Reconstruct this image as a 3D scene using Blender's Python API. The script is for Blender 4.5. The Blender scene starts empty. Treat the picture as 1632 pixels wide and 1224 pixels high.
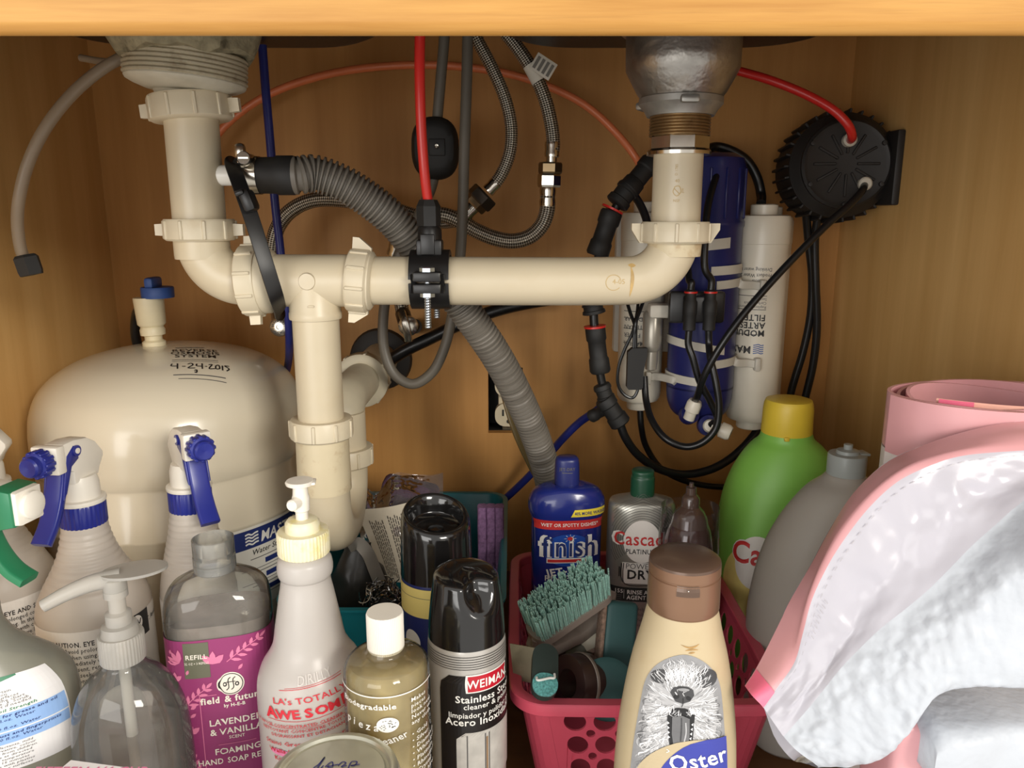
import bpy, bmesh, math, random
import numpy as np
from mathutils import Vector, Matrix, geometry, noise as mnoise

random.seed(7)
rng = np.random.default_rng(7)
SC = bpy.context.scene
COL = SC.collection
PI = math.pi

# ------------------------------------------------------------------ camera
ZC = 0.50                      # lens height
TH = math.radians(12.4)        # looking slightly down
FPX = 1226.0                   # focal length in pixels of a 1632 wide frame
CT, ST = math.cos(TH), math.sin(TH)
cam = bpy.data.cameras.new('camera')
cam.sensor_width = 36.0
cam.lens = FPX / 1632.0 * 36.0
cam.clip_start = 0.01
camo = bpy.data.objects.new('camera', cam)
camo.location = (0, 0, ZC)
camo.rotation_euler = (PI / 2 - TH, 0, 0)
COL.objects.link(camo)
SC.camera = camo

# ------------------------------------------------------------------ light and exposure
SC.view_settings.view_transform = 'Standard'
SC.view_settings.look = 'None'
SC.view_settings.gamma = 1.0
SC.view_settings.use_curve_mapping = False
SC.view_settings.exposure = 0.0
W = bpy.data.worlds.new('kitchen_daylight')
SC.world = W
W.use_nodes = True
W.node_tree.nodes['Background'].inputs[0].default_value = (1.0, 0.965, 0.91, 1)
W.node_tree.nodes['Background'].inputs[1].default_value = 1.0

def area(name, loc, aim, size, size_y, power, col):
    l = bpy.data.lights.new(name, 'AREA')
    l.shape = 'RECTANGLE'; l.size = size; l.size_y = size_y
    l.energy = power; l.color = col
    o = bpy.data.objects.new(name, l)
    o.location = loc
    d = Vector(aim) - Vector(loc)
    o.rotation_euler = d.to_track_quat('-Z', 'Y').to_euler()
    COL.objects.link(o)
    return o
area('window_light', (-1.5, -2.9, 0.60), (0.1, 0.8, 0.36), 2.2, 1.7, 54, (1.0, 0.98, 0.95))
area('left_wall_fill', (1.5, -1.9, 1.35), (-0.2, 0.7, 0.3), 0.9, 0.7, 56, (1.0, 0.95, 0.86))  # added fill lamp, out of view, aimed to brighten the left wall

# ------------------------------------------------------------------ helpers
def FD(py):
    v = py - 612.0
    return FPX * CT - v * ST, v * CT + FPX * ST
def P(px, py, Y):
    """point at distance Y into the cabinet that lies on the ray of a photograph pixel"""
    F, D = FD(py)
    return Vector(((px - 816.0) / F * Y, Y, ZC - D / F * Y))
def zof(py, Y):
    F, D = FD(py)
    return ZC - D / F * Y
def xof(px, py, Y):
    return (px - 816.0) / FD(py)[0] * Y

def lin(c):
    out = []
    for v in c[:3]:
        v = v / 255.0
        out.append(v / 12.92 if v <= 0.04045 else ((v + 0.055) / 1.055) ** 2.4)
    return (out[0], out[1], out[2], 1.0)

MATS = {}
class NT:
    def __init__(s, name):
        s.m = bpy.data.materials.new(name); s.m.use_nodes = True
        s.t = s.m.node_tree; s.t.nodes.clear()
        s.out = s.n('ShaderNodeOutputMaterial')
    def n(s, typ, **kw):
        nd = s.t.nodes.new(typ)
        for k, v in kw.items(): setattr(nd, k, v)
        return nd
    def l(s, a, b): s.t.links.new(a, b)
    def set(s, nd, **kw):
        for k, v in kw.items(): nd.inputs[k].default_value = v
    def coords(s, which='Object', scale=(1, 1, 1)):
        tc = s.n('ShaderNodeTexCoord'); mp = s.n('ShaderNodeMapping')
        mp.inputs['Scale'].default_value = scale
        s.l(tc.outputs[which], mp.inputs['Vector'])
        return mp.outputs['Vector']
    def noise(s, vec, scale, detail=3, rough=.55):
        nz = s.n('ShaderNodeTexNoise'); nz.inputs['Scale'].default_value = scale
        nz.inputs['Detail'].default_value = detail; nz.inputs['Roughness'].default_value = rough
        s.l(vec, nz.inputs['Vector']); return nz.outputs['Fac']
    def ramp(s, fac, stops):
        r = s.n('ShaderNodeValToRGB'); e = r.color_ramp.elements
        while len(e) < len(stops): e.new(0.5)
        for i, (p, c) in enumerate(stops):
            e[i].position = p; e[i].color = c if len(c) == 4 else (c[0], c[1], c[2], 1)
        s.l(fac, r.inputs['Fac']); return r.outputs['Color']
    def mixc(s, fac, a, b, mode='MIX'):
        m = s.n('ShaderNodeMix', data_type='RGBA', blend_type=mode)
        for sock, val in ((m.inputs[0], fac), (m.inputs[6], a), (m.inputs[7], b)):
            if hasattr(val, 'is_linked'): s.l(val, sock)
            else: sock.default_value = val
        return m.outputs[2]
    def math(s, op, a, b=0.0):
        m = s.n('ShaderNodeMath', operation=op)
        for i, val in enumerate((a, b)):
            if hasattr(val, 'is_linked'): s.l(val, m.inputs[i])
            else: m.inputs[i].default_value = val
        return m.outputs[0]
    def bump(s, h, strength=.3, dist=.001):
        b = s.n('ShaderNodeBump'); b.inputs['Strength'].default_value = strength
        b.inputs['Distance'].default_value = dist
        s.l(h, b.inputs['Height']); return b.outputs['Normal']

def pm(name, col, rough=.5, metal=0., var=.10, scale=25, bump=0., bscale=200., stain=None, stain_amt=.5, stain_scale=18, coat=0., sss=0., stretch=(1, 1, 1), spec=.5):
    """procedural painted / plastic / metal material with uneven colour, optional stains and fine relief"""
    if name in MATS: return MATS[name]
    g = NT(name); vec = g.coords('Object', stretch)
    c = lin(col)
    dk = (c[0] * (1 - var), c[1] * (1 - var), c[2] * (1 - var), 1)
    lt = (min(1, c[0] * (1 + var * .6)), min(1, c[1] * (1 + var * .6)), min(1, c[2] * (1 + var * .6)), 1)
    colr = g.ramp(g.noise(vec, scale), [(.3, dk), (.7, lt)])
    if stain:
        f = g.ramp(g.noise(vec, stain_scale, 4, .62), [(.54, (0, 0, 0)), (.74, (stain_amt,) * 3)])
        colr = g.mixc(f, colr, lin(stain))
    b = g.n('ShaderNodeBsdfPrincipled')
    g.l(colr, b.inputs['Base Color'])
    g.set(b, Roughness=rough, Metallic=metal)
    b.inputs['Specular IOR Level'].default_value = spec
    if coat: g.set(b, **{'Coat Weight': coat, 'Coat Roughness': .08})
    if sss:
        g.set(b, **{'Subsurface Weight': sss, 'Subsurface Scale': .01, 'Subsurface Radius': (1, .9, .7)})
    if bump: g.l(g.bump(g.noise(vec, bscale, 2), bump), b.inputs['Normal'])
    g.l(b.outputs[0], g.out.inputs[0])
    MATS[name] = g.m
    return g.m

def frosted(name, col, trans=.45, rough=.42, clear=0.0, var=.05):
    """milky translucent plastic: diffuse + translucent, partly see-through, soft gloss"""
    if name in MATS: return MATS[name]
    g = NT(name); vec = g.coords()
    c = lin(col)
    colr = g.ramp(g.noise(vec, 22), [(.3, tuple(x * (1 - var) for x in c[:3])), (.7, c)])
    d = g.n('ShaderNodeBsdfDiffuse'); t = g.n('ShaderNodeBsdfTranslucent')
    g.l(colr, d.inputs['Color']); g.l(colr, t.inputs['Color'])
    m1 = g.n('ShaderNodeMixShader'); m1.inputs[0].default_value = trans
    g.l(d.outputs[0], m1.inputs[1]); g.l(t.outputs[0], m1.inputs[2])
    cur = m1.outputs[0]
    if clear:
        tr = g.n('ShaderNodeBsdfTransparent'); g.l(colr, tr.inputs['Color'])
        m2 = g.n('ShaderNodeMixShader'); m2.inputs[0].default_value = clear
        g.l(cur, m2.inputs[1]); g.l(tr.outputs[0], m2.inputs[2]); cur = m2.outputs[0]
    gl = g.n('ShaderNodeBsdfGlossy'); gl.inputs['Roughness'].default_value = rough
    fr = g.n('ShaderNodeFresnel'); fr.inputs['IOR'].default_value = 1.45
    m3 = g.n('ShaderNodeMixShader'); g.l(fr.outputs[0], m3.inputs[0])
    g.l(cur, m3.inputs[1]); g.l(gl.outputs[0], m3.inputs[2])
    g.l(m3.outputs[0], g.out.inputs[0])
    MATS[name] = g.m
    return g.m

def clearmat(name, tint=(245, 245, 240), rough=.04, ior=1.5, haze=.05, gloss=1.0, bump=0.0, bscale=60, hcol=(225, 225, 220)):
    """thin clear plastic or glass wall: tinted see-through with fresnel gloss and a little haze"""
    if name in MATS: return MATS[name]
    g = NT(name); vec = g.coords()
    tr = g.n('ShaderNodeBsdfTransparent'); tr.inputs['Color'].default_value = lin(tint)
    d = g.n('ShaderNodeBsdfDiffuse'); d.inputs['Color'].default_value = lin(hcol)
    hz = g.math('MULTIPLY', g.noise(vec, 30), haze * 2)
    m1 = g.n('ShaderNodeMixShader'); g.l(hz, m1.inputs[0])
    g.l(tr.outputs[0], m1.inputs[1]); g.l(d.outputs[0], m1.inputs[2])
    gl = g.n('ShaderNodeBsdfGlossy'); gl.inputs['Roughness'].default_value = rough
    fr = g.n('ShaderNodeFresnel'); fr.inputs['IOR'].default_value = ior
    if bump:
        nrm = g.bump(g.noise(vec, bscale, 2), bump, .004)
        g.l(nrm, gl.inputs['Normal']); g.l(nrm, fr.inputs['Normal'])
    m2 = g.n('ShaderNodeMixShader'); g.l(g.math('MULTIPLY', fr.outputs[0], gloss), m2.inputs[0])
    g.l(m1.outputs[0], m2.inputs[1]); g.l(gl.outputs[0], m2.inputs[2])
    g.l(m2.outputs[0], g.out.inputs[0])
    MATS[name] = g.m
    return g.m

def wood(name, dark, light, rough=.5, axis='z', fine=1.0, spec=.4):
    if name in MATS: return MATS[name]
    g = NT(name)
    sc = {'z': (38 * fine, 38 * fine, 2.2), 'x': (2.4 + 2 * (fine - 1), 40 * fine, 40 * fine)}[axis]
    vec = g.coords('Object', sc)
    n1 = g.noise(vec, 1.0, 5, .6)
    big = g.noise(g.coords('Object', (4, 4, 1.2) if axis == 'z' else (1.5, 9 * fine, 9 * fine)), 1.0, 3, .55)
    c1 = g.ramp(n1, [(.25, lin(dark)), (.75, lin(light))])
    c2 = g.mixc(g.ramp(big, [(.35, (0, 0, 0)), (.75, (.45, .45, .45))]), c1, lin(dark))
    streak = g.noise(g.coords('Object', (7, 7, .5) if axis == 'z' else (5, 60 * fine, 60 * fine)), 1.0, 4, .7)
    c3 = g.mixc(g.ramp(streak, [(.58, (0, 0, 0)), (.75, (.35, .35, .35))]), c2, lin(tuple(v * .7 for v in dark)))
    b = g.n('ShaderNodeBsdfPrincipled'); g.l(c3, b.inputs['Base Color'])
    g.set(b, Roughness=rough); b.inputs['Specular IOR Level'].default_value = spec
    g.l(g.bump(n1, .15, .0006), b.inputs['Normal'])
    g.l(b.outputs[0], g.out.inputs[0])
    MATS[name] = g.m
    return g.m

# ---- mesh builder
class MB:
    def __init__(s):
        s.v = []; s.f = []; s.fm = []; s.uv = {}
    def add(s, verts, faces, mi=0, uvs=None):
        o = len(s.v)
        s.v.extend([tuple(p) for p in verts])
        for k, f in enumerate(faces):
            if uvs is not None: s.uv[len(s.f)] = uvs[k]
            s.f.append(tuple(i + o for i in f)); s.fm.append(mi)
        return s
    def xf(s, M, start=0):
        for i in range(start, len(s.v)): s.v[i] = tuple(M @ Vector(s.v[i]))
        return s
    def lathe(s, prof, seg=36, M=None, cap=True, mi=0, arc=None):
        vs = []; fs = []
        n = len(prof)
        for r, z in prof:
            for k in range(seg):
                a = 2 * PI * k / seg
                vs.append(Vector((r * math.cos(a), r * math.sin(a), z)))
        for i in range(n - 1):
            for k in range(seg):
                k2 = (k + 1) % seg
                fs.append((i * seg + k, i * seg + k2, (i + 1) * seg + k2, (i + 1) * seg + k))
        if cap:
            if prof[0][0] > 1e-6: fs.append(tuple(range(seg - 1, -1, -1)))
            if prof[-1][0] > 1e-6: fs.append(tuple((n - 1) * seg + k for k in range(seg)))
        if M is not None: vs = [M @ p for p in vs]
        return s.add(vs, fs, mi)
    def box(s, c, size, bev=0.0, M=None, mi=0, seg=2):
        bm = bmesh.new()
        bmesh.ops.create_cube(bm, size=1.0)
        bmesh.ops.scale(bm, vec=size, verts=bm.verts)
        if bev > 0:
            bmesh.ops.bevel(bm, geom=list(bm.edges), offset=bev, segments=seg, affect='EDGES', profile=.5)
        bmesh.ops.translate(bm, vec=c, verts=bm.verts)
        bm.verts.index_update()
        vs = [v.co.copy() for v in bm.verts]
        if M is not None: vs = [M @ p for p in vs]
        fs = [tuple(v.index for v in f.verts) for f in bm.faces]
        bm.free()
        return s.add(vs, fs, mi)
    def sweep(s, pts, rad, seg=12, mi=0, cap=True, sub=8, flat=None, up=None, closed=False):
        """tube (or flat ribbon when flat=(w,t)) along a smooth curve through pts; rad may be a function of length"""
        q = catmull(pts, sub, closed)
        n = len(q)
        tang = []
        for i in range(n):
            if closed: t = q[(i + 1) % n] - q[i - 1]
            else: t = q[min(i + 1, n - 1)] - q[max(i - 1, 0)]
            tang.append(t.normalized() if t.length > 1e-9 else Vector((0, 0, 1)))
        nrm = Vector(up) if up is not None else (Vector((0, -1, 0)) if abs(tang[0].y) < .9 else Vector((1, 0, 0)))
        vs = []; fs = []; uvs = []; L = 0; Ls = []
        for i in range(n):
            if i: L += (q[i] - q[i - 1]).length
            Ls.append(L)
            ref = Vector(up) if up is not None else nrm
            nrm = (ref - tang[i] * ref.dot(tang[i]))
            nrm = nrm.normalized() if nrm.length > 1e-6 else Vector((1, 0, 0))
            bi = tang[i].cross(nrm)
            r = rad(L) if callable(rad) else rad
            for k in range(seg):
                a = 2 * PI * k / seg
                if flat:
                    cx, cy = math.cos(a), math.sin(a)
                    e = .35
                    w = math.copysign(abs(cy) ** e, cy) * flat[0] / 2; t = math.copysign(abs(cx) ** e, cx) * flat[1] / 2
                    vs.append(q[i] + nrm * t + bi * w)
                else:
                    vs.append(q[i] + (nrm * math.cos(a) + bi * math.sin(a)) * r)
        m = n if closed else n - 1
        for i in range(m):
            i2 = (i + 1) % n
            for k in range(seg):
                k2 = (k + 1) % seg
                fs.append((i * seg + k, i * seg + k2, i2 * seg + k2, i2 * seg + k))
                a, b = k / seg, (k + 1) / seg
                uvs.append(((a, Ls[i]), (b, Ls[i]), (b, Ls[i2]), (a, Ls[i2])))
        if cap and not closed:
            fs.append(tuple(range(seg - 1, -1, -1))); uvs.append(tuple((k / seg, 0) for k in range(seg)))
            fs.append(tuple((n - 1) * seg + k for k in range(seg))); uvs.append(tuple((k / seg, L) for k in range(seg)))
        return s.add(vs, fs, mi, uvs)
    def prism(s, poly, d0, d1, M=None, mi=0):
        """extrude a 2D outline (x,y) from z=d0 to z=d1"""
        n = len(poly)
        vs = [Vector((p[0], p[1], d0)) for p in poly] + [Vector((p[0], p[1], d1)) for p in poly]
        if M is not None: vs = [M @ p for p in vs]
        fs = [tuple(range(n - 1, -1, -1)), tuple(range(n, 2 * n))]
        for i in range(n):
            j = (i + 1) % n
            fs.append((i, j, n + j, n + i))
        return s.add(vs, fs, mi)
    def build(s, name, mat, parent=None, smooth=True, angle=38, origin=None):
        """ONE mesh object. Vertices are in the parent's own frame, or in world space when there is no parent."""
        me = bpy.data.meshes.new(name)
        vs = s.v
        loc = Vector((0, 0, 0))
        if parent is None:
            a = np.array(vs); c = a.min(0) * .5 + a.max(0) * .5; c[2] = a[:, 2].min()
            loc = Vector(origin) if origin is not None else Vector(c)
            vs = [tuple(Vector(p) - loc) for p in vs]
        elif parent.get('world_parts'):
            off = Vector(parent['world_parts'])
            vs = [tuple(Vector(p) - off) for p in vs]
        me.from_pydata(vs, [], s.f)
        mats = mat if isinstance(mat, (list, tuple)) else [mat]
        for m in mats: me.materials.append(m)
        if len(mats) > 1: me.polygons.foreach_set('material_index', s.fm)
        if s.uv:
            uvl = me.uv_layers.new(name='uv')
            for pi, p in enumerate(me.polygons):
                if pi in s.uv:
                    for li, c in zip(p.loop_indices, s.uv[pi]): uvl.data[li].uv = c
        bm = bmesh.new(); bm.from_mesh(me)
        bmesh.ops.recalc_face_normals(bm, faces=bm.faces)
        bm.to_mesh(me); bm.free()
        if smooth:
            me.polygons.foreach_set('use_smooth', [True] * len(me.polygons))
            me.set_sharp_from_angle(angle=math.radians(angle))
        me.update()
        o = bpy.data.objects.new(name, me); COL.objects.link(o)
        o.location = loc
        if parent is not None: o.parent = parent
        if parent is None: o['world_parts'] = tuple(loc)
        elif parent.get('world_parts'): o['world_parts'] = parent['world_parts']
        return o

def catmull(pts, sub=8, closed=False):
    pts = [Vector(p) for p in pts]
    n = len(pts)
    if n < 3 and not closed:
        return [pts[0].lerp(pts[1], i / sub) for i in range(sub + 1)]
    out = []
    m = n if closed else n - 1
    for i in range(m):
        if closed: p0, p1, p2, p3 = pts[i - 1], pts[i], pts[(i + 1) % n], pts[(i + 2) % n]
        else:
            p1, p2 = pts[i], pts[i + 1]
            p0 = pts[i - 1] if i else p1 * 2 - p2
            p3 = pts[i + 2] if i + 2 < n else p2 * 2 - p1
        d0 = max((p1 - p0).length, 1e-5) ** .5; d1 = max((p2 - p1).length, 1e-5) ** .5; d2 = max((p3 - p2).length, 1e-5) ** .5
        m1 = ((p1 - p0) / d0 - (p2 - p0) / (d0 + d1) + (p2 - p1) / d1) * d1
        m2 = ((p2 - p1) / d1 - (p3 - p1) / (d1 + d2) + (p3 - p2) / d2) * d1
        for k in range(sub):
            t = k / sub; t2 = t * t; t3 = t2 * t
            out.append(p1 * (2 * t3 - 3 * t2 + 1) + m1 * (t3 - 2 * t2 + t) + p2 * (-2 * t3 + 3 * t2) + m2 * (t3 - t2))
    if not closed: out.append(pts[-1])
    return out

def pchip(xs, ys, x):
    xs = np.array(xs, float); ys = np.array(ys, float); h = np.diff(xs); d = np.diff(ys) / h
    m = np.zeros_like(ys)
    for i in range(1, len(xs) - 1):
        if d[i - 1] * d[i] > 0:
            w1 = 2 * h[i] + h[i - 1]; w2 = h[i] + 2 * h[i - 1]
            m[i] = (w1 + w2) / (w1 / d[i - 1] + w2 / d[i])
    m[0], m[-1] = d[0], d[-1]
    x = np.clip(np.asarray(x, float), xs[0], xs[-1])
    i = np.clip(np.searchsorted(xs, x) - 1, 0, len(xs) - 2)
    t = (x - xs[i]) / h[i]
    return ((2 * t**3 - 3 * t**2 + 1) * ys[i] + (t**3 - 2 * t**2 + t) * h[i] * m[i] + (-2 * t**3 + 3 * t**2) * ys[i + 1] + (t**3 - t**2) * h[i] * m[i + 1])

class Loft:
    """a bottle-like body: superellipse cross sections (z, a, b, n); its surface can carry labels and lettering"""
    def __init__(s, secs, ripple=None, cx=None):
        s.secs = [(q + (2.0,)) if len(q) == 3 else q for q in secs]
        s.z = [q[0] for q in s.secs]; s.ripple = ripple; s.cxf = cx
        s._tab = {}
    def dims(s, z):
        a = float(pchip(s.z, [q[1] for q in s.secs], z)); b = float(pchip(s.z, [q[2] for q in s.secs], z))
        n = float(np.interp(z, s.z, [q[3] for q in s.secs]))
        if s.ripple and s.ripple[0] <= z <= s.ripple[1]:
            w = s.ripple[3] * math.sin(2 * PI * (z - s.ripple[0]) / s.ripple[2]); a += w; b += w
        return a, b, n
    def pt(s, t, z):
        a, b, n = s.dims(z)
        c, q = math.cos(t), math.sin(t)
        x = math.copysign(abs(c) ** (2 / n), c) * a; y = math.copysign(abs(q) ** (2 / n), q) * b
        return Vector((x + (s.cxf(z) if s.cxf else 0), y, z))
    def mesh(s, mb, N=56, per=4, zmin=None, zmax=None, cap=True, inset=0.0):
        z0 = s.z[0] if zmin is None else zmin; z1 = s.z[-1] if zmax is None else zmax
        zs = [z0]
        for i in range(len(s.z) - 1):
            a, b = s.z[i], s.z[i + 1]
            k = per
            if s.ripple and b > s.ripple[0] and a < s.ripple[1]: k = max(per, int((b - a) / s.ripple[2] * 6))
            for j in range(1, k + 1):
                z = a + (b - a) * j / k
                if z0 < z < z1: zs.append(z)
        zs.append(z1)
        vs = []
        for z in zs:
            for k in range(N):
                p = s.pt(2 * PI * k / N, z)
                if inset:
                    a, b, n = s.dims(z)
                    p = Vector((p.x * (a - inset) / a, p.y * (b - inset) / b, p.z))
                vs.append(p)
        fs = []
        for i in range(len(zs) - 1):
            for k in range(N):
                k2 = (k + 1) % N
                fs.append((i * N + k, i * N + k2, (i + 1) * N + k2, (i + 1) * N + k))
        if cap:
            fs.append(tuple(range(N - 1, -1, -1))); fs.append(tuple((len(zs) - 1) * N + k for k in range(N)))
        mb.add(vs, fs)
        return mb
    def table(s, z):
        key = round(z, 3)
        if key not in s._tab:
            ts = np.linspace(-PI / 2, PI / 2, 240)
            pr = [s.pt(t, z) for t in ts]; pl = [s.pt(-PI - t, z) for t in ts]
            def arc(p):
                L = [0.0]
                for i in range(1, len(p)): L.append(L[-1] + (p[i] - p[i - 1]).length)
                return L
            s._tab[key] = (ts, arc(pr), arc(pl))
        return s._tab[key]
    def at(s, u, v, off=0.0, zref=None):
        """u metres to the viewer's right of the front line along the surface, height v"""
        ts, R, Lf = s.table(v if zref is None else zref)
        if u >= 0: t = float(np.interp(u, R, ts))
        else: t = -PI - float(np.interp(-u, Lf, ts))
        p = s.pt(t, v)
        if off:
            e = 1e-4
            du = s.pt(t + e * 20, v) - s.pt(t - e * 20, v); dv = s.pt(t, v + e) - s.pt(t, v - e)
            nn = du.cross(dv)
            if nn.length > 1e-12:
                nn.normalize(); p = p + nn * off
        return p

class Flat:
    """a plane that carries print: origin o, right vector r, up vector w, normal n"""
    def __init__(s, o, r, w):
        s.o, s.r, s.w = Vector(o), Vector(r).normalized(), Vector(w).normalized(); s.n = s.r.cross(s.w)
    def at(s, u, v, off=0.0, zref=None): return s.o + s.r * u + s.w * v + s.n * off

_font = None
def text2d(body, size, bold=0.0, shear=0.0, align='CENTER', sx=1.0, res=2):
    global _font
    if _font is None:
        cu = bpy.data.curves.new('lettering_source', 'FONT')
        _font = bpy.data.objects.new('lettering_source', cu); COL.objects.link(_font)
    cu = _font.data
    cu.body = body; cu.size = size; cu.offset = bold * size; cu.shear = shear; cu.align_x = align; cu.resolution_u = res; cu.space_character = 1 + min(.14, bold * 3.5); cu.fill_mode = 'FRONT'
    dg = bpy.context.evaluated_depsgraph_get(); dg.update()
    ev = _font.evaluated_get(dg); me = ev.to_mesh()
    vs = [(v.co.x * sx, v.co.y) for v in me.vertices]; fs = [tuple(p.vertices) for p in me.polygons]
    ev.to_mesh_clear()
    return vs, fs

class Art:
    """flat print laid on a surface (Loft or Flat), one mesh with one slot per ink"""
    def __init__(s, S, zref=None, vmap=(0.0, 1.0), grow=1.0):
        s.S = S; s.mb = MB(); s.mats = []; s.layer = 0; s.zref = zref; s.vm = vmap; s.grow = grow
    def mi(s, m):
        if m not in s.mats: s.mats.append(m)
        return s.mats.index(m)
    def p(s, u, v, off): return s.S.at(u, s.vm[0] + s.vm[1] * v, off, s.zref)
    def rect(s, m, u0, u1, v0, v1, off=.0003, nu=10, nv=4, warp=None):
        vs = []; fs = []
        for j in range(nv + 1):
            for i in range(nu + 1):
                u = u0 + (u1 - u0) * i / nu; v = v0 + (v1 - v0) * j / nv
                if warp: u, v = warp(u, v)
                vs.append(s.p(u, v, off))
        for j in range(nv):
            for i in range(nu):
                a = j * (nu + 1) + i
                fs.append((a, a + 1, a + nu + 2, a + nu + 1))
        s.mb.add(vs, fs, s.mi(m)); return s
    def band(s, m, vs_, lf, rf, off=.0003, nu=10):
        V = []; fs = []
        for v in vs_:
            a, b = lf(v), rf(v)
            for i in range(nu + 1): V.append(s.p(a + (b - a) * i / nu, v, off))
        for j in range(len(vs_) - 1):
            for i in range(nu):
                a = j * (nu + 1) + i
                fs.append((a, a + 1, a + nu + 2, a + nu + 1))
        s.mb.add(V, fs, s.mi(m)); return s
    def disc(s, m, u, v, ru, rv, off=.0004, seg=28, rings=3, rot=0.0, inner=0.0):
        V = []; fs = []
        for j in range(rings + 1):
            k = inner + (1 - inner) * j / rings
            for i in range(seg):
                a = 2 * PI * i / seg
                x, y = ru * k * math.cos(a), rv * k * math.sin(a)
                V.append(s.p(u + x * math.cos(rot) - y * math.sin(rot), v + x * math.sin(rot) + y * math.cos(rot), off))
        for j in range(rings):
            for i in range(seg):
                i2 = (i + 1) % seg
                fs.append((j * seg + i, j * seg + i2, (j + 1) * seg + i2, (j + 1) * seg + i))
        s.mb.add(V, fs, s.mi(m)); return s
    def poly(s, m, pts, off=.0005):
        tri = geometry.tessellate_polygon([[Vector((a, b, 0)) for a, b in pts]])
        s.mb.add([s.p(a, b, off) for a, b in pts], [tuple(t) for t in tri], s.mi(m)); return s
    def stroke(s, m, pts, w, off=.0005, sub=4, taper=False):
        q = catmull([Vector((a, b, 0)) for a, b in pts], sub) if len(pts) > 2 else [Vector((pts[0][0] + (pts[1][0] - pts[0][0]) * i / 12, pts[0][1] + (pts[1][1] - pts[0][1]) * i / 12, 0)) for i in range(13)]
        V = []; n = len(q)
        for i in range(n):
            t = (q[min(i + 1, n - 1)] - q[max(i - 1, 0)]); t = t.normalized() if t.length > 0 else Vector((1, 0, 0))
            k = w / 2 * (math.sin(PI * (i + .3) / (n - .4)) if taper else 1)
            nx, ny = -t.y * k, t.x * k
            V.append(s.p(q[i].x + nx, q[i].y + ny, off)); V.append(s.p(q[i].x - nx, q[i].y - ny, off))
        s.mb.add(V, [(2 * i, 2 * i + 1, 2 * i + 3, 2 * i + 2) for i in range(n - 1)], s.mi(m)); return s
    def text(s, m, body, u, v, size, off=.0006, bold=0.0, shear=0.0, align='CENTER', sx=1.0, rot=0.0, res=2, warp=None):
        if s.vm[1] != 1.0:
            g = s.grow / s.vm[1]; size *= g; sx *= 1 / g; bold *= 1 / g
        vs, fs = text2d(body, size, bold, shear, align, sx, res)
        c, q = math.cos(rot), math.sin(rot)
        V = []
        for a, b in vs:
            if warp: a, b = warp(a, b)
            V.append(s.p(u + a * c - b * q, v + a * q + b * c, off))
        s.mb.add(V, fs, s.mi(m)); return s
    def build(s, name, parent):
        return s.mb.build(name, s.mats, parent, smooth=False) if s.mb.f else None

# ---- tagging
def tag(o, label=None, cat=None, group=None, kind=None):
    if label: o['label'] = label
    if cat: o['category'] = cat
    if group: o['group'] = group
    if kind: o['kind'] = kind
    return o
def thing(name, label, cat, loc=(0, 0, 0), rotz=0.0, group=None, world=False, rot=None):
    """Empty at the thing's base; world=True lets its parts be modelled in room coordinates"""
    o = bpy.data.objects.new(name, None); COL.objects.link(o)
    o.empty_display_size = .02
    o.location = loc
    o.rotation_euler = rot if rot is not None else (0, 0, rotz)
    if world: o['world_parts'] = tuple(loc)
    return tag(o, label, cat, group)
def struct(name, mb, mat, **kw):
    o = mb.build(name, mat, None, **kw); o['kind'] = 'structure'; return o
def RX(a): return Matrix.Rotation(a, 4, 'X')
def RY(a): return Matrix.Rotation(a, 4, 'Y')
def RZ(a): return Matrix.Rotation(a, 4, 'Z')
def T(x, y=None, z=None):
    return Matrix.Translation(Vector(x) if y is None else Vector((x, y, z)))
def S3(x, y, z): return Matrix.Diagonal((x, y, z, 1))
def along(p, d):
    """matrix whose z axis runs along d from p"""
    return T(p) @ Vector(d).to_track_quat('Z', 'Y').to_matrix().to_4x4()
def rounded(w, h, r, n=5):
    pts = []
    for cx, cy, a0 in ((w / 2 - r, h / 2 - r, 0), (-w / 2 + r, h / 2 - r, 90), (-w / 2 + r, -h / 2 + r, 180), (w / 2 - r, -h / 2 + r, 270)):
        for i in range(n + 1):
            a = math.radians(a0 + 90 * i / n); pts.append((cx + r * math.cos(a), cy + r * math.sin(a)))
    return pts
def pts(Y, *xy):
    """points of a hose: each (px, py) or (px, py, Y)"""
    return [P(q[0], q[1], q[2] if len(q) > 2 else Y) for q in xy]
ZF = 0.05                       # top of the cabinet floor
# ================================================================== THE CABINET
XL, XR, YB = -0.474, 0.384, 0.92
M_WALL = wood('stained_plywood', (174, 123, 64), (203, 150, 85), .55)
M_SIDE = wood('stained_plywood_lightened', (204, 158, 94), (230, 188, 124), .5)  # same plywood, lightened: brighter light on the side walls put into the colour
M_RAIL = wood('honey_pine', (166, 114, 48), (206, 156, 82), .42, axis='x', fine=4.0)
M_FLOORW = wood('cabinet_floor_wood', (96, 62, 34), (128, 86, 48), .6, axis='x')
HX0, HX1, HZ0, HZ1 = xof(778, 640, YB), xof(833, 640, YB), zof(690, YB), zof(586, YB)
mb = MB()
xs = [XL - .018, HX0, HX1, XR + .018]; zs = [ZF - .018, HZ0, HZ1, .79]
V = [(x, y, z) for y in (YB, YB + .012) for z in zs for x in xs]
F = []
for j in range(3):
    for i in range(3):
        if i == 1 and j == 1: continue
        a = j * 4 + i
        F.append((a, a + 1, a + 5, a + 4)); F.append((16 + a, 16 + a + 4, 16 + a + 5, 16 + a + 1))
for a, b in ((5, 6), (6, 10), (10, 9), (9, 5)): F.append((a, b, b + 16, a + 16))
for a, b in ((0, 3), (3, 15), (15, 12), (12, 0)): F.append((a, a + 16, b + 16, b))
mb.add(V, F)
wall_back = struct('wall_back', mb, M_WALL, smooth=False)
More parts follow.
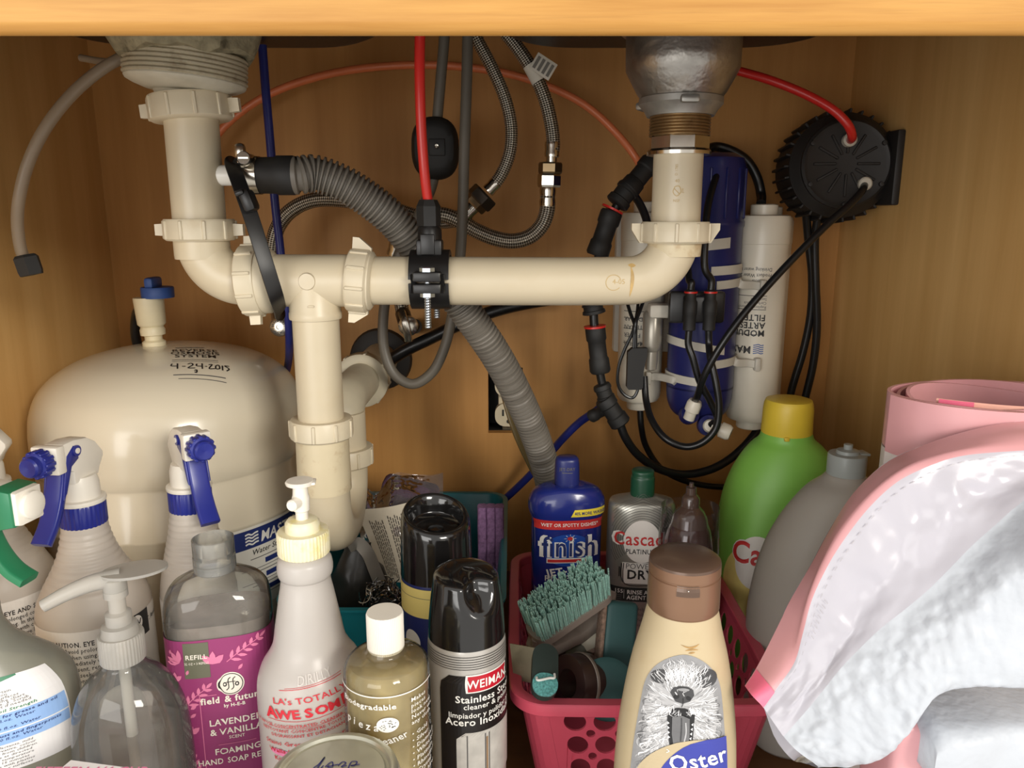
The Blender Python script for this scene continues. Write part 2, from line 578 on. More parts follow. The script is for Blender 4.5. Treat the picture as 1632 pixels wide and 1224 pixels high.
wall_left = struct('wall_left', MB().box((XL - .009, (.349 + YB) / 2, (ZF + .79) / 2), (.018, YB - .349, .79 - ZF)), M_SIDE, smooth=False)
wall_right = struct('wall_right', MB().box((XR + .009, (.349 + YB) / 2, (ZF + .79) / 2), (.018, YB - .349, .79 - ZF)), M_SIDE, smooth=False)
struct('floor', MB().box((( XL + XR) / 2, (.335 + YB) / 2, ZF - .009), (XR - XL, YB - .335, .018)), M_FLOORW, smooth=False)
struct('ceiling', MB().box(((XL + XR) / 2, (.349 + YB) / 2, .799), (XR - XL + .036, YB - .349, .018)), M_WALL, smooth=False)
# face frame: top rail with a rounded lower edge, two stiles
rail_prof = [(.330, .724), (.330, .5755), (.3305, .5742), (.3316, .5724), (.3330, .5712), (.3348, .5708), (.3375, .5714), (.349, .5765), (.349, .724)]
struct('trim_1', MB().prism(rail_prof, XL - .045, XR + .045, Matrix(((0, 0, 1, 0), (1, 0, 0, 0), (0, 1, 0, 0), (0, 0, 0, 1)))), M_RAIL, angle=30)
for i, x in enumerate((XL - .020, XR + .020)):
    struct('trim_%d' % (i + 2), MB().box((x, .3395, .309), (.044, .019, .53), .003), wood('honey_pine_upright', (172, 122, 54), (202, 152, 78), .42, axis='z'))
# small nail hole plug and knots on the side wall
m_nail = pm('tan_wall_plug', (176, 140, 92), .6)
mb = MB().lathe([(0, 0), (.0045, .0), (.004, .0018), (.0015, .0022), (0, .001)], 14, along(P(3, 398, .55) + Vector((.0, 0, 0)), (1, 0, 0)))
p0 = Vector((XL, .715, .487)); mb = MB().lathe([(0, 0), (.004, .0), (.0035, .0016), (.0015, .002), (0, .001)], 14, along(p0, (1, 0, 0)))
mb.build('wall_plug', m_nail, wall_left)

# ================================================================== SINK
M_SINK = pm('black_composite', (30, 28, 27), .45, var=.2, scale=300, bump=.15, bscale=500)
sink = thing('kitchen_sink', 'black double bowl sink seen from below, above the white drain pipes', 'sink', (-.06, .61, .652), world=True)
def bowl(x0, x1, y0, y1, z0, z1, r):
    cx, cy = (x0 + x1) / 2, (y0 + y1) / 2
    mb = MB(); rings = []
    for k in range(7):
        a = PI / 2 * k / 6
        ins = .035 * (1 - math.sin(a)); z = z0 + .035 * (1 - math.cos(a))
        rings.append((ins, z))
    rings.append((0, z1)); vs = []; n = 0
    for ins, z in rings:
        q = rounded(x1 - x0 - 2 * ins, y1 - y0 - 2 * ins, max(.02, r - ins), 8); n = len(q)
        vs += [(cx + a, cy + b, z) for a, b in q]
    fs = [tuple(range(n - 1, -1, -1)), tuple((len(rings) - 1) * n + k for k in range(n))]
    for i in range(len(rings) - 1):
        for k in range(n):
            k2 = (k + 1) % n; fs.append((i * n + k, i * n + k2, (i + 1) * n + k2, (i + 1) * n + k))
    return mb.add(vs, fs)
bowl(-.413, -.098, .40, .80, .652, .788, .09).build('bowl', M_SINK, sink)
bowl(-.028, .296, .40, .80, .652, .788, .09).build('bowl', M_SINK, sink)

# ================================================================== STRAINERS
M_PLW = pm('grey_white_plastic', (196, 190, 172), .45, var=.1, stain=(120, 104, 76), stain_amt=.35)
M_THRD = pm('grimy_thread', (176, 166, 142), .5, stain=(104, 84, 54), stain_amt=.7, stain_scale=60)
M_PUTTY = pm('crusty_putty', (150, 140, 112), .9, var=.3, scale=120, bump=1.0, bscale=160, stain=(70, 62, 42), stain_amt=.8, stain_scale=90)
def threads(r, z0, z1, n, d=.0010):
    prof = []
    for i in range(n):
        a = z0 + (z1 - z0) * i / n; h = (z1 - z0) / n
        prof += [(r - d, a), (r, a + h * .3), (r, a + h * .6), (r - d, a + h)]
    return prof
def crust(cx, cy, z, r, h, mat, parent, seedv):
    mb = MB(); rr = random.Random(seedv); n = 44; rings = 6; vs = []; fs = []
    for j in range(rings):
        t = j / (rings - 1)
        for k in range(n):
            a = 2 * PI * k / n
            nz = mnoise.noise(Vector((math.cos(a) * 2.6 + seedv, math.sin(a) * 2.6, t * 2))) + .5 * mnoise.noise(Vector((math.cos(a) * 7, math.sin(a) * 7 + seedv, t * 5)))
            rad = r + .007 * nz + .004 * math.sin(PI * t) - .006 * t
            vs.append((cx + rad * math.cos(a), cy + rad * math.sin(a), z - h * t + .006 * nz * t))
    for j in range(rings - 1):
        for k in range(n):
            k2 = (k + 1) % n; fs.append((j * n + k, j * n + k2, (j + 1) * n + k2, (j + 1) * n + k))
    fs += [tuple(range(n)), tuple((rings - 1) * n + k for k in range(n))]
    return mb.add(vs, fs).build('putty', mat, parent)
YP = .62
XA = -.246                      # tailpiece under the first bowl
st = thing('sink_strainer', 'grey-white threaded plastic strainer with crusty putty under the sink', 'strainer', (XA, YP, .59), world=True)
crust(XA, YP, .655, .054, .040, M_PUTTY, st, 3.0)
Mt = T(XA, YP, .617) @ RY(math.radians(4.5)) @ T(0, 0, -.617)
MB().lathe(threads(.0445, .5995, .6185, 6, .0014), 56, Mt, mi=0).build('threaded_collar', M_THRD, st)
MB().lathe([(.0430, .600), (.0434, .5985), (.0425, .5968), (.038, .5945), (.030, .5918), (.0235, .5905), (.0215, .586)][::-1], 56, Mt).build('strainer_cup', M_PLW, st)

XB = .129
M_CAST = pm('dull_cast_metal', (168, 164, 158), .33, metal=.9, var=.22, scale=45, bump=.5, bscale=140, stain=(112, 92, 64), stain_amt=.45, stain_scale=40)
M_ZINC = pm('zinc_nut', (172, 170, 164), .42, metal=.75, var=.2, scale=60, stain=(110, 100, 86), stain_amt=.5)
M_BRASST = pm('tarnished_thread', (150, 122, 84), .38, metal=.75, var=.25, scale=70, stain=(86, 60, 34), stain_amt=.7, stain_scale=70)
M_CHROME = pm('worn_chrome', (205, 200, 190), .18, metal=1, var=.12, stain=(120, 100, 70), stain_amt=.35)
st2 = thing('sink_strainer', 'dented shiny metal strainer cup with threaded outlet under the sink', 'strainer', (XB, YP, .545), world=True)
MB().lathe([(.050, .652), (.0505, .640), (.047, .634), (.043, .631), (.0428, .615), (.0425, .607), (.0405, .603), (.034, .591), (.029, .584), (.024, .5835)][::-1], 64, T(XB, YP, 0)).build('strainer_cup', M_CAST, st2)
mb = MB()
for k in range(3):
    a = math.radians(30 + 120 * k)
    mb.box((0, 0, 0), (.02, .014, .006), .002, T(XB + .0245 * math.cos(a), YP + .0245 * math.sin(a), .5825) @ RZ(a))
mb.lathe([(.0318, .5865), (.0318, .582), (.028, .578), (.0255, .5735), (.022, .5735)][::-1], 40, T(XB, YP, 0))
mb.build('lock_nut', M_ZINC, st2)
MB().lathe(threads(.0232, .5585, .5765, 8, .0009), 48, T(XB, YP, 0)).build('threaded_outlet', M_BRASST, st2)
prof = [(.0215, .5455), (.0240, .5455), (.0245, .548), (.0236, .5495), (.0236, .558), (.0225, .5595)]
MB().lathe(prof, 8, T(XB, YP, 0) @ RZ(.3)).lathe([(.0215, .545), (.0246, .545), (.0248, .5475), (.0235, .549)], 40, T(XB, YP, 0)).build('slip_nut', M_CHROME, st2, angle=25)

# ================================================================== DRAIN PIPES
M_PVC = pm('white_drain_plastic', (206, 193, 166), .36, var=.05, scale=14, stain=(190, 160, 110), stain_amt=.16, stain_scale=22)
M_PVCS = pm('stained_drain_plastic', (214, 200, 168), .4, var=.08, stain=(160, 118, 58), stain_amt=.55, stain_scale=55)
M_NUT = pm('white_nut_plastic', (212, 200, 174), .4, var=.05, stain=(176, 146, 104), stain_amt=.22, stain_scale=50)
M_PVCD = pm('dusty_drain_plastic', (190, 180, 156), .5, var=.12, stain=(120, 100, 70), stain_amt=.3)
ZH = .4485
dr = thing('drain_pipe', 'white plastic double sink drain with tee, slip nuts and trap', 'pipe', (-.159, .66, .205), world=True)
def pipe(name, pts_, r, mat=M_PVC, seg=36, sub=10, parent=None):
    return MB().sweep(pts_, r, seg, sub=sub).build(name, mat, parent or dr)
def slip_nut(p, d, r, h, wings=0, wing=.007, ribs=10, tri=False, mat=None, roll=0.0, parent=None):
    M = along(p, d) @ RZ(roll)
    ri = r * .72
    mb = MB().lathe([(ri, -h / 2), (r * .93, -h / 2), (r, -h / 2 + .0015), (r, h / 2 - .002), (r * .96, h / 2), (ri, h / 2)], 48, M)
    for k in range(ribs):
        a = 2 * PI * k / ribs + .16
        mb.box((0, 0, 0), (.0022, .0028, h * .86), .0006, M @ RZ(a) @ T(r, 0, 0), seg=1)
    for k in range(wings):
        a = PI * k
        if tri:
            poly = [(r - .003, -h / 2), (r + .001, -h / 2), (r + wing, h * .12), (r + wing, h * .42), (r - .003, h * .42)]
        else:
            poly = [(r - .003, -h * .30), (r + wing, -h * .26), (r + wing, h * .26), (r - .003, h * .30)]
        mb.prism(poly, -.0028, .0028, M @ RZ(a) @ RX(PI / 2))
    return mb.build('slip_nut', mat or M_NUT, parent or dr)
X2 = -.159
slip_nut((XA, YP, .5795), (-.07, 0, 1), .0305, .0185, 2, .0075, roll=PI / 2)
pipe('tailpiece', [(XA, YP, .5885), (XA - .0004, YP, .48)], .0200)
slip_nut((XA - .0005, YP, .4885), (0, 0, 1), .0272, .0165, 2, .0075)
EB = .032
def elbow_pts(x0, z0, x1, R, n=7):
    """vertical at x0 down to horizontal at z0 heading towards x1"""
    s = 1 if x1 > x0 else -1
    out = []
    for k in range(n + 1):
        a = PI / 2 * k / n
        out.append((x0 + s * (R - R * math.cos(a)), YP, z0 + R - R * math.sin(a)))
    return out
MB().lathe([(.0185, .466), (.0209, .466), (.0212, .469), (.0212, .482), (.0185, .482)], 40, T(XA, YP, 0)).build('collar', M_PVC, dr)
pipe('elbow', [(XA, YP, .486)] + elbow_pts(XA, ZH, 1, EB) + [(-.200, YP, ZH)], .0195, sub=4)
slip_nut((-.2075, YP, ZH), (1, 0, .05), .0282, .0155, 2, .007, roll=math.radians(83))
MB().lathe([(.018, -.001), (.0262, -.001), (.0262, .005), (.0245, .008), (.0212, .011), (.0205, .0115)], 44, along((-.1995, YP, ZH), (1, 0, .03))).build('flange', M_NUT, dr)
tee = pipe('tee', [(-.195, YP, ZH), (-.128, YP, ZH)], .0208)
MB().lathe([(.0185, .418), (.0206, .418), (.0209, .4195), (.0209, .423), (.0204, .424), (.0203, ZH)], 40, T(X2, YP, 0)).build('tee_outlet', M_PVC, dr)
MB().lathe([(0, .0016), (.0062, .0014), (.0068, 0), (.0068, -.006)], 24, along((X2, YP - .0203, ZH + .001), (0, -1, 0))).build('moulded_button', M_PVC, tee)
MB().box((X2 + .002, YP - .0206, ZH - .0185), (.005, .0016, .0016), .0006).build('moulding_mark', M_PVC, tee)
slip_nut((-.122, YP, ZH), (-1, 0, .10), .0255, .0165, 2, .0085, tri=True, roll=math.radians(90))
MB().lathe([(.019, 0), (.0235, 0), (.0235, .004), (.0205, .006)], 40, along((-.1165, YP, ZH), (1, 0, -.08))).build('flange', M_NUT, dr)
pipe('horizontal_arm', [(-.128, YP, ZH)] + elbow_pts(XB, ZH, -1, .036)[::-1] + [(XB, YP, .489)], .0192, sub=6)
MB().lathe([(.0185, .468), (.0204, .468), (.0207, .470), (.0212, .479), (.0185, .479)], 40, T(XB, YP, 0)).build('collar', M_PVCS, dr)
slip_nut((XB, YP, .4865), (0, 0, 1), .0272, .0165, 2, .0075, tri=True)
pipe('tailpiece', [(XB, YP, .480), (XB, YP, .547)], .0191)
# tan stain streak and moulded size marks
aS = Art(Flat((0, 0, 0), (1, 0, 0), (0, 0, 1)))
def cyl_print(x, z0, r):      # surface helper on the vertical right tailpiece
    class C:
        def at(s, u, v, off=0, zref=None):
            a = u / r; return Vector((x + (r + off) * math.sin(a), YP - (r + off) * math.cos(a), z0 + v))
    return C()
m_faint = pm('faded_ochre_print', (196, 168, 112), .5)
a1 = Art(cyl_print(XB, .515, .0191))
a1.stroke(m_faint, [(-.0055, .006), (-.0025, .0062), (-.001, .002), (-.004, -.001), (-.0068, .002), (-.0055, .006)], .0006, .0002)
a1.stroke(m_faint, [(-.006, .0045), (-.002, .0005)], .0006, .0002).text(m_faint, '40', -.004, .009, .0035, .0002).text(m_faint, 'NSF', -.004, -.0055, .003, .0002).text(m_faint, 'pw', .001, .003, .003, .0002, rot=1.57).text(m_faint, 'D 1785', -.004, .014, .0028, .0002, rot=1.57, align='LEFT')
a1.build('pipe_print', dr)
class HC:
    def at(s, u, v, off=0, zref=None):
        a = v / .0192; return Vector((u, YP - (.0192 + off) * math.cos(a), ZH + (.0192 + off) * math.sin(a)))
a2 = Art(HC())
a2.stroke(m_faint, [(.079 + .006 * math.cos(t), .006 * math.sin(t)) for t in np.linspace(.5, 5.6, 14)], .0005, .0002).text(m_faint, '4-05', .083, -.001, .0055, .0002)
a2.build('pipe_print', dr)
m_streak = pm('rusty_stain', (206, 172, 112), .5, var=.25, scale=90)
Art(HC()).stroke(m_streak, [(.0925, .0135), (.0935, .006), (.0932, -.002), (.0922, -.012)], .0028, .00025, sub=10, taper=True).stroke(m_streak, [(.0905, .0145), (.0965, .014)], .004, .0002, taper=True).build('stain', dr)
# drop leg, trap and wall arm
pipe('drop_pipe', [(X2, YP, .430), (X2, YP, .30)], .0187)
slip_nut((X2, YP, .3265), (0, 0, 1), .0258, .0165, 0, ribs=9)
MB().lathe([(.019, .272), (.0222, .272), (.0224, .274), (.0218, .318), (.019, .318)], 40, T(X2, YP, 0)).build('trap_socket', M_PVCS, dr)
tr = [(X2, YP, .30), (X2, YP, .268)]
for k in range(1, 12):
    a = PI * k / 12
    tr.append((X2, YP + .04 - .04 * math.cos(a), .264 - .04 * math.sin(a)))
tr += [(X2, YP + .08, .264), (X2, YP + .08, .32)]
pipe('trap_bend', tr, .0208, sub=4)
slip_nut((X2, YP + .08, .277), (0, 0, 1), .027, .017, 0, ribs=9)
riser = [(X2, YP + .08, .29), (X2, YP + .08, .305)] + [(X2, YP + .105 - .025 * math.cos(PI / 2 * k / 5), .305 + .024 * math.sin(PI / 2 * k / 5)) for k in range(1, 6)] + [(X2, .80, .329)]
pipe('trap_arm', riser, .0195, M_PVCD, sub=4)
slip_nut((X2, .80, .329), (0, 1, 0), .0285, .02, 0, ribs=8, mat=M_PVCD)
pipe('wall_arm', [(X2, .80, .329), (X2, .925, .329)], .021, M_PVCD)
MB().lathe([(.021, .0), (.038, .0), (.036, .006), (.026, .010), (.021, .010)], 32, along((X2, .9195, .329), (0, -1, 0))).build('wall_flange', pm('dark_rubber_flange', (44, 40, 36), .6), dr)

# stub for the dishwasher hose
ZS = .530
MB().sweep([(XA + .015, YP, ZS), (XA + .060, YP, ZS)], .0078, 20).build('hose_stub', pm('clean_white_plastic', (240, 236, 226), .35), dr)

# ================================================================== BLACK DRAIN SADDLE on the horizontal arm
M_BLK = pm('black_plastic', (26, 25, 25), .38, var=.2)
M_BLK2 = pm('matte_black_rubber', (30, 29, 28), .62, var=.2)
M_GALV = pm('galvanised_steel', (176, 182, 188), .3, metal=.95, var=.15)
XD = xof(683, 445, .6)
sd = thing('drain_saddle', 'black two-piece clamp bolted around the white horizontal pipe', 'clamp', (XD, YP, ZH - .024), world=True)
for s in (1, -1):
    mb = MB(); vs = []; fs = []; n = 18
    for i in range(n + 1):
        a = math.radians(4 + 172 * i / n) * s
        for w in (-.0155, .0155):
            for r in (.0194, .0236):
                vs.append((XD + w, YP - r * math.cos(a), ZH + .001 + r * math.sin(a)))
    for i in range(n):
        o = i * 4
        fs += [(o, o + 1, o + 5, o + 4), (o + 2, o + 6, o + 7, o + 3), (o + 1, o + 3, o + 7, o + 5), (o, o + 4, o + 6, o + 2)]
    fs += [(0, 2, 3, 1), (n * 4, n * 4 + 1, n * 4 + 3, n * 4 + 2)]
    mb.add(vs, fs)
    for f in (-1, 1):
        mb.box((XD, YP + f * .0285, ZH + .001 + s * .0045), (.021, .013, .0072), .0012)
    for k in (-.011, .011):
        mb.prism([(-.0235, 0), (-.0325, 0), (-.0225, -.012 * s)], k - .0018, k + .0018, T(XD, YP, ZH + s * .007) @ Matrix(((0, 0, 1, 0), (1, 0, 0, 0), (0, 1, 0, 0), (0, 0, 0, 1))))
    mb.build('clamp_half', M_BLK, sd)
for f, x in ((-1, 0), (1, .001)):
    yb = YP + f * .0300
    MB().lathe(threads(.0026, ZH - .034, ZH + .010, 22, .0004), 14, T(XD + x, yb, 0)).build('bolt', M_GALV, sd)
    MB().lathe([(.0058, 0), (.0058, .003), (.0045, .0038), (0, .004)], 6, T(XD + x, yb, ZH + .0092)).build('bolt_head', M_GALV, sd, angle=20)
    MB().lathe([(.0027, -.0032), (.0056, -.0032), (.0056, 0), (.0027, 0)], 6, T(XD + x, yb, ZH - .0068)).build('hex_nut', M_GALV, sd, angle=20)
tmb = MB().box((XD + .000, YP - .004, ZH + .0265), (.020, .018, .012), .0015).box((XD - .001, YP - .0125, ZH + .029), (.011, .004, .016), .001)
tmb.lathe([(.0095, .031), (.0095, .040), (.0080, .043)], 24, T(XD, YP - .004, ZH))
tmb.build('tube_fitting', M_BLK, sd)
MB().lathe([(.0094, .043), (.0094, .058), (.0070, .063), (.0045, .063)], 6, T(XD - .0005, YP - .004, ZH) @ RZ(.2)).build('compression_nut', M_BLK2, sd, angle=20)

# ================================================================== TUBES
M_RED = pm('red_tubing', (206, 44, 38), .3, var=.06)
M_ORG = pm('orange_red_tubing', (230, 130, 84), .35, var=.08)
M_BLU = pm('blue_tubing', (38, 46, 122), .35, var=.08)
M_BTUBE = pm('black_tubing', (24, 24, 25), .32, var=.15)
M_GREY = pm('grey_hose', (104, 98, 88), .45, var=.12)
M_MILK = frosted('milky_tubing', (196, 176, 150), .5, .4, clear=.25)
def tube(name, p, r, mat, label=None, cat='tube', parent=None, seg=12, sub=10, **kw):
    o = MB().sweep(p, r, seg, sub=sub).build(name, mat, parent)
    if label: tag(o, label, cat, **kw)
    return o
yT = YP - .004
tube('red_tube', [P(670, 34, .605), P(669, 70, .603), P(669, 130, .603), P(672, 215, .606), P(678, 290, .61), (XD - .0003, yT, ZH + .059)], .0039, M_RED, 'bright red tube dropping into the black clamp on the horizontal pipe')
tube('blue_tube', pts(.745, (418, 72), (424, 150), (431, 230), (438, 320), (446, 390), (452, 450), (459, 500, .748), (461, 545, .765), (457, 590, .84), (440, 640, .895)), .0040, M_BLU, 'dark blue tube hanging behind the black hose cuff')
tube('orange_tube', pts(.875, (318, 330), (322, 260), (352, 208), (420, 155), (520, 119), (640, 104), (760, 109), (850, 129), (930, 166), (982, 212), (1016, 256), (1026, 285, .86)), .0042, M_ORG, 'long orange-red tube arching across the back wall')
ct = tube('clear_tube', [P(235, 80, .62), P(205, 88, .615), P(170, 105, .61), P(120, 145, .60), P(75, 200, .59), P(45, 260, .585), P(30, 320, .585), P(28, 360, .59), P(34, 400, .595), P(40, 414, .597)], .0043, M_MILK, 'milky clear tube with black end nut curving along the side wall')
pn = P(46, 424, .597)
MB().lathe([(.0045, -.007), (.0085, -.007), (.0092, -.004), (.0092, .0065), (.0075, .0085), (.0042, .0085)], 6, along(pn, P(38, 404, .597) - P(47, 430, .597)) @ RZ(.4)).build('end_nut', M_BLK2, ct, angle=20)
tie = MB().sweep([P(128, 92, .62), P(165, 98, .617), P(200, 98, .617), P(225, 95, .618)], .0026, 10).build('tube_clip', M_MILK, ct)

# corrugated dishwasher hose
def corr(L): return .0134 + .0015 * max(-1, min(.8, 2.2 * math.sin(2 * PI * L / .0040)))
hose_p = [(XA + .073, YP, ZS), (XA + .0795, YP, ZS), P(500, 277, .625), P(545, 292, .63), P(590, 320, .637), P(630, 354, .645), P(664, 396, .655), P(700, 440, .667), P(745, 500, .675), P(790, 565, .69), P(826, 632, .71), P(855, 700, .735), P(874, 765, .76), P(878, 800, .775)]
n_sub = 72
hm = pm('grey_corrugated_plastic', (112, 106, 97), .45, var=.08)
dh = MB().sweep(hose_p, corr, 22, sub=n_sub).build('drain_hose', hm, None, angle=60)
tag(dh, 'grey corrugated hose with black rubber cuff running behind the horizontal pipe', 'hose')
cx0 = XA + .044
MB().lathe([(.0082, 0), (.0130, 0), (.0136, .002), (.0139, .030), (.0150, .032), (.0150, .044), (.0140, .047), (.012, .047)], 36, along((cx0 - .012, YP, ZS), (1, 0, 0))).build('rubber_cuff', M_BLK2, dh)
M_STL = pm('stainless_clamp', (190, 184, 172), .22, metal=1, var=.15)
xcl = XA + .0445
clm = MB().lathe([(.0137, -.0055), (.0146, -.0055), (.0146, .0055), (.0137, .0055)], 36, along((xcl, YP, ZS), (1, 0, 0)), cap=False)
clm.box((xcl - .001, YP - .012, ZS + .0115), (.011, .009, .007), .001)
cl = clm.build('hose_clamp', M_STL, dh)
MB().lathe([(0, .0), (.0052, 0), (.0052, .005), (.0046, .006), (.0, .006)], 20, along((xcl + .000, YP - .016, ZS + .011), (.1, -1, .1))).box((xcl + .0006, YP - .0223, ZS + .0116), (.0075, .0006, .0012), M=None).build('clamp_screw', M_STL, cl)
MB().box((xcl - .006, YP - .008, ZS + .0175), (.008, .008, .012), .003, None).build('clamp_tail', M_STL, cl)

# zip tie from the stub down round the tee
zt = MB().sweep([P(370, 262, .606), P(384, 300, .590), P(400, 345, .585), P(416, 395, .582), P(430, 440, .582), P(441, 475, .588), P(446, 493, .605), P(444, 497, .64), P(432, 450, .66), P(410, 380, .655), P(392, 320, .645), P(374, 270, .634)], .005, 12, flat=(.0115, .0018), up=(.55, -1, .1), closed=True, sub=8).build('zip_tie', M_BLK, None)
tag(zt, 'wide black zip tie looped from the stub around the tee', 'zip tie')
MB().box((0, 0, 0), (.015, .009, .016), .003, along(P(397, 320, .5805), (-.35, 0, 1))).box((0, -.003, .006), (.013, .007, .004), .0015, along(P(396, 318, .578), (-.35, 0, 1))).build('tie_head', M_BLK, zt)

# ---- braided steel hoses
def braided():
    g = NT('braided_steel')
    tc = g.n('ShaderNodeTexCoord'); sp = g.n('ShaderNodeSeparateXYZ'); g.l(tc.outputs['UV'], sp.inputs[0])
    U = g.math('MULTIPLY', sp.outputs[0], 2 * PI * 7); V_ = g.math('MULTIPLY', sp.outputs[1], 2 * PI / .0042)
    a = g.math('SINE', g.math('ADD', U, V_)); b = g.math('SINE', g.math('SUBTRACT', U, V_))
    w = g.math('MULTIPLY', a, b); h = g.math('ADD', g.math('MULTIPLY', w, .5), .5)
    col = g.ramp(h, [(.25, lin((62, 56, 48))), (.6, lin((176, 168, 152))), (.9, lin((214, 208, 196)))])
    p = g.n('ShaderNodeBsdfPrincipled'); g.l(col, p.inputs['Base Color'])
    g.set(p, Metallic=.75, Roughness=.34)
    g.l(g.bump(h, .8, .0008), p.inputs['Normal'])
    g.l(p.outputs[0], g.out.inputs[0]); return g.m
M_BRD = braided()
M_BRZ = pm('bronzed_nut', (132, 112, 84), .3, metal=.9, var=.2)
M_DKNUT = pm('dark_nut', (62, 54, 46), .35, metal=.6, var=.2)
def hexnut(p, d, r, h, mat, parent, name='hex_nut', seg=6):
    return MB().lathe([(r * .6, -h / 2), (r * .93, -h / 2), (r, -h / 2 + h * .15), (r, h / 2 - h * .15), (r * .93, h / 2), (r * .6, h / 2)], seg, along(p, d) @ RZ(.35)).build(name, mat, parent, angle=20)
def ferrule(p, d, r, h, parent, mat=None):
    return MB().lathe([(r * .7, -h / 2), (r, -h / 2), (r * 1.04, -h * .3), (r * .96, 0), (r * 1.04, h * .3), (r, h / 2), (r * .7, h / 2)], 20, along(p, d)).build('ferrule', mat or M_CHROME, parent)
fA = tag(MB().sweep(pts(.80, (748, 34), (760, 62), (784, 108), (806, 160), (815, 205), (812, 245), (798, 280), (786, 296)), .0062, 16, sub=12).build('faucet_hose', M_BRD, None), 'braided steel faucet hose bending down to a dark coupling nut', 'hose')
dA = P(786, 296, .80) - P(745, 338, .80)
ferrule(P(784, 298, .80), dA, .0066, .012, fA)
hexnut(P(768, 315, .80), dA, .0150, .012, M_DKNUT, fA, 'coupling_nut'); hexnut(P(761, 322, .80), dA, .0125, .012, M_BRZ, fA)
fB = tag(MB().sweep(pts(.80, (806, 52), (822, 72), (846, 108), (866, 150), (878, 195), (882, 230), (880, 250)), .0068, 16, sub=12).build('faucet_hose', M_BRD, None), 'braided steel faucet hose wearing a white paper tag', 'hose')
dB = Vector((.02, 0, 1))
ferrule(P(880, 238, .80), dB, .0074, .014, fB)
MB().lathe([(.0055, -.006), (.0058, .006)], 16, along(P(879, 254, .80), dB)).build('neck', M_CHROME, fB)
hexnut(P(877, 268, .80), dB, .0120, .011, M_BRZ, fB, 'coupling_nut'); hexnut(P(875, 288, .80), dB, .0118, .013, M_CHROME, fB)
tg = MB().lathe([(.0078, -.009), (.0082, -.009), (.0082, .009), (.0078, .009)], 20, along(P(853, 116, .797), P(846, 108, .797) - P(860, 134, .797)), cap=False)
tg.box((0, 0, 0), (.022, .0012, .017), .0004, T(P(866, 106, .787)) @ RY(.55))
tgo = tg.build('paper_tag', pm('white_tag_paper', (214, 208, 194), .6), fB)
at_ = Art(Flat(P(866, 106, .7862), (math.cos(.55), 0, -math.sin(.55)), (math.sin(.55), 0, math.cos(.55))))
for k in range(4): at_.rect(pm('grey_print', (120, 116, 108), .6), -.009 + k * .005, -.006 + k * .005, -.006, .006, .0003, 1, 1)
at_.build('barcode', tgo)
sA = tag(MB().sweep([P(745, 339, .80)] + pts(.80, (733, 347, .808), (712, 352, .818), (680, 350, .826), (640, 338, .83), (600, 328, .83), (550, 319, .83), (500, 319, .83), (466, 334, .83), (446, 356, .83), (436, 384, .83), (434, 420, .83), (438, 460, .83), (442, 485, .83)), .0079, 18, sub=12).build('supply_hose', M_BRD, None), 'braided supply hose arching under the corrugated hose towards the tee', 'hose')
ferrule(P(748, 337, .80), dA, .0075, .018, sA)
sB = tag(MB().sweep(pts(.80, (873, 312), (872, 335), (864, 358), (846, 376), (820, 384), (790, 380), (760, 368), (735, 354, .798), (708, 343, .797), (680, 345, .800), (655, 362, .803), (638, 385, .806), (632, 410, .82), (634, 450, .85), (642, 500, .86)), .0078, 18, sub=12).build('supply_hose', M_BRD, None), 'braided supply hose making a wide bottom bend below the chrome nut', 'hose')
ferrule(P(873, 314, .80), dB, .0080, .018, sB)
ferrule(P(631, 398, .805), (.3, -.2, 1), .0085, .012, sB)

# pull-down spray hose with its counterweight
sh = tag(MB().sweep([P(709, 34, .79), P(708, 62, .79), P(703, 120, .79), P(697, 190, .79), P(690, 290, .79), P(666, 345, .785), P(640, 395, .78), P(620, 450, .775), P(611, 505, .77), P(613, 560, .768), P(630, 598, .765), P(658, 612, .762), P(688, 594, .76), P(708, 555, .758), P(720, 505, .755), P(730, 440, .75), P(736, 370, .75), P(740, 240, .755), P(744, 120, .76), P(746, 34, .765)], .0052, 14, sub=14).build('spray_hose', M_GREY, None), 'grey pull-down spray hose hanging in a loop with a black counterweight', 'hose')
wp = P(694, 237, .79)
wm = MB(); ring = []
N = 36; vs = []; fs = []
for j, (dy, k) in enumerate(((-.0165, .60), (-.0145, .82), (-.008, .98), (0, 1.0), (.008, .98), (.0145, .82), (.0165, .60))):
    for i in range(N):
        a = 2 * PI * i / N
        c, s = math.cos(a), math.sin(a)
        x = math.copysign(abs(c) ** .85, c) * .0232 * k; z = math.copysign(abs(s) ** .72, s) * .0300 * k
        vs.append((wp.x + x, wp.y + dy, wp.z + z))
for j in range(6):
    for i in range(N):
        i2 = (i + 1) % N; fs.append((j * N + i, j * N + i2, (j + 1) * N + i2, (j + 1) * N + i))
fs += [tuple(range(N)), tuple(6 * N + i for i in range(N))]
wm.add(vs, fs).box((wp.x + .003, wp.y - .0162, wp.z), (.016, .004, .016), .0012)
wo = wm.build('counterweight', M_BLK2, sh)
MB().lathe([(0, .001), (.0018, .0014), (.0027, 0)], 14, along((wp.x + .003, wp.y - .0182, wp.z + .001), (0, -1, 0))).build('screw', M_STL, wo)

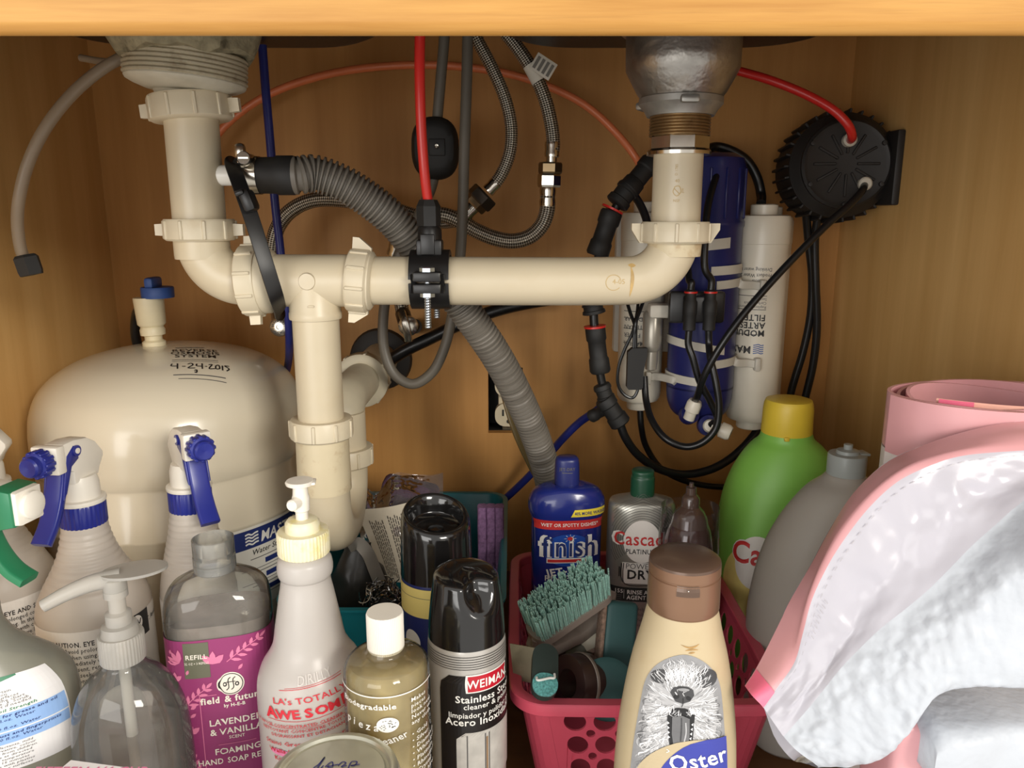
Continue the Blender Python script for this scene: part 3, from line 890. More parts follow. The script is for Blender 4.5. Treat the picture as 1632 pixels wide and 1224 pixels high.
# shut-off valves
M_OVAL = pm('satin_chrome', (200, 194, 182), .25, metal=.95, var=.15)
v1 = thing('shutoff_valve', 'round chrome shut-off knob below the tee', 'valve', P(445, 522, .80), world=True)
kp = P(445, 521, .79)
MB().sweep([P(442, 484, .83), P(443, 500, .825), P(445, 515, .815)], .0075, 14).sweep([P(446, 512, .81), P(447, 512, .92)], .0065, 14).build('body', M_OVAL, v1)
kn = MB().lathe([(0, .0005), (.0022, .0005), (.0026, .0022), (.0070, .0022), (.0098, .0004), (.0104, -.002), (.0104, -.007), (.006, -.009)], 32, along(kp, (0, -1, .05))).build('knob', M_OVAL, v1)
class KN:
    def at(s, u, v, off=0, zref=None):
        a = PI / 2 - u / .0062; r = .0052 + v
        return Vector((kp.x + r * math.cos(a), kp.y - .0024 - off, kp.z + r * math.sin(a)))
akn = Art(KN())
akn.text(M_BLK, 'BRASSCRAFT', 0, 0, .0032, .0004, .01).text(M_BLK, 'ON OFF', .0195, 0, .0032, .0004, .01)
akn.build('lettering', kn)
v2 = thing('shutoff_valve', 'chrome shut-off valve with oval lever under the black clamp', 'valve', P(650, 530, .84), world=True)
MB().sweep([P(642, 500, .85), P(648, 515, .835), P(660, 525, .84)], .0085, 14).sweep([P(660, 520, .85), P(662, 520, .92)], .0085, 16).build('body', M_DKNUT, v2)
lp = P(646, 521, .805)
MB().lathe([(.006, 0), (.0105, .001), (.0105, .005), (.006, .008)], 24, along(lp + Vector((.002, .012, 0)), (0, -1, 0))).build('bonnet', M_OVAL, v2)
MB().sweep([P(640, 497, .803), P(644, 510, .797), P(648, 524, .797), P(651, 543, .803)], lambda L: .0046, 14, flat=(.008, .005), up=(0, -1, 0)).build('lever', M_OVAL, v2)

tag(MB().sweep(pts(.86, (560, 640), (600, 592), (640, 562), (680, 542), (730, 518), (775, 500), (812, 489), (870, 478), (930, 472)), .0072, 12, sub=10).build('black_cable', M_BTUBE, None), 'thick black cable rising behind the looped grey spray hose', 'cable')
tag(MB().sweep(pts(.775, (792, 560, .80), (800, 590, .79), (812, 640, .775), (828, 690, .77), (850, 738, .775), (872, 780, .785)), .0058, 12, sub=10, flat=(.014, .006), up=(0.3, -1, .2)).build('vinyl_tube', frosted('yellowed_vinyl', (158, 138, 92), .4, .2, clear=.2), None), 'yellowed flat vinyl tube lying alongside the corrugated hose', 'tube')
tag(MB().sweep(pts(.83, (968, 640, .815), (950, 655, .82), (925, 672), (898, 698, .84), (872, 728, .86), (845, 757, .87), (815, 786, .88), (790, 808, .89)), .0046, 12, sub=10).build('blue_tube', M_BLU, None), 'blue tube running down behind the corrugated hose to the teal bin', 'tube')

# ================================================================== OUTLET in its cut-out
M_IVY = pm('ivory_receptacle', (216, 202, 172), .4)
ol = thing('power_outlet', 'bare ivory double outlet in a dark wall cut-out', 'outlet', ((HX0 + HX1) / 2, .94, HZ0), world=True)
wx, wz = HX1 - HX0, HZ1 - HZ0; mx, mz = (HX0 + HX1) / 2, (HZ0 + HZ1) / 2
bx = MB()
M_DARKBOX = pm('dark_metal_box', (40, 38, 33), .6, var=.3, scale=60)
bx.box((mx, .968, mz), (wx, .002, wz)).box((HX0 - .001, .951, mz), (.002, .036, wz)).box((HX1 + .001, .951, mz), (.002, .036, wz)).box((mx, .951, HZ0 - .001), (wx, .036, .002)).box((mx, .951, HZ1 + .001), (wx, .036, .002))
bx.build('junction_box', M_DARKBOX, ol)
rc = MB()
for dz in (.0185, -.0195):
    rc.prism(rounded(.034, .029, .0125, 6), 0, .012, T(mx + .004, .936, mz + dz) @ RX(PI / 2))
rc.box((mx + .004, .938, mz), (.026, .012, .068), .002)
rco = rc.build('receptacle', M_IVY, ol)
for dz in (.0185, -.0195):
    sl = MB().box((mx - .003, .9238, mz + dz + .003), (.0022, .0012, .008)).box((mx + .011, .9238, mz + dz + .003), (.0022, .0012, .007)).lathe([(0, 0), (.0026, 0), (.0026, .0012)], 12, along((mx + .004, .9244, mz + dz - .008), (0, -1, 0)))
    sl.build('slot', M_DARKBOX, rco)
stp = MB().box((mx + .004, .936, mz), (.016, .0016, .098), .0005).lathe([(0, .002), (.003, .0015), (.004, 0)], 14, along((mx + .004, .935, HZ0 + .006), (0, -1, 0)))
stp.build('strap', pm('galvanised_strap', (128, 120, 100), .4, metal=.6), ol)
# ================================================================== WATER TANK
CX, CY, RT = -.343, .756, .128
M_TANK = pm('ivory_painted_steel', (222, 212, 190), .22, var=.03, scale=8, coat=.3)
tk = thing('water_tank', 'large ivory pressure tank with blue valve on top against the side wall', 'tank', (CX, CY, ZF))
prof = [(0, .3235), (.020, .3234), (.040, .3218), (.062, .3175), (.085, .3100), (.104, .2985), (.117, .2850), (.1245, .2680), (.1275, .250), (.1280, .2300), (.1280, .2180), (.1262, .2150), (.1258, .2130), (.1262, .2110), (.1262, .1700), (.1275, .1680), (.1275, .1655), (.1262, .1635), (.1262, .0700), (.122, .048), (.108, .032), (.085, .022), (.085, .0), (.0, .0)]
tz = pchip_prof = []
def smooth_prof(p, sub=4):
    q = catmull([Vector((a, b, 0)) for a, b in p], sub)
    return [(max(0, v.x), v.y) for v in q]
top = smooth_prof(prof[:10], 5)
tb = MB().lathe(top[::1] + prof[10:], 96, cap=False).build('tank_body', M_TANK, tk, angle=60)
class Dome:
    """front of the dome and shell: u = angle*R from the line facing the viewer, v = distance along profile"""
    def __init__(s, ang): s.ang = ang
    def at(s, u, v, off=0, zref=None):
        a = s.ang + u / .1275
        return Vector(((.1262 + off) * math.sin(a), -(.1262 + off) * math.cos(a), v))
M_INKB = pm('navy_ink', (38, 52, 112), .45)
M_INKK = pm('black_ink', (34, 32, 32), .5)
M_INKG = pm('grey_ink', (96, 94, 92), .5)
M_PAPER = pm('white_label', (232, 228, 218), .42, var=.02)
M_INKW = pm('white_ink', (240, 238, 232), .45, var=.02)
pA = P(430, 860, .66); ang0 = math.atan2(pA.x - CX, -(pA.y - CY))
lab = Art(Dome(1.02), None)
lab.rect(M_PAPER, -.036, .060, .082, .166, .0003, 24, 4).rect(M_INKB, -.036, .060, .143, .1615, .0005, 24, 2)
for k in range(4): lab.stroke(M_INKW, [(-.024 + .0035 * i, .1475 + .0032 * k + .0009 * math.sin(i * 2.2)) for i in range(5)], .0016, .0008)
lab.text(M_INKW, 'MASTER', -.008, .1465, .0145, .0008, .02, .2, 'LEFT', .92)
lab.text(M_INKK, 'Water Storage Tank', -.018, .1355, .0075, .0006, .01, .2, 'LEFT')
for k in range(3):
    lab.rect(M_INKB, -.004, .022, .1235 - k * .014, .1285 - k * .014, .0006, 6, 1).stroke(M_INKG, [(-.03, .121 - .014 * k), (.03, .121 - .014 * k)], .0006, .0006).stroke(M_INKG, [(-.02, .1315 - .014 * k), (.05, .1315 - .014 * k)], .0008, .0006)
labo = lab.build('label', tb)
# print on the dome (follows the dome surface)
def dome_pt(x, y, off=.0003):
    r = math.hypot(x, y); z = float(np.interp(r, [q[0] for q in top], [q[1] for q in top]))
    return Vector((x, y, z + off))
class DomeTop:
    def __init__(s, o, rot): s.o, s.c, s.s = o, math.cos(rot), math.sin(rot)
    def at(s, u, v, off=0, zref=None): return dome_pt(s.o[0] + u * s.c - v * s.s, s.o[1] + u * s.s + v * s.c, .0002 + off)
dt = Art(DomeTop((.022, -.042), .42))
dt.stroke(M_INKG, [(.004, .024), (.030, .024)], .0022, .0003)
for i, w in enumerate(('REVERSE', 'OSMOSIS', 'SYSTEM')): dt.text(M_INKK, w, .021, .010 - .0085 * i, .0105, .0003, .012, 0, 'CENTER')
dt.stroke(M_INKG, [(0, -.013), (.040, -.013)], .0009, .0003).stroke(M_INKG, [(0, -.0165), (.040, -.0165)], .0006, .0003).stroke(M_INKG, [(0, -.040), (.044, -.040)], .0012, .0003).stroke(M_INKG, [(.004, -.045), (.044, -.045)], .0008, .0003)
hand = [[(0, -.021), (-.001, -.025), (.004, -.026)], [(.0045, -.021), (.0040, -.031)], [(.008, -.027), (.011, -.027)], [(.013, -.023), (.016, -.021), (.0175, -.024), (.013, -.030), (.019, -.030)], [(.021, -.022), (.0205, -.026), (.025, -.0265)], [(.0255, -.021), (.025, -.031)], [(.0275, -.0265), (.0295, -.0265)], [(.031, -.023), (.034, -.022), (.031, -.030), (.036, -.029)], [(.037, -.024), (.0395, -.022), (.040, -.028), (.037, -.029), (.037, -.024)], [(.043, -.022), (.0425, -.030)], [(.049, -.0215), (.045, -.022), (.0485, -.026), (.046, -.030)], [(.018, -.034), (.020, -.033), (.0195, -.037), (.018, -.036)]]
for hs in hand: dt.stroke(M_INKK, hs, .0013, .0004)
dt.build('lettering', tb)
# valve
M_CRM = pm('cream_plastic', (226, 214, 180), .4)
M_VBLUE = pm('blue_valve_plastic', (52, 84, 150), .5, var=.12)
zv = .3232
vb = MB().lathe([(.011, zv - .002), (.011, zv + .004), (.0082, zv + .006), (.0082, zv + .010), (.0115, zv + .011), (.0118, zv + .016), (.0105, zv + .019), (.0115, zv + .020), (.0132, zv + .022), (.0142, zv + .046), (.0140, zv + .048)], 32, T(-.003, 0, 0) @ RY(-.03)).build('valve_body', M_CRM, tk)
vh = MB().lathe([(.0135, .0), (.0148, .0), (.0152, .002), (.0152, .0095), (.0146, .0105), (0, .0105)], 32, T(-.0045, 0, zv + .0475)).box((-.008, 0, zv + .062), (.009, .024, .011), .003).build('valve_handle', M_VBLUE, tk)
tube_pts = [(-.012, .0, zv + .037), (-.026, .006, zv + .036), (-.036, .016, zv + .026), (-.0415, .022, zv + .008), (-.0435, .03, zv - .012)]
MB().sweep([Vector(q) for q in tube_pts], .0048, 12).build('outlet_tube', M_BTUBE, tk)

# ================================================================== WATER FILTER SYSTEM on the back wall
M_FW = pm('white_filter_plastic', (228, 220, 202), .32, var=.04)
M_FB = pm('dark_blue_housing', (36, 40, 98), .3, var=.12)
M_BRK = pm('white_bracket', (206, 200, 186), .45)
fs_ = thing('water_filter', 'under-sink filter unit with dark blue housing between white cartridges', 'water filter', (.205, .88, .28), world=True)
mb = MB().box((.205, .909, .42), (.17, .014, .16), .004)
mb.build('back_plate', M_BRK, fs_)
def cartridge(x, y, r, zb, zt, name='filter_cartridge'):
    h = [(r * .50, zb - .010), (r * .53, zb - .009), (r * .53, zb), (r * .88, zb + .001), (r * .97, zb + .005), (r, zb + .010), (r, zt - .030), (r * 1.025, zt - .0295), (r * 1.03, zt - .006), (r * .97, zt - .001), (r * .85, zt), (r * .50, zt), (r * .50, zt + .010), (r * .44, zt + .011)]
    return MB().lathe(h, 44, T(x, y, 0)).build(name, M_FW, fs_)
XC1, YC1 = .1435, .85
c1 = cartridge(XC1, YC1, .0245, .295, .503)
XC2, YC2 = .2655, .83
c2 = cartridge(XC2, YC2, .0279, .2785, .500)
c3 = cartridge(.292, .888, .0245, .284, .498)
def cyl_art(x, y, r, rot=0.0, flip=False):
    class C:
        def at(s, u, v, off=0, zref=None):
            if flip: u, v = -u, -v
            a = u / r + rot; return Vector((x + (r + off) * math.sin(a), y - (r + off) * math.cos(a), .40 + v))
    return C()
M_INKBL = pm('wave_blue_ink', (70, 98, 160), .5)
# label is printed upside down on the cartridge
fa = Art(cyl_art(XC2, YC2, .0279, .02, True))
def vz(py): return .40 - zof(py, YC2 - .028)
v0 = vz(556); U0 = .0005
for k in range(5): fa.stroke(M_INKBL, [(U0 + .0026 * i, v0 - .004 + .0022 * k + .0006 * math.sin(i * 2.1)) for i in range(5)], .0010, .0003)
fa.text(M_INKK, 'MASTER', U0 + .0125, vz(553), .0112, .0003, .02, 0, 'LEFT', .95).text(M_INKG, 'HOME', U0 + .0135, vz(557), .0045, .0003, 0, 0, 'LEFT')
for i, w in enumerate(('MODULAR', 'ARTESIAN', 'FILTER')): fa.text(M_INKK, w, U0, vz(527) - .0082 * i, .0092, .0003, .022, 0, 'LEFT', .95)
for py in (534, 494, 472): fa.stroke(M_INKK, [(U0, vz(py)), (.04, vz(py))], .0006, .0003)
for i in range(3): fa.text(M_INKG, ('Replace 12 month', 'Carbon block', 'Serial No.')[i], U0, vz(488) - .0042 * i, .0042, .0003, 0, 0, 'LEFT')
for i in range(3): fa.text(M_INKK if i == 1 else M_INKG, ('vProducts', 'Product Water Systems', 'Drinking water filter')[i], -.003, vz(446) - .006 * i, .0052, .0003, .006, 0, 'LEFT', .9)
fa.build('lettering', c2)
fb = Art(cyl_art(XC1, YC1, .0245, -.12, True))
for k, py in enumerate((497, 508, 525, 548)): fb.stroke(M_INKK, [(-.004, .40 - zof(py, .825)), (.022, .40 - zof(py, .825))], .0006, .0003)
for i in range(4): fb.text(M_INKG, ('MODULAR', 'ARTESIAN', 'FILTER', 'MASTER')[i], .021, .40 - zof(506 + 13 * i, .825), .0066, .0003, .01, 0, 'RIGHT')
fb.build('lettering', c1)
XBH, YBH = .2045, .82
bh = MB().lathe(smooth_prof([(.004, .281), (.018, .283), (.028, .289), (.034, .302), (.0355, .320)], 4) + [(.0355, .318), (.0355, .487), (.0368, .489), (.0368, .493), (.0355, .495), (.0355, .548), (.033, .556), (.024, .561), (0, .562)], 48, T(XBH, YBH, 0)).build('filter_housing', M_FB, fs_)
ribs_ = MB()
for k in range(14):
    a = 2 * PI * k / 14
    ribs_.box((0, 0, 0), (.003, .0025, .050), .0008, T(XBH, YBH, .521) @ RZ(a) @ T(.0355, 0, 0), seg=1)
ribs_.build('grip_ribs', M_FB, bh)
lb = Art(cyl_art(XBH, YBH, .0356, 0))
lb.rect(M_BRK, -.008, .016, zof(398, .785) - .40, zof(381, .785) - .40, .0003, 6, 1, warp=lambda u, v: (u, v + u * .1))
lb.build('sticker', bh)
def strap(z, h=.0055, slope=0.0, a0=-100, a1=100):
    mb = MB(); vs = []; fs = []; n = 26
    for i in range(n + 1):
        a = math.radians(a0 + (a1 - a0) * i / n)
        for dz in (-h / 2, h / 2):
            for r in (.0357, .0373): vs.append((XBH + r * math.sin(a), YBH - r * math.cos(a), z + dz + slope * math.sin(a)))
    for i in range(n):
        o = i * 4; fs += [(o, o + 1, o + 5, o + 4), (o + 2, o + 6, o + 7, o + 3), (o + 1, o + 3, o + 7, o + 5), (o, o + 4, o + 6, o + 2)]
    return mb.add(vs, fs)
def clip(py, side, yy, x, r, z=None):
    z = zof(py, yy - .02) if z is None else z
    m = strap(z, .0085, .003 * side, *((5, 110) if side > 0 else (-110, -5)))
    m.sweep([(XBH + side * .030, YBH - .018, z + .002 * side), ((XBH + x) / 2 + side * .002, YBH - .020, z), (x - side * r * .55, yy - r * 1.00, z - .001), (x - side * r * .2, yy - r * 1.06, z - .002)], .004, 10, flat=(.0085, .0045), up=(0, -1, 0))
    m.box((x - side * r * .22, yy - r - .002, z - .002), (.006, .009, .014), .0015)
    return m.build('bracket_clip', M_BRK, fs_)
clip(452, 1, YC2, XC2, .0279); clip(575, 1, YC2, XC2, .0279); clip(597, -1, YC1, XC1, .0245)
strap(zof(432, .785), .009, .002, -5, 70).build('clamp_band', M_BRK, fs_)
strap(zof(556, .785), .0085, -.006, -100, 25).build('clamp_band', M_BRK, fs_)
# small grey inline valve with its white bracket
M_SILV = pm('silver_grey_plastic', (158, 152, 140), .3, metal=.4)
xg, yg = xof(1040, 520, .80), .80
MB().lathe([(.004, zof(590, yg)), (.006, zof(588, yg)), (.0068, zof(575, yg)), (.0068, zof(560, yg)), (.0092, zof(556, yg)), (.0098, zof(550, yg)), (.0104, zof(500, yg)), (.0085, zof(496, yg))], 28, T(xg, yg, 0) @ RY(.0)).build('shut_off_valve', M_SILV, fs_)
MB().box((xof(1050, 496, yg), yg - .004, zof(494, yg)), (.024, .022, .014), .003).build('valve_bracket', M_BRK, fs_)
# fittings at the foot of the housing
def fitting(p, d, r=.0085, l=.018, parent=None):
    return MB().lathe([(r * .62, -l * .5), (r * .75, -l * .5), (r * .75, -l * .1), (r, -l * .05), (r, l * .35), (r * .8, l * .5), (r * .4, l * .5)], 20, along(p, d)).build('push_fitting', M_FW, parent or fs_)
f1 = P(1103, 653, .775); fitting(f1, (.25, -.2, 1), .0078, .022)
f2 = P(1131, 679, .775); fitting(f2, (-.2, -1, .3), .0072, .014)
f3 = P(1150, 685, .765); fitting(f3, (1, -.5, -.35), .0082, .020)
MB().lathe([(.011, -.004), (.011, .004)], 20, along(P(1128, 678, .782), (0, -1, .2))).lathe([(.010, -.004), (.010, .004)], 20, along(P(1098, 661, .785), (.2, -1, .5))).build('port_boss', M_FB, fs_)
# black clip block with two connectors
kb = thing('connector_clip', 'black twin tube connector clipped in front of the blue filter housing', 'connector', P(1112, 520, .765), world=True)
pc = P(1112, 492, .768)
MB().box(pc, (.030, .016, .026), .002).box(pc + Vector((0, .006, .001)), (.056, .010, .032), .003).build('clip_block', M_BLK, kb)
for s in (-1, 1):
    q = pc + Vector((s * .0098, -.009, 0))
    MB().lathe([(.004, -.021), (.0062, -.020), (.0062, -.006), (.0070, -.004), (.0070, .008), (.0055, .010), (.0055, .019), (.004, .020)], 18, T(q)).build('connector', M_BLK2, kb)
    MB().lathe([(.0042, .0165), (.0066, .0165), (.0066, .0182), (.0042, .0182)], 18, T(q)).build('red_ring', M_RED, kb)

# black lines
tag(MB().sweep(pts(.85, (1120, 244, .84), (1140, 234), (1165, 240), (1190, 256), (1206, 282), (1213, 310), (1213, 325, .832)), .0050, 12, sub=10).build('black_tube', M_BTUBE, None), 'thick black tube arching into the top of the white cartridge', 'tube')
q1 = pc + Vector((.0098, -.009, .019)); q0 = pc + Vector((-.0098, -.009, .019))
tag(MB().sweep([P(1150, 262, .80), P(1140, 285, .785), P(1128, 330, .77), P(1124, 380, .76), P(1124, 430, .757), q1 + Vector((0, 0, .01)), q1], .0036, 12).build('black_tube', M_BTUBE, None), 'black tube running down in front of the blue housing past the slip nut', 'tube')
tag(MB().sweep([P(1092, 400, .80), P(1096, 425, .775), P(1099, 448, .762), q0 + Vector((0, 0, .008)), q0], .0036, 12).build('black_tube', M_BTUBE, None), 'short black tube stub above the twin connector under the elbow', 'tube')
b0 = pc + Vector((-.0098, -.009, -.020)); b1 = pc + Vector((.0098, -.009, -.020))
tag(MB().sweep([b0, b0 + Vector((.0002, 0, -.015)), P(1104, 570, .757), P(1114, 605, .757), P(1132, 640, .76), P(1143, 668, .762), f3 + Vector((-.010, .005, .004))], .0036, 12).build('black_tube', M_BTUBE, None), 'black tube from the twin connector down to the lower white fitting', 'tube')
tag(MB().sweep([b1, b1 + Vector((.001, 0, -.014)), P(1132, 570, .750), P(1141, 610, .745), P(1146, 650, .743), P(1140, 684, .743), P(1118, 706, .745), P(1092, 712, .75), P(1062, 700, .755), P(1040, 672, .77), P(1030, 640, .79), P(1027, 600, .80)], .0036, 12).build('black_tube', M_BTUBE, None), 'black tube looping below the blue housing in a deep curve', 'tube')
tag(MB().sweep(pts(.86, (1020, 650, .85), (1022, 680, .85), (1030, 712), (1052, 745), (1085, 764), (1120, 773), (1160, 776), (1200, 770)), .0036, 12).build('black_tube', M_BTUBE, None), 'thin black tube falling from the narrow white cartridge behind the cascade bottle'.replace('cascade', 'silver'), 'tube')
# chain of check valves on the thick line
def boot(pa, pb, r, parent, name='rubber_boot'):
    d = Vector(pb) - Vector(pa); L = d.length
    return MB().lathe([(r * .55, 0), (r * .9, .0008), (r, .003), (r, L * .28), (r * .88, L * .32), (r * .88, L * .66), (r * 1.0, L * .70), (r * 1.04, L * .95), (r * .9, L), (r * .5, L)], 22, along(pa, d)).build(name, M_BLK2, parent)
cv = tag(MB().sweep([P(1045, 248, .80), P(1030, 262, .795), P(1008, 288, .79), P(990, 316, .79), P(972, 350, .79), P(956, 400, .79), P(948, 450, .79), P(946, 492, .79), P(948, 530, .79), P(954, 580, .79), P(960, 612, .79), P(968, 636, .79), P(984, 664, .79), P(996, 696, .79), P(1018, 726, .795), P(1052, 748, .80), P(1090, 756, .805), P(1130, 749, .81), P(1165, 730, .82), P(1198, 698, .83), P(1215, 670, .84)], .0046, 14, sub=10).build('black_water_line', M_BTUBE, None), 'thick black water line with rubber boots hanging beside the narrow white cartridge', 'tube')
boot(P(1040, 256, .793), P(1000, 304, .785), .0108, cv)
boot(P(1005, 296, .787), P(982, 326, .785), .0118, cv, 'tee_boot')
boot(P(976, 335, .787), P(951, 408, .787), .0112, cv)
boot(P(944, 482, .787), P(947, 500, .787), .0115, cv)
boot(P(948, 520, .787), P(957, 594, .787), .0105, cv)
boot(P(958, 612, .787), P(968, 640, .787), .0095, cv)
boot(P(962, 634, .785), P(990, 676, .785), .0110, cv, 'tee_boot')
boot(P(970, 650, .785), P(942, 664, .80), .0068, cv)
for pa, pb in ((P(977, 332, .787), P(975, 336, .787)), (P(948, 519, .787), P(948.3, 523, .787))):
    MB().lathe([(.0047, 0), (.0114, 0), (.0114, .002), (.0047, .002)], 22, along(pa, pb - pa)).build('red_ring', M_RED, cv)
MB().sweep([P(1000, 300, .787), P(1018, 322, .80), P(1030, 350, .81), P(1036, 385, .82)], .0042, 12).build('branch_tube', M_BTUBE, cv)
# small flat plug with thin leads
ic = tag(MB().prism([(-.0085, .021), (-.0065, .0235), (.0065, .0235), (.0085, .021), (.0085, -.0165), (.004, -.0205), (-.0115, -.0205), (-.0115, -.013), (-.0085, .004)], -.0045, .0045, along(P(1012, 585, .79), (0, -1, 0)) @ RZ(PI)).build('wire_plug', M_BLK2, None), 'flat black plug dangling on thin wires before the narrow white cartridge', 'plug')
MB().sweep([P(1010, 560, .79), P(1011, 535, .79), P(1012, 520, .79), P(1005, 500, .80), P(999, 480, .81)], .0019, 8).build('wire', M_BTUBE, ic)
MB().sweep([P(1013, 560, .79), P(1013, 530, .79), P(1014, 512, .79), P(1020, 495, .80), P(1026, 478, .81)], .0019, 8).build('wire', M_BTUBE, ic)
MB().sweep([P(1017, 482, .81), P(1015, 500, .80), P(1008, 530, .79), P(996, 556, .79), P(986, 585, .79), P(985, 612, .79), P(994, 628, .79), P(1008, 634, .79), P(1016, 622, .79), P(1014, 606, .79)], .0017, 8).build('wire', M_BTUBE, ic)

# ================================================================== BOOSTER PUMP on the side wall
pp = P(1347, 262, .80)
pu = thing('booster_pump', 'round black ribbed pump motor fixed to the side wall', 'pump', (pp.x, .84, pp.z - .055), world=True)
Mp = along((pp.x, .80, pp.z), (-.10, -1, .05))
M_PUMP = pm('black_pump_casting', (34, 31, 29), .55, var=.2, scale=60)
MB().lathe([(.046, -.075), (.052, -.070), (.052, -.010), (.048, -.006), (.045, -.002), (.043, 0)], 48, Mp).build('motor_body', M_PUMP, pu)
fins = MB()
for k in range(30):
    a = 2 * PI * k / 30
    fins.box((0, 0, 0), (.006, .0026, .055), .0006, Mp @ RZ(a) @ T(.0535, 0, -.040), seg=1)
fo = fins.build('cooling_fins', M_PUMP, pu); fo['kind'] = 'stuff'
fm = MB().lathe([(.0435, -.001), (.0435, .004), (.041, .006), (.037, .0045), (0, .0045)], 48, Mp)
fc = fm.build('face_plate', M_PUMP, pu)
for k in range(12):
    MB().box((0, 0, 0), (.022, .0026, .0022), .0006, Mp @ RZ(2 * PI * k / 12) @ T(.021, 0, .0052), seg=1).build('face_rib', M_PUMP, fc)
for k in range(6):
    MB().lathe([(0, .0022), (.0022, .002), (.0026, 0)], 10, Mp @ RZ(2 * PI * (k + .5) / 6) @ T(.0395, 0, .0055)).build('screw', M_PUMP, fc)
MB().box((XR - .004, .826, pp.z - .004), (.008, .085, .072), .002).box((pp.x + .040, .835, pp.z - .004), (.045, .05, .05), .004).build('wall_bracket', M_PUMP, pu)
MB().box((XR - .0095, .795, pp.z - .002), (.004, .006, .012), .001).build('bracket_screw', M_GALV, pu)
M_COLLET = pm('clear_grey_collet', (196, 190, 176), .3)
pe1 = P(1354, 223, .79); pe2 = P(1378, 293, .79)
for q in (pe1, pe2):
    MB().lathe([(.0042, 0), (.0066, 0), (.0066, .007), (.0052, .0085), (.0042, .0085)], 22, Mp @ T(Mp.inverted() @ q) @ T(0, 0, -.004)).build('collet', M_COLLET, fc)
tag(MB().sweep([P(1165, 110, .80), P(1180, 114, .795), P(1225, 127, .785), P(1285, 151, .775), P(1330, 177, .765), P(1352, 200, .762), P(1358, 216, .768), P(1355, 224, .79)], .0042, 14).build('red_tube', M_RED, None), 'red tube curving from behind the metal strainer into the round pump', 'tube')
tag(MB().sweep([P(1378, 294, .79), P(1374, 304, .775), P(1355, 325, .765), P(1318, 358, .757), P(1268, 408, .75), P(1218, 462, .745), P(1178, 510, .742), P(1146, 556, .742), P(1122, 600, .748), P(1112, 630, .76), f1 + Vector((.002, -.002, .010))], .0036, 12).build('black_tube', M_BTUBE, None), 'black tube running diagonally from the pump across the lettered cartridge', 'tube')
for k, q in enumerate((((1284, 330, .84), (1288, 380, .85), (1294, 440, .855), (1292, 500, .86), (1280, 560, .865), (1262, 620, .87), (1250, 680, .875)), ((1306, 330, .835), (1299, 380, .845), (1300, 450, .85), (1302, 520, .855), (1296, 580, .86), (1282, 640, .865), (1268, 700, .87)))):
    tag(MB().sweep(pts(.85, *q), .0044, 12).build('black_tube', M_BTUBE, None), ('inner black cable hanging below the round pump, the one nearer the cartridges', 'outer black cable hanging below the round pump along the side wall')[k], 'cable')
# ================================================================== BOTTLES
def root_at(name, label, cat, x, y, rotz=0.0, group=None, rot=None, z=ZF):
    return thing(name, label, cat, (x, y, z), rotz, group, rot=rot)
M_MILKY = frosted('milky_bottle', (246, 236, 224), .40, .38, clear=.03)
M_TRIG = pm('royal_blue_plastic', (42, 50, 138), .28, var=.08)
M_HEADW = pm('white_sprayer_plastic', (236, 230, 218), .32, var=.04)
M_LABW = pm('white_bottle_label', (238, 232, 224), .45, var=.02)
M_SPRING = pm('dark_pivot', (30, 32, 60), .4)

def ribbed_cap(r, z0, z1, mat, parent, n=34, name='screw_cap', top=True, M=None):
    mb = MB(); vs = []; fs = []
    N = n * 4
    rows = [(r * .96, z0), (r, z0 + .0008), (r, z1 - .0015), (r * .95, z1)]
    for j, (rr, z) in enumerate(rows):
        for k in range(N):
            q = rr - (.0005 if (k % 4) in (2, 3) and j in (1, 2) else 0)
            a = 2 * PI * k / N
            vs.append(Vector((q * math.cos(a), q * math.sin(a), z)))
    for j in range(3):
        for k in range(N):
            k2 = (k + 1) % N; fs.append((j * N + k, j * N + k2, (j + 1) * N + k2, (j + 1) * N + k))
    fs.append(tuple(range(N)))
    if top: fs.append(tuple(3 * N + k for k in range(N)))
    if M is not None: vs = [M @ v for v in vs]
    return mb.add(vs, fs).build(name, mat, parent, angle=50)

def side_prism(poly, w, mb=None, bev=.0015, M=None):
    """outline in the (y,z) plane, extruded across x with softened edges"""
    mb = mb or MB()
    bm = bmesh.new(); n = len(poly)
    va = [bm.verts.new((-w / 2, a, b)) for a, b in poly]; vb = [bm.verts.new((w / 2, a, b)) for a, b in poly]
    bm.faces.new(va[::-1]); bm.faces.new(vb)
    for i in range(n): bm.faces.new((va[i], va[(i + 1) % n], vb[(i + 1) % n], vb[i]))
    bmesh.ops.recalc_face_normals(bm, faces=bm.faces)
    if bev: bmesh.ops.bevel(bm, geom=[e for e in bm.edges if abs(e.verts[0].co.x - e.verts[1].co.x) < 1e-6], offset=bev, segments=2, affect='EDGES', profile=.5)
    bm.verts.index_update()
    vs = [v.co.copy() for v in bm.verts]; fs = [tuple(v.index for v in f.verts) for f in bm.faces]; bm.free()
    if M is not None: vs = [M @ v for v in vs]
    return mb.add(vs, fs)

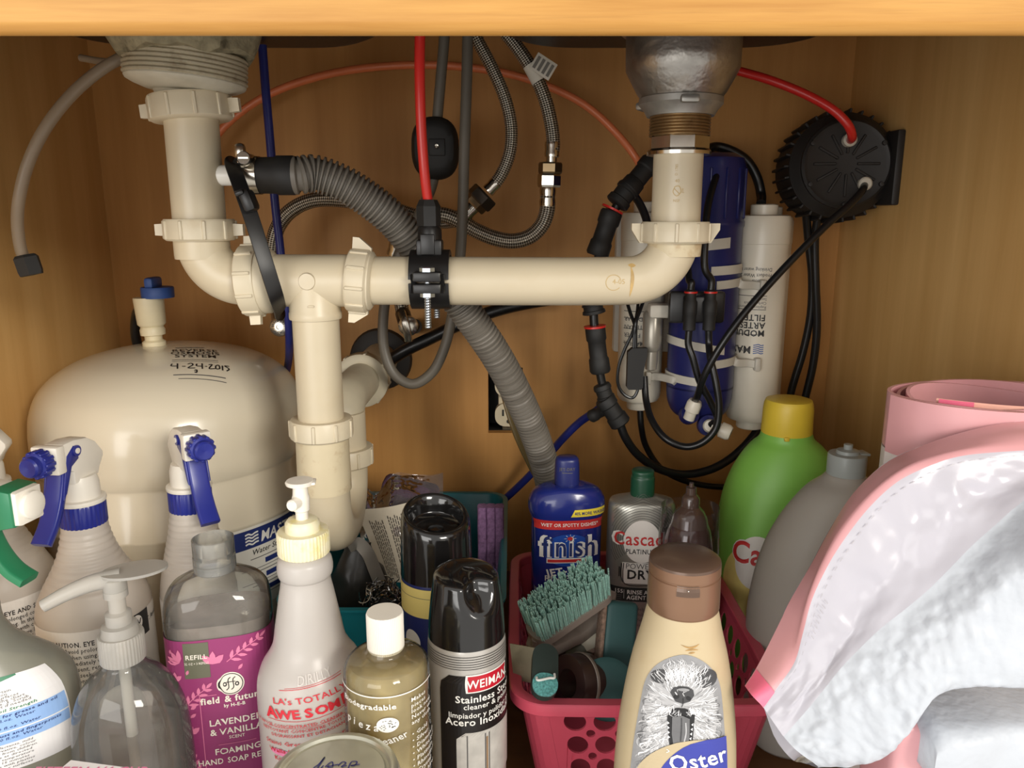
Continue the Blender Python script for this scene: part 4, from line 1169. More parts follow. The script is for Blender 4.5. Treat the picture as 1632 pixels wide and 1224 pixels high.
CAUTION = ['CAUTION. EYE AND SKIN IRRITANT. Avoid', 'eyes. Avoid prolonged contact with skin', 'gloves when using. In the event of eye', 'flush immediately with cool water for', 'lenses present, remove lenses and', 'If present, seek medical attention', 'event of contact with skin, wash', 'and water. If irritation persists']
def trigger_bottle(label, x, y, yaw, headyaw, uoff=0.0, dark_corner=False, ka=1.0, kb=1.0):
    r = root_at('spray_bottle', label, 'spray bottle', x, y, yaw, 'milky spray bottles with blue triggers')
    L = Loft([(z, r_ * (1 + (ka - 1) * k_), r_ * (1 + (kb - 1) * k_)) for z, r_, k_ in ((0, .0385, 1), (.004, .0410, 1), (.020, .0415, 1), (.110, .0415, 1), (.145, .0414, 1), (.154, .0402, 1), (.164, .0362, .9), (.174, .0308, .7), (.185, .0250, .4), (.198, .0200, .15), (.210, .0172, 0), (.219, .0160, 0))], ripple=(.168, .213, .0050, .00035))
    b = L.mesh(MB(), 64, 3).build('bottle_body', M_MILKY, r, angle=70)
    ar = Art(L, zref=.10)
    ar.rect(M_LABW, -.062, .062, .012, .1465, .0004, 40, 3)
    y0 = .1345
    for i, t in enumerate(CAUTION):
        if i == 0: ar.text(M_INKK, t, -.036 + uoff, y0, .0056, .0007, .02, 0, 'LEFT', .80, res=1)
        else: ar.text(M_INKK, t, -.036 + uoff, y0 - i * .0050, .0054, .0007, .004, 0, 'LEFT', .80, res=1)
    if dark_corner:
        ar.rect(M_INKK, .024, .044, .126, .1465, .0007, 8, 3).disc(M_LABW, .031, .139, .0056, .0066, .0009).stroke(M_INKK, [(.0285, .141), (.0305, .142), (.030, .138)], .001, .0011).stroke(M_INKK, [(.0315, .142), (.033, .138), (.035, .142)], .001, .0011).disc(M_INKK, .0315, .136, .0016, .0016, .0011)
    ar.build('label', b)
    ribbed_cap(.0168, .2165, .2345, M_TRIG, r, 30, 'collar')
    Mh = RZ(headyaw - yaw)
    # white head
    hb = MB().lathe([(.0172, .2345), (.0176, .236), (.0172, .2378), (.0140, .2385), (.0138, .250), (.0122, .256)], 36, Mh)
    side_prism([(-.0135, .253), (.0125, .253), (.0148, .258), (.0205, .266), (.0205, .2695), (.013, .2795), (.004, .285), (-.010, .287), (-.022, .2865), (-.024, .268), (-.014, .263)], .0165, hb, .002, Mh)
    hd = hb.build('sprayer_head', M_HEADW, r)
    MB().box((0, 0, 0), (.021, .009, .021), .0015, Mh @ T(0, -.0275, .2765)).build('nozzle_plate', M_HEADW, hd)
    nz = MB(); N = 12
    prof2 = [(.0068, 0), (.0092, .001), (.0092, .0095), (.0074, .0105), (.0074, .0150), (.0062, .0165), (0, .0158)]
    nz.lathe(prof2, 36, Mh @ T(0, -.032, .2765) @ RX(PI / 2))
    for k in range(N): nz.box((0, 0, 0), (.0022, .0030, .0095), .0006, Mh @ T(0, -.032, .2765) @ RX(PI / 2) @ RZ(2 * PI * k / N) @ T(.0092, 0, .0052), seg=1)
    nz.build('nozzle_cap', M_TRIG, hd)
    tr_ = MB()
    path = [Vector((0, -.0150, .2800)), Vector((0, -.0200, .2690)), Vector((0, -.0235, .2560)), Vector((0, -.0285, .2420)), Vector((0, -.0360, .2290)), Vector((0, -.0455, .2180))]
    tr_.sweep([Mh @ p for p in path], .006, 16, flat=(.0145, .0062), up=tuple((Mh.to_3x3() @ Vector((0, -1, .2)))), sub=6)
    for s in (-1, 1):
        side_prism([(-.012, .283), (-.020, .277), (-.024, .262), (-.028, .246), (-.024, .250), (-.016, .268), (-.008, .272), (-.008, .280)], .0018, tr_, .0005, Mh @ T(s * .0078, 0, 0))
        tr_.lathe([(.0042, -.001), (.0042, .001)], 16, Mh @ T(s * .0088, -.010, .2785) @ RY(PI / 2))
    tro = tr_.build('trigger', M_TRIG, r, angle=50)
    for s in (-1, 1): MB().lathe([(0, .0009), (.0022, .0006), (.0022, -.0006), (0, -.0009)], 12, Mh @ T(s * .0099, -.010, .2785) @ RY(PI / 2)).build('pivot_pin', M_HEADW, tro)
    return r
xb1 = xof(143, 900, .56)
trigger_bottle('milky spray bottle with blue trigger and a black pictogram on its label', xb1, .56, math.radians(27), math.radians(-8), .004, True)
xb2 = xof(304, 800, .59)
trigger_bottle('milky spray bottle with blue trigger between the tank and the magenta bottle', xb2, .59, math.radians(26), math.radians(40), .004, ka=.72, kb=.9)
trigger_bottle('milky spray bottle deepest in the corner beside the tank, behind the green trigger', -.4305, .598, math.radians(36), math.radians(-75), .010)

# ---- green trigger bottle at the front
M_SGB = frosted('grey_clear_bottle', (206, 206, 192), .35, .25, clear=.45)
M_GRN = pm('deep_green_plastic', (40, 122, 84), .35, var=.08)
M_SGLAB = pm('pale_label', (240, 238, 238), .4, var=.02)
M_SGGR = pm('label_green', (52, 128, 92), .45)
M_SGBL = pm('label_blue', (150, 186, 236), .45)
xs_, ys_ = -.347, .45
sgr = root_at('spray_bottle', 'clear spray bottle with green and white trigger and a blue-banded label', 'spray bottle', xs_, ys_, math.radians(30))
L = Loft([(0, .050, .028, 2.6), (.004, .054, .031, 2.6), (.06, .0555, .032, 2.6), (.130, .0550, .032, 2.6), (.146, .053, .031, 2.5), (.159, .046, .028, 2.4), (.171, .034, .023, 2.2), (.184, .0215, .0185, 2.0), (.198, .0165, .0165, 2), (.240, .0160, .0160, 2)])
sgb = L.mesh(MB(), 64, 4).build('bottle_body', M_SGB, sgr, angle=70)
ar = Art(L, zref=.10, vmap=(.0974, .49), grow=.56)
curve_top = lambda u: .138 - 2.6 * (u - .004) ** 2
def sg_top(u, v): return (u, v * 1.0 if v < .1 else .1 + (v - .1) * (curve_top(u) - .1) / .038)
ar.rect(M_SGLAB, -.050, .050, .010, .138, .0004, 36, 12, warp=sg_top)
ar.rect(M_SGGR, -.050, .030, .123, .138, .0006, 26, 4, warp=lambda u, v: (u, curve_top(u) - (.138 - v) * max(.05, min(1, (.036 - u) / .05))))
ar.rect(M_SGBL, -.050, .049, .068, .092, .0006, 30, 2)
sgt = ['hen areas first, if uncertain', 'face. Tips. Do not use on', 'For light cleaning for small surfaces', 'warm temperature water using the chart', 'Rinse on heavy soils for 1-2 minutes. 3. Scrub', 'thoroughly with clean water. 5. Repeat if needed']
for i, t in enumerate(sgt): ar.text(M_INKG, t, .000 - .002 * i, .1185 - .0036 * i, .0042, .0007, .004, .1, 'CENTER', .95, res=1)
ar.text(M_SGGR, 'Strength to Combat the Soil Strength', -.003, .0945, .0046, .0007, .02, .15, 'CENTER', .95, res=1)
for i, t in enumerate(('Full Strength or 1:1 Dilution for grease and oil', 'Example: 1 fl.oz. cleaner + 1 fl.oz. Water', 'Up to 1:10 Dilution', 'Example: 1 fl.oz. cleaner + 10 fl.oz. Water')): ar.text(M_INKB, t, -.040, .087 - .0054 * i, .0046, .0008, .02 if i % 2 == 0 else .005, .15, 'LEFT', .9, res=1)
ar.rect(M_SGBL, -.050, .049, .050, .066, .0006, 30, 2)
for i, t in enumerate(('Up to a 1:30 Dilution for dust and fingerprints', 'Example: 1 fl.oz. cleaner + 30 fl.oz. Water')): ar.text(M_INKB, t, -.040, .061 - .0054 * i, .0046, .0008, .02 if i % 2 == 0 else .005, .15, 'LEFT', .9, res=1)
for i in range(8): ar.text(M_INKG, ('Ingredients: Water, plant based surfactants, mild', 'as a liquid degreaser, citrate, preservative, colour', 'from natural source and keep away from children', 'nontoxic, biodegradable, always use as directed', 'Contains no bleach. Store at room temperature', 'If in eyes rinse well with water for 15 minutes', 'Rinse out empty bottle and recycle with plastics', 'Made for kitchens, floors and outdoor surfaces')[i], -.042, .045 - .0044 * i, .0038, .0007, .003, .12, 'LEFT', .9, res=1)
ar.text(M_INKW, 'safe', .002, .1265, .0085, .0009, .02, .1, 'CENTER', .9).text(M_INKW, 'and Rinsing Removes!', .012, .1225, .0040, .0009, .015, .1, 'CENTER', .9, res=1)
ar.build('label', sgb)
ribbed_cap(.0175, .234, .252, M_HEADW, sgr, 30, 'collar')
hy = math.radians(80); Mh = T(0, 0, .006) @ RZ(hy - math.radians(30))
hb = MB().lathe([(.016, .246), (.0145, .250), (.0135, .258)], 30, Mh)
side_prism([(-.013, .255), (.014, .255), (.026, .270), (.026, .276), (.010, .286), (-.020, .285), (-.040, .2835), (-.0405, .259), (-.030, .262), (-.020, .252)], .021, hb, .003, Mh)
hd = hb.build('sprayer_head', M_HEADW, sgr)
side_prism([(-.0400, .2845), (-.0520, .2830), (-.0520, .2610), (-.0400, .2580)], .0225, None, .0015, Mh).build('green_band', M_GRN, hd)
nm = side_prism([(-.0515, .2830), (-.0555, .2825), (-.0555, .2620), (-.0515, .2615)], .0205, None, .002, Mh)
nm.lathe([(.0075, 0), (.0085, .001), (.0085, .004), (.006, .0055), (0, .0055)], 20, Mh @ T(0, -.0545, .2725) @ RX(PI / 2))
nm.build('nozzle', M_HEADW, hd)
MB().sweep([Mh @ Vector(p) for p in ((0, -.022, .262), (0, -.024, .250), (0, -.029, .238), (0, -.037, .228), (0, -.047, .222))], .006, 16, flat=(.014, .006), up=tuple(Mh.to_3x3() @ Vector((0, -1, .3))), sub=6).build('trigger', M_GRN, sgr)

# ---- clear soap pump
M_CLR = clearmat('clear_plastic', (243, 243, 240), .03, 1.5, .09)
M_LIQ = clearmat('greyish_soap', (226, 218, 212), .08, 1.33, .10, .6, hcol=(170, 160, 154))
M_NATP = frosted('natural_pump_plastic', (240, 236, 228), .45, .3, clear=.35)
sdp = root_at('soap_dispenser', 'clear round soap pump bottle half full of greyish liquid', 'soap dispenser', xof(203, 1100, .445), .445, 0)
L = Loft([(0, .031, .026, 2.3), (.004, .0345, .0285, 2.3), (.03, .0365, .030, 2.3), (.100, .0365, .030, 2.3), (.128, .0352, .0290, 2.2), (.148, .030, .0255, 2.1), (.160, .022, .020, 2), (.166, .0145, .0145, 2), (.170, .0125, .0125, 2), (.174, .0125, .0125, 2)])
sb = L.mesh(MB(), 56, 5).build('bottle_body', M_CLR, sdp, angle=70)
L.mesh(MB(), 48, 4, zmin=.003, zmax=.118, inset=.0018).build('soap', M_LIQ, sb, angle=70)
ribbed_cap(.0137, .1715, .1900, M_NATP, sdp, 40, 'collar')
PU = T(0, 0, .005)
MB().lathe([(.0115, .185), (.0105, .191), (.0078, .192), (.0078, .199), (.0052, .2005), (.0052, .210), (.0072, .2105), (.0072, .2150)], 28, PU).build('pump_neck', M_NATP, sdp)
Mp2 = RZ(math.radians(-68))
Mp2 = PU @ Mp2
pmh = MB().lathe([(.0068, .214), (.0072, .216), (.0072, .2225), (.0050, .2245)], 24, PU)
pmh.sweep([Mp2 @ Vector(p) for p in ((0, .004, .2225), (0, -.012, .2215), (0, -.026, .2175), (0, -.040, .2115))], lambda L: max(.0035, .0062 - L * .05), 14)
vs = []; n = 26
pl = [(.0125 * math.sin(2 * PI * k / n), .010 + .0195 * -math.cos(2 * PI * k / n)) for k in range(n)]
pmh.prism([(a, -b) for a, b in pl], -.0009, .0009, Mp2 @ T(0, -.002 + .024, .2258) @ RX(math.radians(0)))
pmh.build('pump_head', M_NATP, sdp)
MB().sweep([(0, 0, .186), (.001, -.002, .120), (.003, -.006, .05), (.005, -.010, .006)], .0036, 12).build('dip_tube', M_NATP, sdp)

# ---- magenta refill bottle
M_MAG = pm('magenta_label', (150, 58, 110), .42, var=.05)
M_PNKI = pm('pink_ink', (226, 128, 166), .45, var=.03)
M_OLV = pm('olive_grey_ink', (106, 106, 88), .45)
M_CREAM = pm('cream_ink', (244, 236, 222), .45, var=.02)
xr, yr = xof(356, 1050, .50), .50
rf = root_at('refill_bottle', 'clear refill bottle with magenta floral label and open clear cap', 'bottle', xr, yr, math.radians(14))
L = Loft([(0, .0330, .0235, 3.2), (.004, .0355, .0255, 3.4), (.03, .0358, .026, 3.4), (.150, .0358, .026, 3.4), (.178, .0358, .026, 3.3), (.190, .0345, .025, 3.0), (.198, .0300, .0225, 2.6), (.203, .022, .0185, 2.2), (.206, .0150, .0145, 2), (.2085, .0128, .0128, 2)])
rb = L.mesh(MB(), 64, 5).build('bottle_body', M_CLR, rf, angle=70)
L.mesh(MB(), 56, 4, zmin=.003, zmax=.176, inset=.0016).build('clear_refill_liquid', clearmat('clear_refill', (226, 216, 210), .1, 1.33, .42, .5, hcol=(190, 176, 166)), rb, angle=70)
ar = Art(L, zref=.12)
ltop = .168
ar.rect(M_MAG, -.062, .062, .008, ltop, .0005, 44, 4)
ar.rect(M_OLV, -.0215, -.0050, .140, .1665, .0008, 6, 2).text(M_CREAM, 'REFILL', -.0133, .1545, .0048, .0010, .015).text(M_CREAM, '32 OZ + 3 REFILLS', -.0133, .1505, .0024, .0010, .008, sx=.8, res=1)
ar.disc(M_CREAM, .0075, .1330, .0088, .0088, .0008).disc(M_INKK, .0075, .1330, .0080, .0080, .0010, inner=.93).disc(M_INKK, .0035, .1330, .0014, .0017, .0010, inner=.5, rings=1, seg=14).disc(M_INKK, .0115, .1325, .0014, .0017, .0010, inner=.5, rings=1, seg=14)
for k in (-.0016, .0016): ar.stroke(M_INKK, [(.0075 + k + .0016, .1380), (.0075 + k, .1365), (.0075 + k, .130), (.0075 + k - .0016, .1285)], .0006, .0011)
ar.stroke(M_INKK, [(.0045, .1345), (.0105, .1345)], .0005, .0011)
ar.text(M_CREAM, 'field & future', .0075, .1195, .0068, .0010, .028, 0, 'CENTER', 1.02).text(M_CREAM, 'by H-E-B', .0085, .1155, .0036, .0010, .03)
ar.text(M_CREAM, 'LAVENDER', .0085, .1020, .0068, .0010, .018).text(M_CREAM, '& VANILLA', .0085, .0945, .0068, .0010, .018).text(M_CREAM, 'SCENT', .0085, .0905, .0034, .0010, .01)
ar.stroke(M_PNKI, [(-.004, .0865), (.021, .0865)], .0004, .0009)
ar.text(M_CREAM, 'FOAMING', .0085, .0790, .0066, .0010, .016).text(M_CREAM, 'HAND SOAP REFILL', .0075, .0715, .0062, .0010, .016, sx=.92).text(M_CREAM, 'NO PARABENS, PHTHALATES', .008, .0520, .0034, .0010, .01, res=1).text(M_CREAM, 'OR SULFATES', .008, .0475, .0034, .0010, .01, res=1)
for q in ([(-.0135, .126), (-.0135, .060)], [(-.0135, .126), (-.002, .126)], [(-.0135, .060), (-.006, .060)]): ar.stroke(M_PNKI, q, .0005, .0009)
def leaf(u, v, a, l, w):
    c, s = math.cos(a), math.sin(a)
    p = [(0, 0), (l * .35, w / 2), (l * .7, w * .42), (l, 0), (l * .7, -w * .42), (l * .35, -w / 2)]
    ar.poly(M_PNKI, [(u + x * c - y * s, v + x * s + y * c) for x, y in p], .0009)
def sprig(u, v, a, l, n=4, sz=.0075):
    c, s = math.cos(a), math.sin(a)
    ar.stroke(M_PNKI, [(u, v), (u + c * l * .5 - s * .001, v + s * l * .5 + c * .001), (u + c * l, v + s * l)], .0006, .0009)
    for k in range(n):
        t = l * (k + .6) / n
        for sg in (-1, 1): leaf(u + c * t, v + s * t, a + sg * .75, sz * (1 - .08 * k), sz * .32)
    leaf(u + c * l, v + s * l, a, sz * .8, sz * .3)
def tulip(u, v, s=1.0):
    for a in (.5, 1.3, 2.1): leaf(u, v, a + .2, .0085 * s, .0042 * s)
sprig(-.0235, .118, .75, .020, 4); sprig(.006, .150, .55, .026, 5); tulip(-.003, .1495, 1.15); tulip(-.0290, .138, .8); leaf(-.0205, .143, 1.2, .004, .002)
for a in (1.9, 2.5, 1.3, 2.9): leaf(-.0245, .152, a + .3, .010, .0035)
leaf(-.031, .158, 1.4, .0035, .002); leaf(-.020, .1165, .6, .005, .0025); tulip(-.0215, .097, .95); sprig(-.0185, .060, 1.75, .024, 5, .007); leaf(.013, .143, .9, .005, .0022); leaf(-.0205, .110, .7, .005, .0024)
for i in range(3): leaf(-.027, .075 - .012 * i, 2.3, .006, .003)
ar.build('label', rb)
capm = MB().lathe([(.0136, .2068), (.0142, .2075), (.0142, .2130), (.0137, .2134), (.0142, .2139), (.0142, .2180), (.0137, .2184), (.0140, .2189), (.0140, .2305), (.0130, .2310), (.0126, .2200), (0, .2195)], 40)
capm.build('flip_cap', clearmat('clear_cap_plastic', (232, 230, 224), .12, 1.5, .25), rf)

# ---- degreaser bottle with yellowed push-pull cap
M_AWB = frosted('hazy_bottle', (238, 232, 226), .40, .3, clear=.08)
M_YEL = pm('yellowed_white_cap', (238, 230, 196), .4, var=.05, stain=(222, 204, 92), stain_amt=.75, stain_scale=70)
M_REDI = pm('red_ink', (206, 44, 58), .45)
xa, ya = -.136, .468
aw = root_at('cleaner_bottle', 'hazy tapered bottle with yellowed push-pull cap and red lettering', 'bottle', xa, ya, math.radians(10))
L = Loft([(0, .033, .033), (.004, .0360, .0360), (.06, .0362, .0362), (.132, .0362, .0362), (.145, .0355, .0355), (.156, .0325, .0325), (.165, .0270, .0270), (.172, .0238, .0238), (.185, .0215, .0215), (.205, .0180, .0180), (.218, .0160, .0160), (.2195, .0172, .0172), (.224, .0180, .0180), (.230, .0172, .0172), (.234, .0135, .0135)])
ab = L.mesh(MB(), 64, 4).build('bottle_body', M_AWB, aw, angle=70)
L.mesh(MB(), 56, 3, zmin=.003, zmax=.123, inset=.0016).build('cleaner', clearmat('pinkish_cleaner', (244, 210, 204), .15, 1.33, .8, .5, hcol=(226, 188, 180)), ab, angle=70)
ar = Art(L, zref=.10, vmap=(.0796, .57), grow=.66)
arch = lambda u0, k=4.5: (lambda a, b: (a, b + k * 0 + .18 * a))
ar.text(M_REDI, "LA's TOTALLY", .002, .1195, .0080, .0007, .012, 0, 'CENTER', 1.0, .16)
for i, ch in enumerate('AWESOME'):
    ar.text(M_REDI, ch, -.0245 + .0082 * i + (.001 if i else 0), .0985 + .0014 * i, .0150 if i in (0, 6) else .0125, .0008, .045, .05, 'CENTER', .85, .14)
ar.stroke(M_REDI, [(-.020, .1305), (.0, .1345), (.026, .1385)], .0006, .0006).stroke(M_REDI, [(-.016, .1330), (.010, .1380), (.027, .1410)], .0004, .0006).stroke(M_REDI, [(-.028, .0955), (.0, .0985), (.028, .1045)], .0006, .0006)
for i, t in enumerate(('ALL PURPOSE CONCENTRATED CLEANER + DEGREASER', 'NETTOYANT CONCENTRE TOUT USAGE', 'DEGRAISSANT ET DETACHANT')): ar.text(M_REDI, t, .000, .0910 - .0062 * i, .0044, .0007, .012, 0, 'CENTER', .82, .15, res=1)
ar.stroke(M_REDI, [(-.028, .0865), (.0, .0895), (.028, .0955)], .0004, .0006)
for i in range(5): ar.text(M_REDI, ('Stains Grease Oil Floors', 'Walls Laundry Carpet', 'Kitchen Bath Auto', '32 FL OZ', 'CAUTION')[i], -.003, .067 - .010 * i, .0062, .0007, .012, 0, 'CENTER', .9, .12, res=1)
for i in range(3): ar.disc(M_PNKI, -.020 + .02 * i, .055 - .004 * (i % 2), .008, .004, .0005, 18, 1)
ar.build('lettering', ab)
ab2 = Art(L, zref=.145)
ab2.text(frosted('embossed_haze', (243, 238, 233), .40, .25), 'DIRILLY', .006, .1585, .0075, .0006, .0, 0, 'CENTER', 1.0, .1)
ab2.build('embossed_mark', ab)
ribbed_cap(.0168, .2345, .2500, M_YEL, aw, 44, 'screw_cap')
MB().lathe([(.0112, .250), (.0110, .2555), (.0095, .2575), (.0045, .258)], 32).build('cap_step', M_YEL, aw)
spt = MB().lathe([(.0040, .257), (.0040, .263), (.0052, .264), (.0056, .2725), (.0050, .2745), (.0046, .2800), (.0088, .2815), (.0092, .2830), (.0085, .2840), (0, .2842)], 24)
spt.lathe([(.0038, 0), (.0038, .006), (.003, .007), (0, .007)], 16, along((-.002, -.004, .2705), (-.55, -1, 0)))
spt.box((.004, 0, .2825), (.012, .010, .002), .0008)
spt.build('push_pull_spout', M_HEADW, aw)

# ---- jewelry cleaner
M_AMB = clearmat('straw_liquid', (246, 234, 194), .05, 1.36, .45, .8, hcol=(244, 230, 186))
M_CLR2 = clearmat('clear_jar_plastic', (236, 232, 218), .03, 1.5, .04)
xj, yj = xof(617, 1080, .43), .43
jw = root_at('jewelry_cleaner', 'clear bottle of straw-coloured liquid with round white cap', 'bottle', xj, yj, math.radians(-4))
L = Loft([(0, .0245, .0245), (.003, .0266, .0266), (.06, .0268, .0268), (.171, .0268, .0268), (.177, .0262, .0262), (.182, .0235, .0235), (.185, .0180, .0180), (.1868, .0130, .0130), (.190, .0118, .0118)])
jb = L.mesh(MB(), 56, 4).build('bottle_body', M_CLR2, jw, angle=70)
L.mesh(MB(), 48, 4, zmin=.002, zmax=.181, inset=.0014).build('cleaning_liquid', M_AMB, jb, angle=70)
ar = Art(L, zref=.10, vmap=(.0747, .62), grow=.74)
ar.rect(M_INKW, -.041, .041, .1565, .1577, .0005, 40, 1)
ar.text(M_INKW, 'Biodegradable', -.007, .1440, .0066, .0006, .02, -.05, 'CENTER', .92)
for i, ch in enumerate('pieza'): ar.text(M_INKW, ch, -.021 + .0050 * i, .1230 - .0005 * i, .0100, .0006, .012, .12, 'CENTER', .72)
ar.disc(M_INKW, .0060, .1275, .0066, .0080, .0006)
rr = random.Random(4)
for k in range(26):
    a = rr.uniform(0, 6.28); q = .0055 * math.sqrt(rr.random()); b = rr.uniform(0, 3.1)
    ar.stroke(M_INKK, [(.0060 + q * math.cos(a), .1275 + q * math.sin(a)), (.0060 + q * math.cos(a) + .0010 * math.cos(b), .1275 + q * math.sin(a) + .0010 * math.sin(b))], .0005, .0008)
ar.text(M_INKW, 'Jewelry Cleaner', -.003, .1040, .0092, .0006, .012, .04, 'CENTER', .72, .3)
for i, t in enumerate(('Makes', 'pieces', 'look new', 'Never use', 'any cloth')): ar.text(M_INKW, t, .0205, .1455 - .0062 * i, .0052, .0006, .01, 0, 'LEFT', .9, res=1)
for i, t in enumerate(('Gold', 'Silver', 'Diamonds', 'White gold', 'Platinum', 'Rhinestone', 'Crystal', 'Sapphires', 'Rubies', 'Emeralds')): ar.text(M_INKW, '\u2022 ' + t, .0205, .1080 - .0072 * i, .0054, .0006, .012, 0, 'LEFT', .9, res=1)
ar.text(M_INKW, 'Cleans jewelry', .0100, .0880, .0058, .0006, .012, 0, 'RIGHT').text(M_INKW, 'and watches', .0095, .0780, .0058, .0006, .012, 0, 'RIGHT')
ar.build('lettering', jb)
ribbed_cap(.0114, .1885, .2130, M_HEADW, jw, 60, 'screw_cap')

# ---- stainless steel polish can
M_GLB = pm('gloss_black_plastic', (22, 21, 21), .12, var=.1, coat=.5)
M_CANW = pm('silver_white_can', (196, 192, 186), .3, metal=.35, var=.05)
M_CANB = pm('can_black_print', (30, 27, 27), .3, var=.05)
M_WRED = pm('badge_red', (190, 28, 46), .35)
xw, yw = xof(745, 1100, .488), .488
wm_ = root_at('polish_can', 'black and silver aerosol can with red badge and sculpted black cap', 'aerosol can', xw, yw, math.radians(8))
L = Loft([(0, .026, .026), (.002, .0272, .0272), (.06, .0274, .0274), (.156, .0274, .0274), (.163, .0270, .0270), (.168, .0258, .0258)])
wb = L.mesh(MB(), 60, 3).build('can_body', M_CANW, wm_, angle=50)
ar = Art(L, zref=.09, vmap=(.057, .726), grow=.80)
ar.band(M_CANB, [.012 + (.126 - .012) * k / 14 for k in range(15)], lambda v: -.0205 - .0015 * min(1, max(0, (.120 - v) / .01)) + (.006 * max(0, (v - .122) / .004) ** 2), lambda v: .046, .0004, 26)
for k in range(6): ar.rect(M_CANB, -.043, .043, .1322 + .0024 * k, .1328 + .0024 * k, .0004, 40, 1)
ar.band(M_INKW, [.1085 + .0185 * k / 10 for k in range(11)], lambda v: -.0030 - .0006 * math.sin(PI * (v - .1085) / .0185), lambda v: .0310, .0006, 14)
ar.rect(M_WRED, -.0018, .0298, .1098, .1257, .0008, 12, 4)
ar.text(M_INKW, 'WEIMAN.', .0146, .1135, .0110, .0010, .018, 0, 'CENTER', .70)
ar.text(M_INKW, 'Stainless Steel', .0130, .0985, .0092, .0006, .018, 0, 'CENTER', .84).text(M_INKW, 'cleaner & polish', .0150, .0915, .0070, .0006, .012, 0, 'CENTER', .84).text(M_INKW, 'limpiador y pulidor para', .0130, .0825, .0070, .0006, .012, 0, 'CENTER', .80).text(M_INKW, 'Acero Inoxidable', .0115, .0745, .0094, .0006, .018, 0, 'CENTER', .84)
M_FRG = pm('printed_steel_grey', (188, 184, 178), .35, var=.2, scale=60)
ar.band(M_FRG, [.012 + .055 * k / 8 for k in range(9)], lambda v: -.010 - (.0 if v < .060 else -(v - .060) * .9), lambda v: .038, .0007, 16)
for u in (-.003, .0095, .0125): ar.rect(M_INKG, u, u + .0008, .012, .064, .0009, 1, 2)
ar.rect(pm('printed_handle', (150, 120, 90), .4), .0105, .0118, .020, .060, .0010, 1, 2)
ar.build('print', wb)
def sculpt_cap(r0, r1, z0, z1, parent, slope=.010, notch_yaw=0.0):
    """aerosol cap: rounded shoulders, the top slopes to the front, a thumb hollow with a nozzle hole"""
    mb = MB(); N = 64; rows = 26; vs = []; fs = []
    for j in range(rows + 1):
        t = j / rows
        for k in range(N):
            a = 2 * PI * k / N
            d = Vector((math.cos(a), math.sin(a)))
            if t < .72:
                q = t / .72; r = r0 + (r1 - r0) * q ** 1.6; z = z0 + (z1 - z0) * q
            else:
                q = (t - .72) / .28; r = r1 * math.cos(q * PI / 2) ** .55 if q < 1 else 0; z = z1 + .0065 * math.sin(q * PI / 2)
            p = Vector((d.x * r, d.y * r, z))
            h = (p.z - z0) / (z1 + .0065 - z0)
            ca = Vector((math.sin(notch_yaw), -math.cos(notch_yaw)))
            f = p.x * ca.x + p.y * ca.y; side = -p.x * ca.y + p.y * ca.x
            g = math.exp(-(side / .0085) ** 2) * max(0, min(1, (h - .45) / .3)) * max(0, min(1, (f + .004) / .012))
            p.x -= ca.x * g * .0125; p.y -= ca.y * g * .0125
            p.z -= slope * max(0, h - .6) / .4 * (f / r0 * .5 + .5) * .6
            vs.append(p)
    for j in range(rows):
        for k in range(N):
            k2 = (k + 1) % N; fs.append((j * N + k, j * N + k2, (j + 1) * N + k2, (j + 1) * N + k))
    fs.append(tuple(range(N)))
    mb.add(vs, fs)
    return mb.build('cap', M_GLB, parent, angle=70), ca
cw, ca = sculpt_cap(.0268, .0225, .1655, .2090, wm_, .008, math.radians(24))
MB().lathe([(.0042, 0), (.0042, .0022), (.0030, .0026), (.0030, 0)], 20, along((ca.x * .0085, ca.y * .0085, .1960), (ca.x, ca.y, .35))).build('nozzle', M_BLK, cw)

# ---- black-capped can with yellow and blue label, behind
xk, yk = xof(697, 950, .56), .56
bk = root_at('cleaner_can', 'tall black-capped aerosol can with yellow and navy label behind the silver can', 'aerosol can', xk, yk, math.radians(6))
L = Loft([(0, .026, .026), (.002, .0275, .0275), (.08, .0278, .0278), (.173, .0278, .0278), (.179, .027, .027)])
kb_ = L.mesh(MB(), 56, 3).build('can_body', pm('navy_can', (38, 48, 108), .35), bk, angle=50)
M_YELL = pm('pale_yellow_print', (238, 218, 132), .4)
ar = Art(L, zref=.12)
ar.rect(M_YELL, -.043, .0075, .1500, .1735, .0004, 30, 2).rect(pm('deep_yellow_print', (240, 222, 110), .4), .0085, .043, .090, .1735, .0004, 18, 3)
ar.rect(M_INKG, -.043, .043, .1660, .1664, .0006, 30, 1).text(M_INKK, 'INST', .014, .1445, .0042, .0006, .01).disc(M_INKW, -.022, .128, .008, .010, .0005).text(M_INKW, 'FLOOR', -.012, .105, .012, .0005, .02)
ar.build('print', kb_)
cp_ = smooth_prof([(.0282, .1760), (.0278, .1900), (.0272, .2100), (.0268, .2180), (.0258, .2228), (.0240, .2250), (.0222, .2245), (.0206, .2215), (.0198, .2165), (.0192, .2135)], 3) + [(.012, .2125), (0, .2125)]
km = MB().lathe(cp_, 56)
km.v = [(a, b, c + max(0, c - .195) / .03 * (.30 * b - .10 * a)) for a, b, c in km.v]
kc = km.build('cap', M_GLB, bk, angle=70)
MB().lathe([(.0066, .205), (.0070, .211), (.0058, .2150), (0, .2155)], 24, T(0, -.006, 0)).build('spray_button', M_GLB, kc)

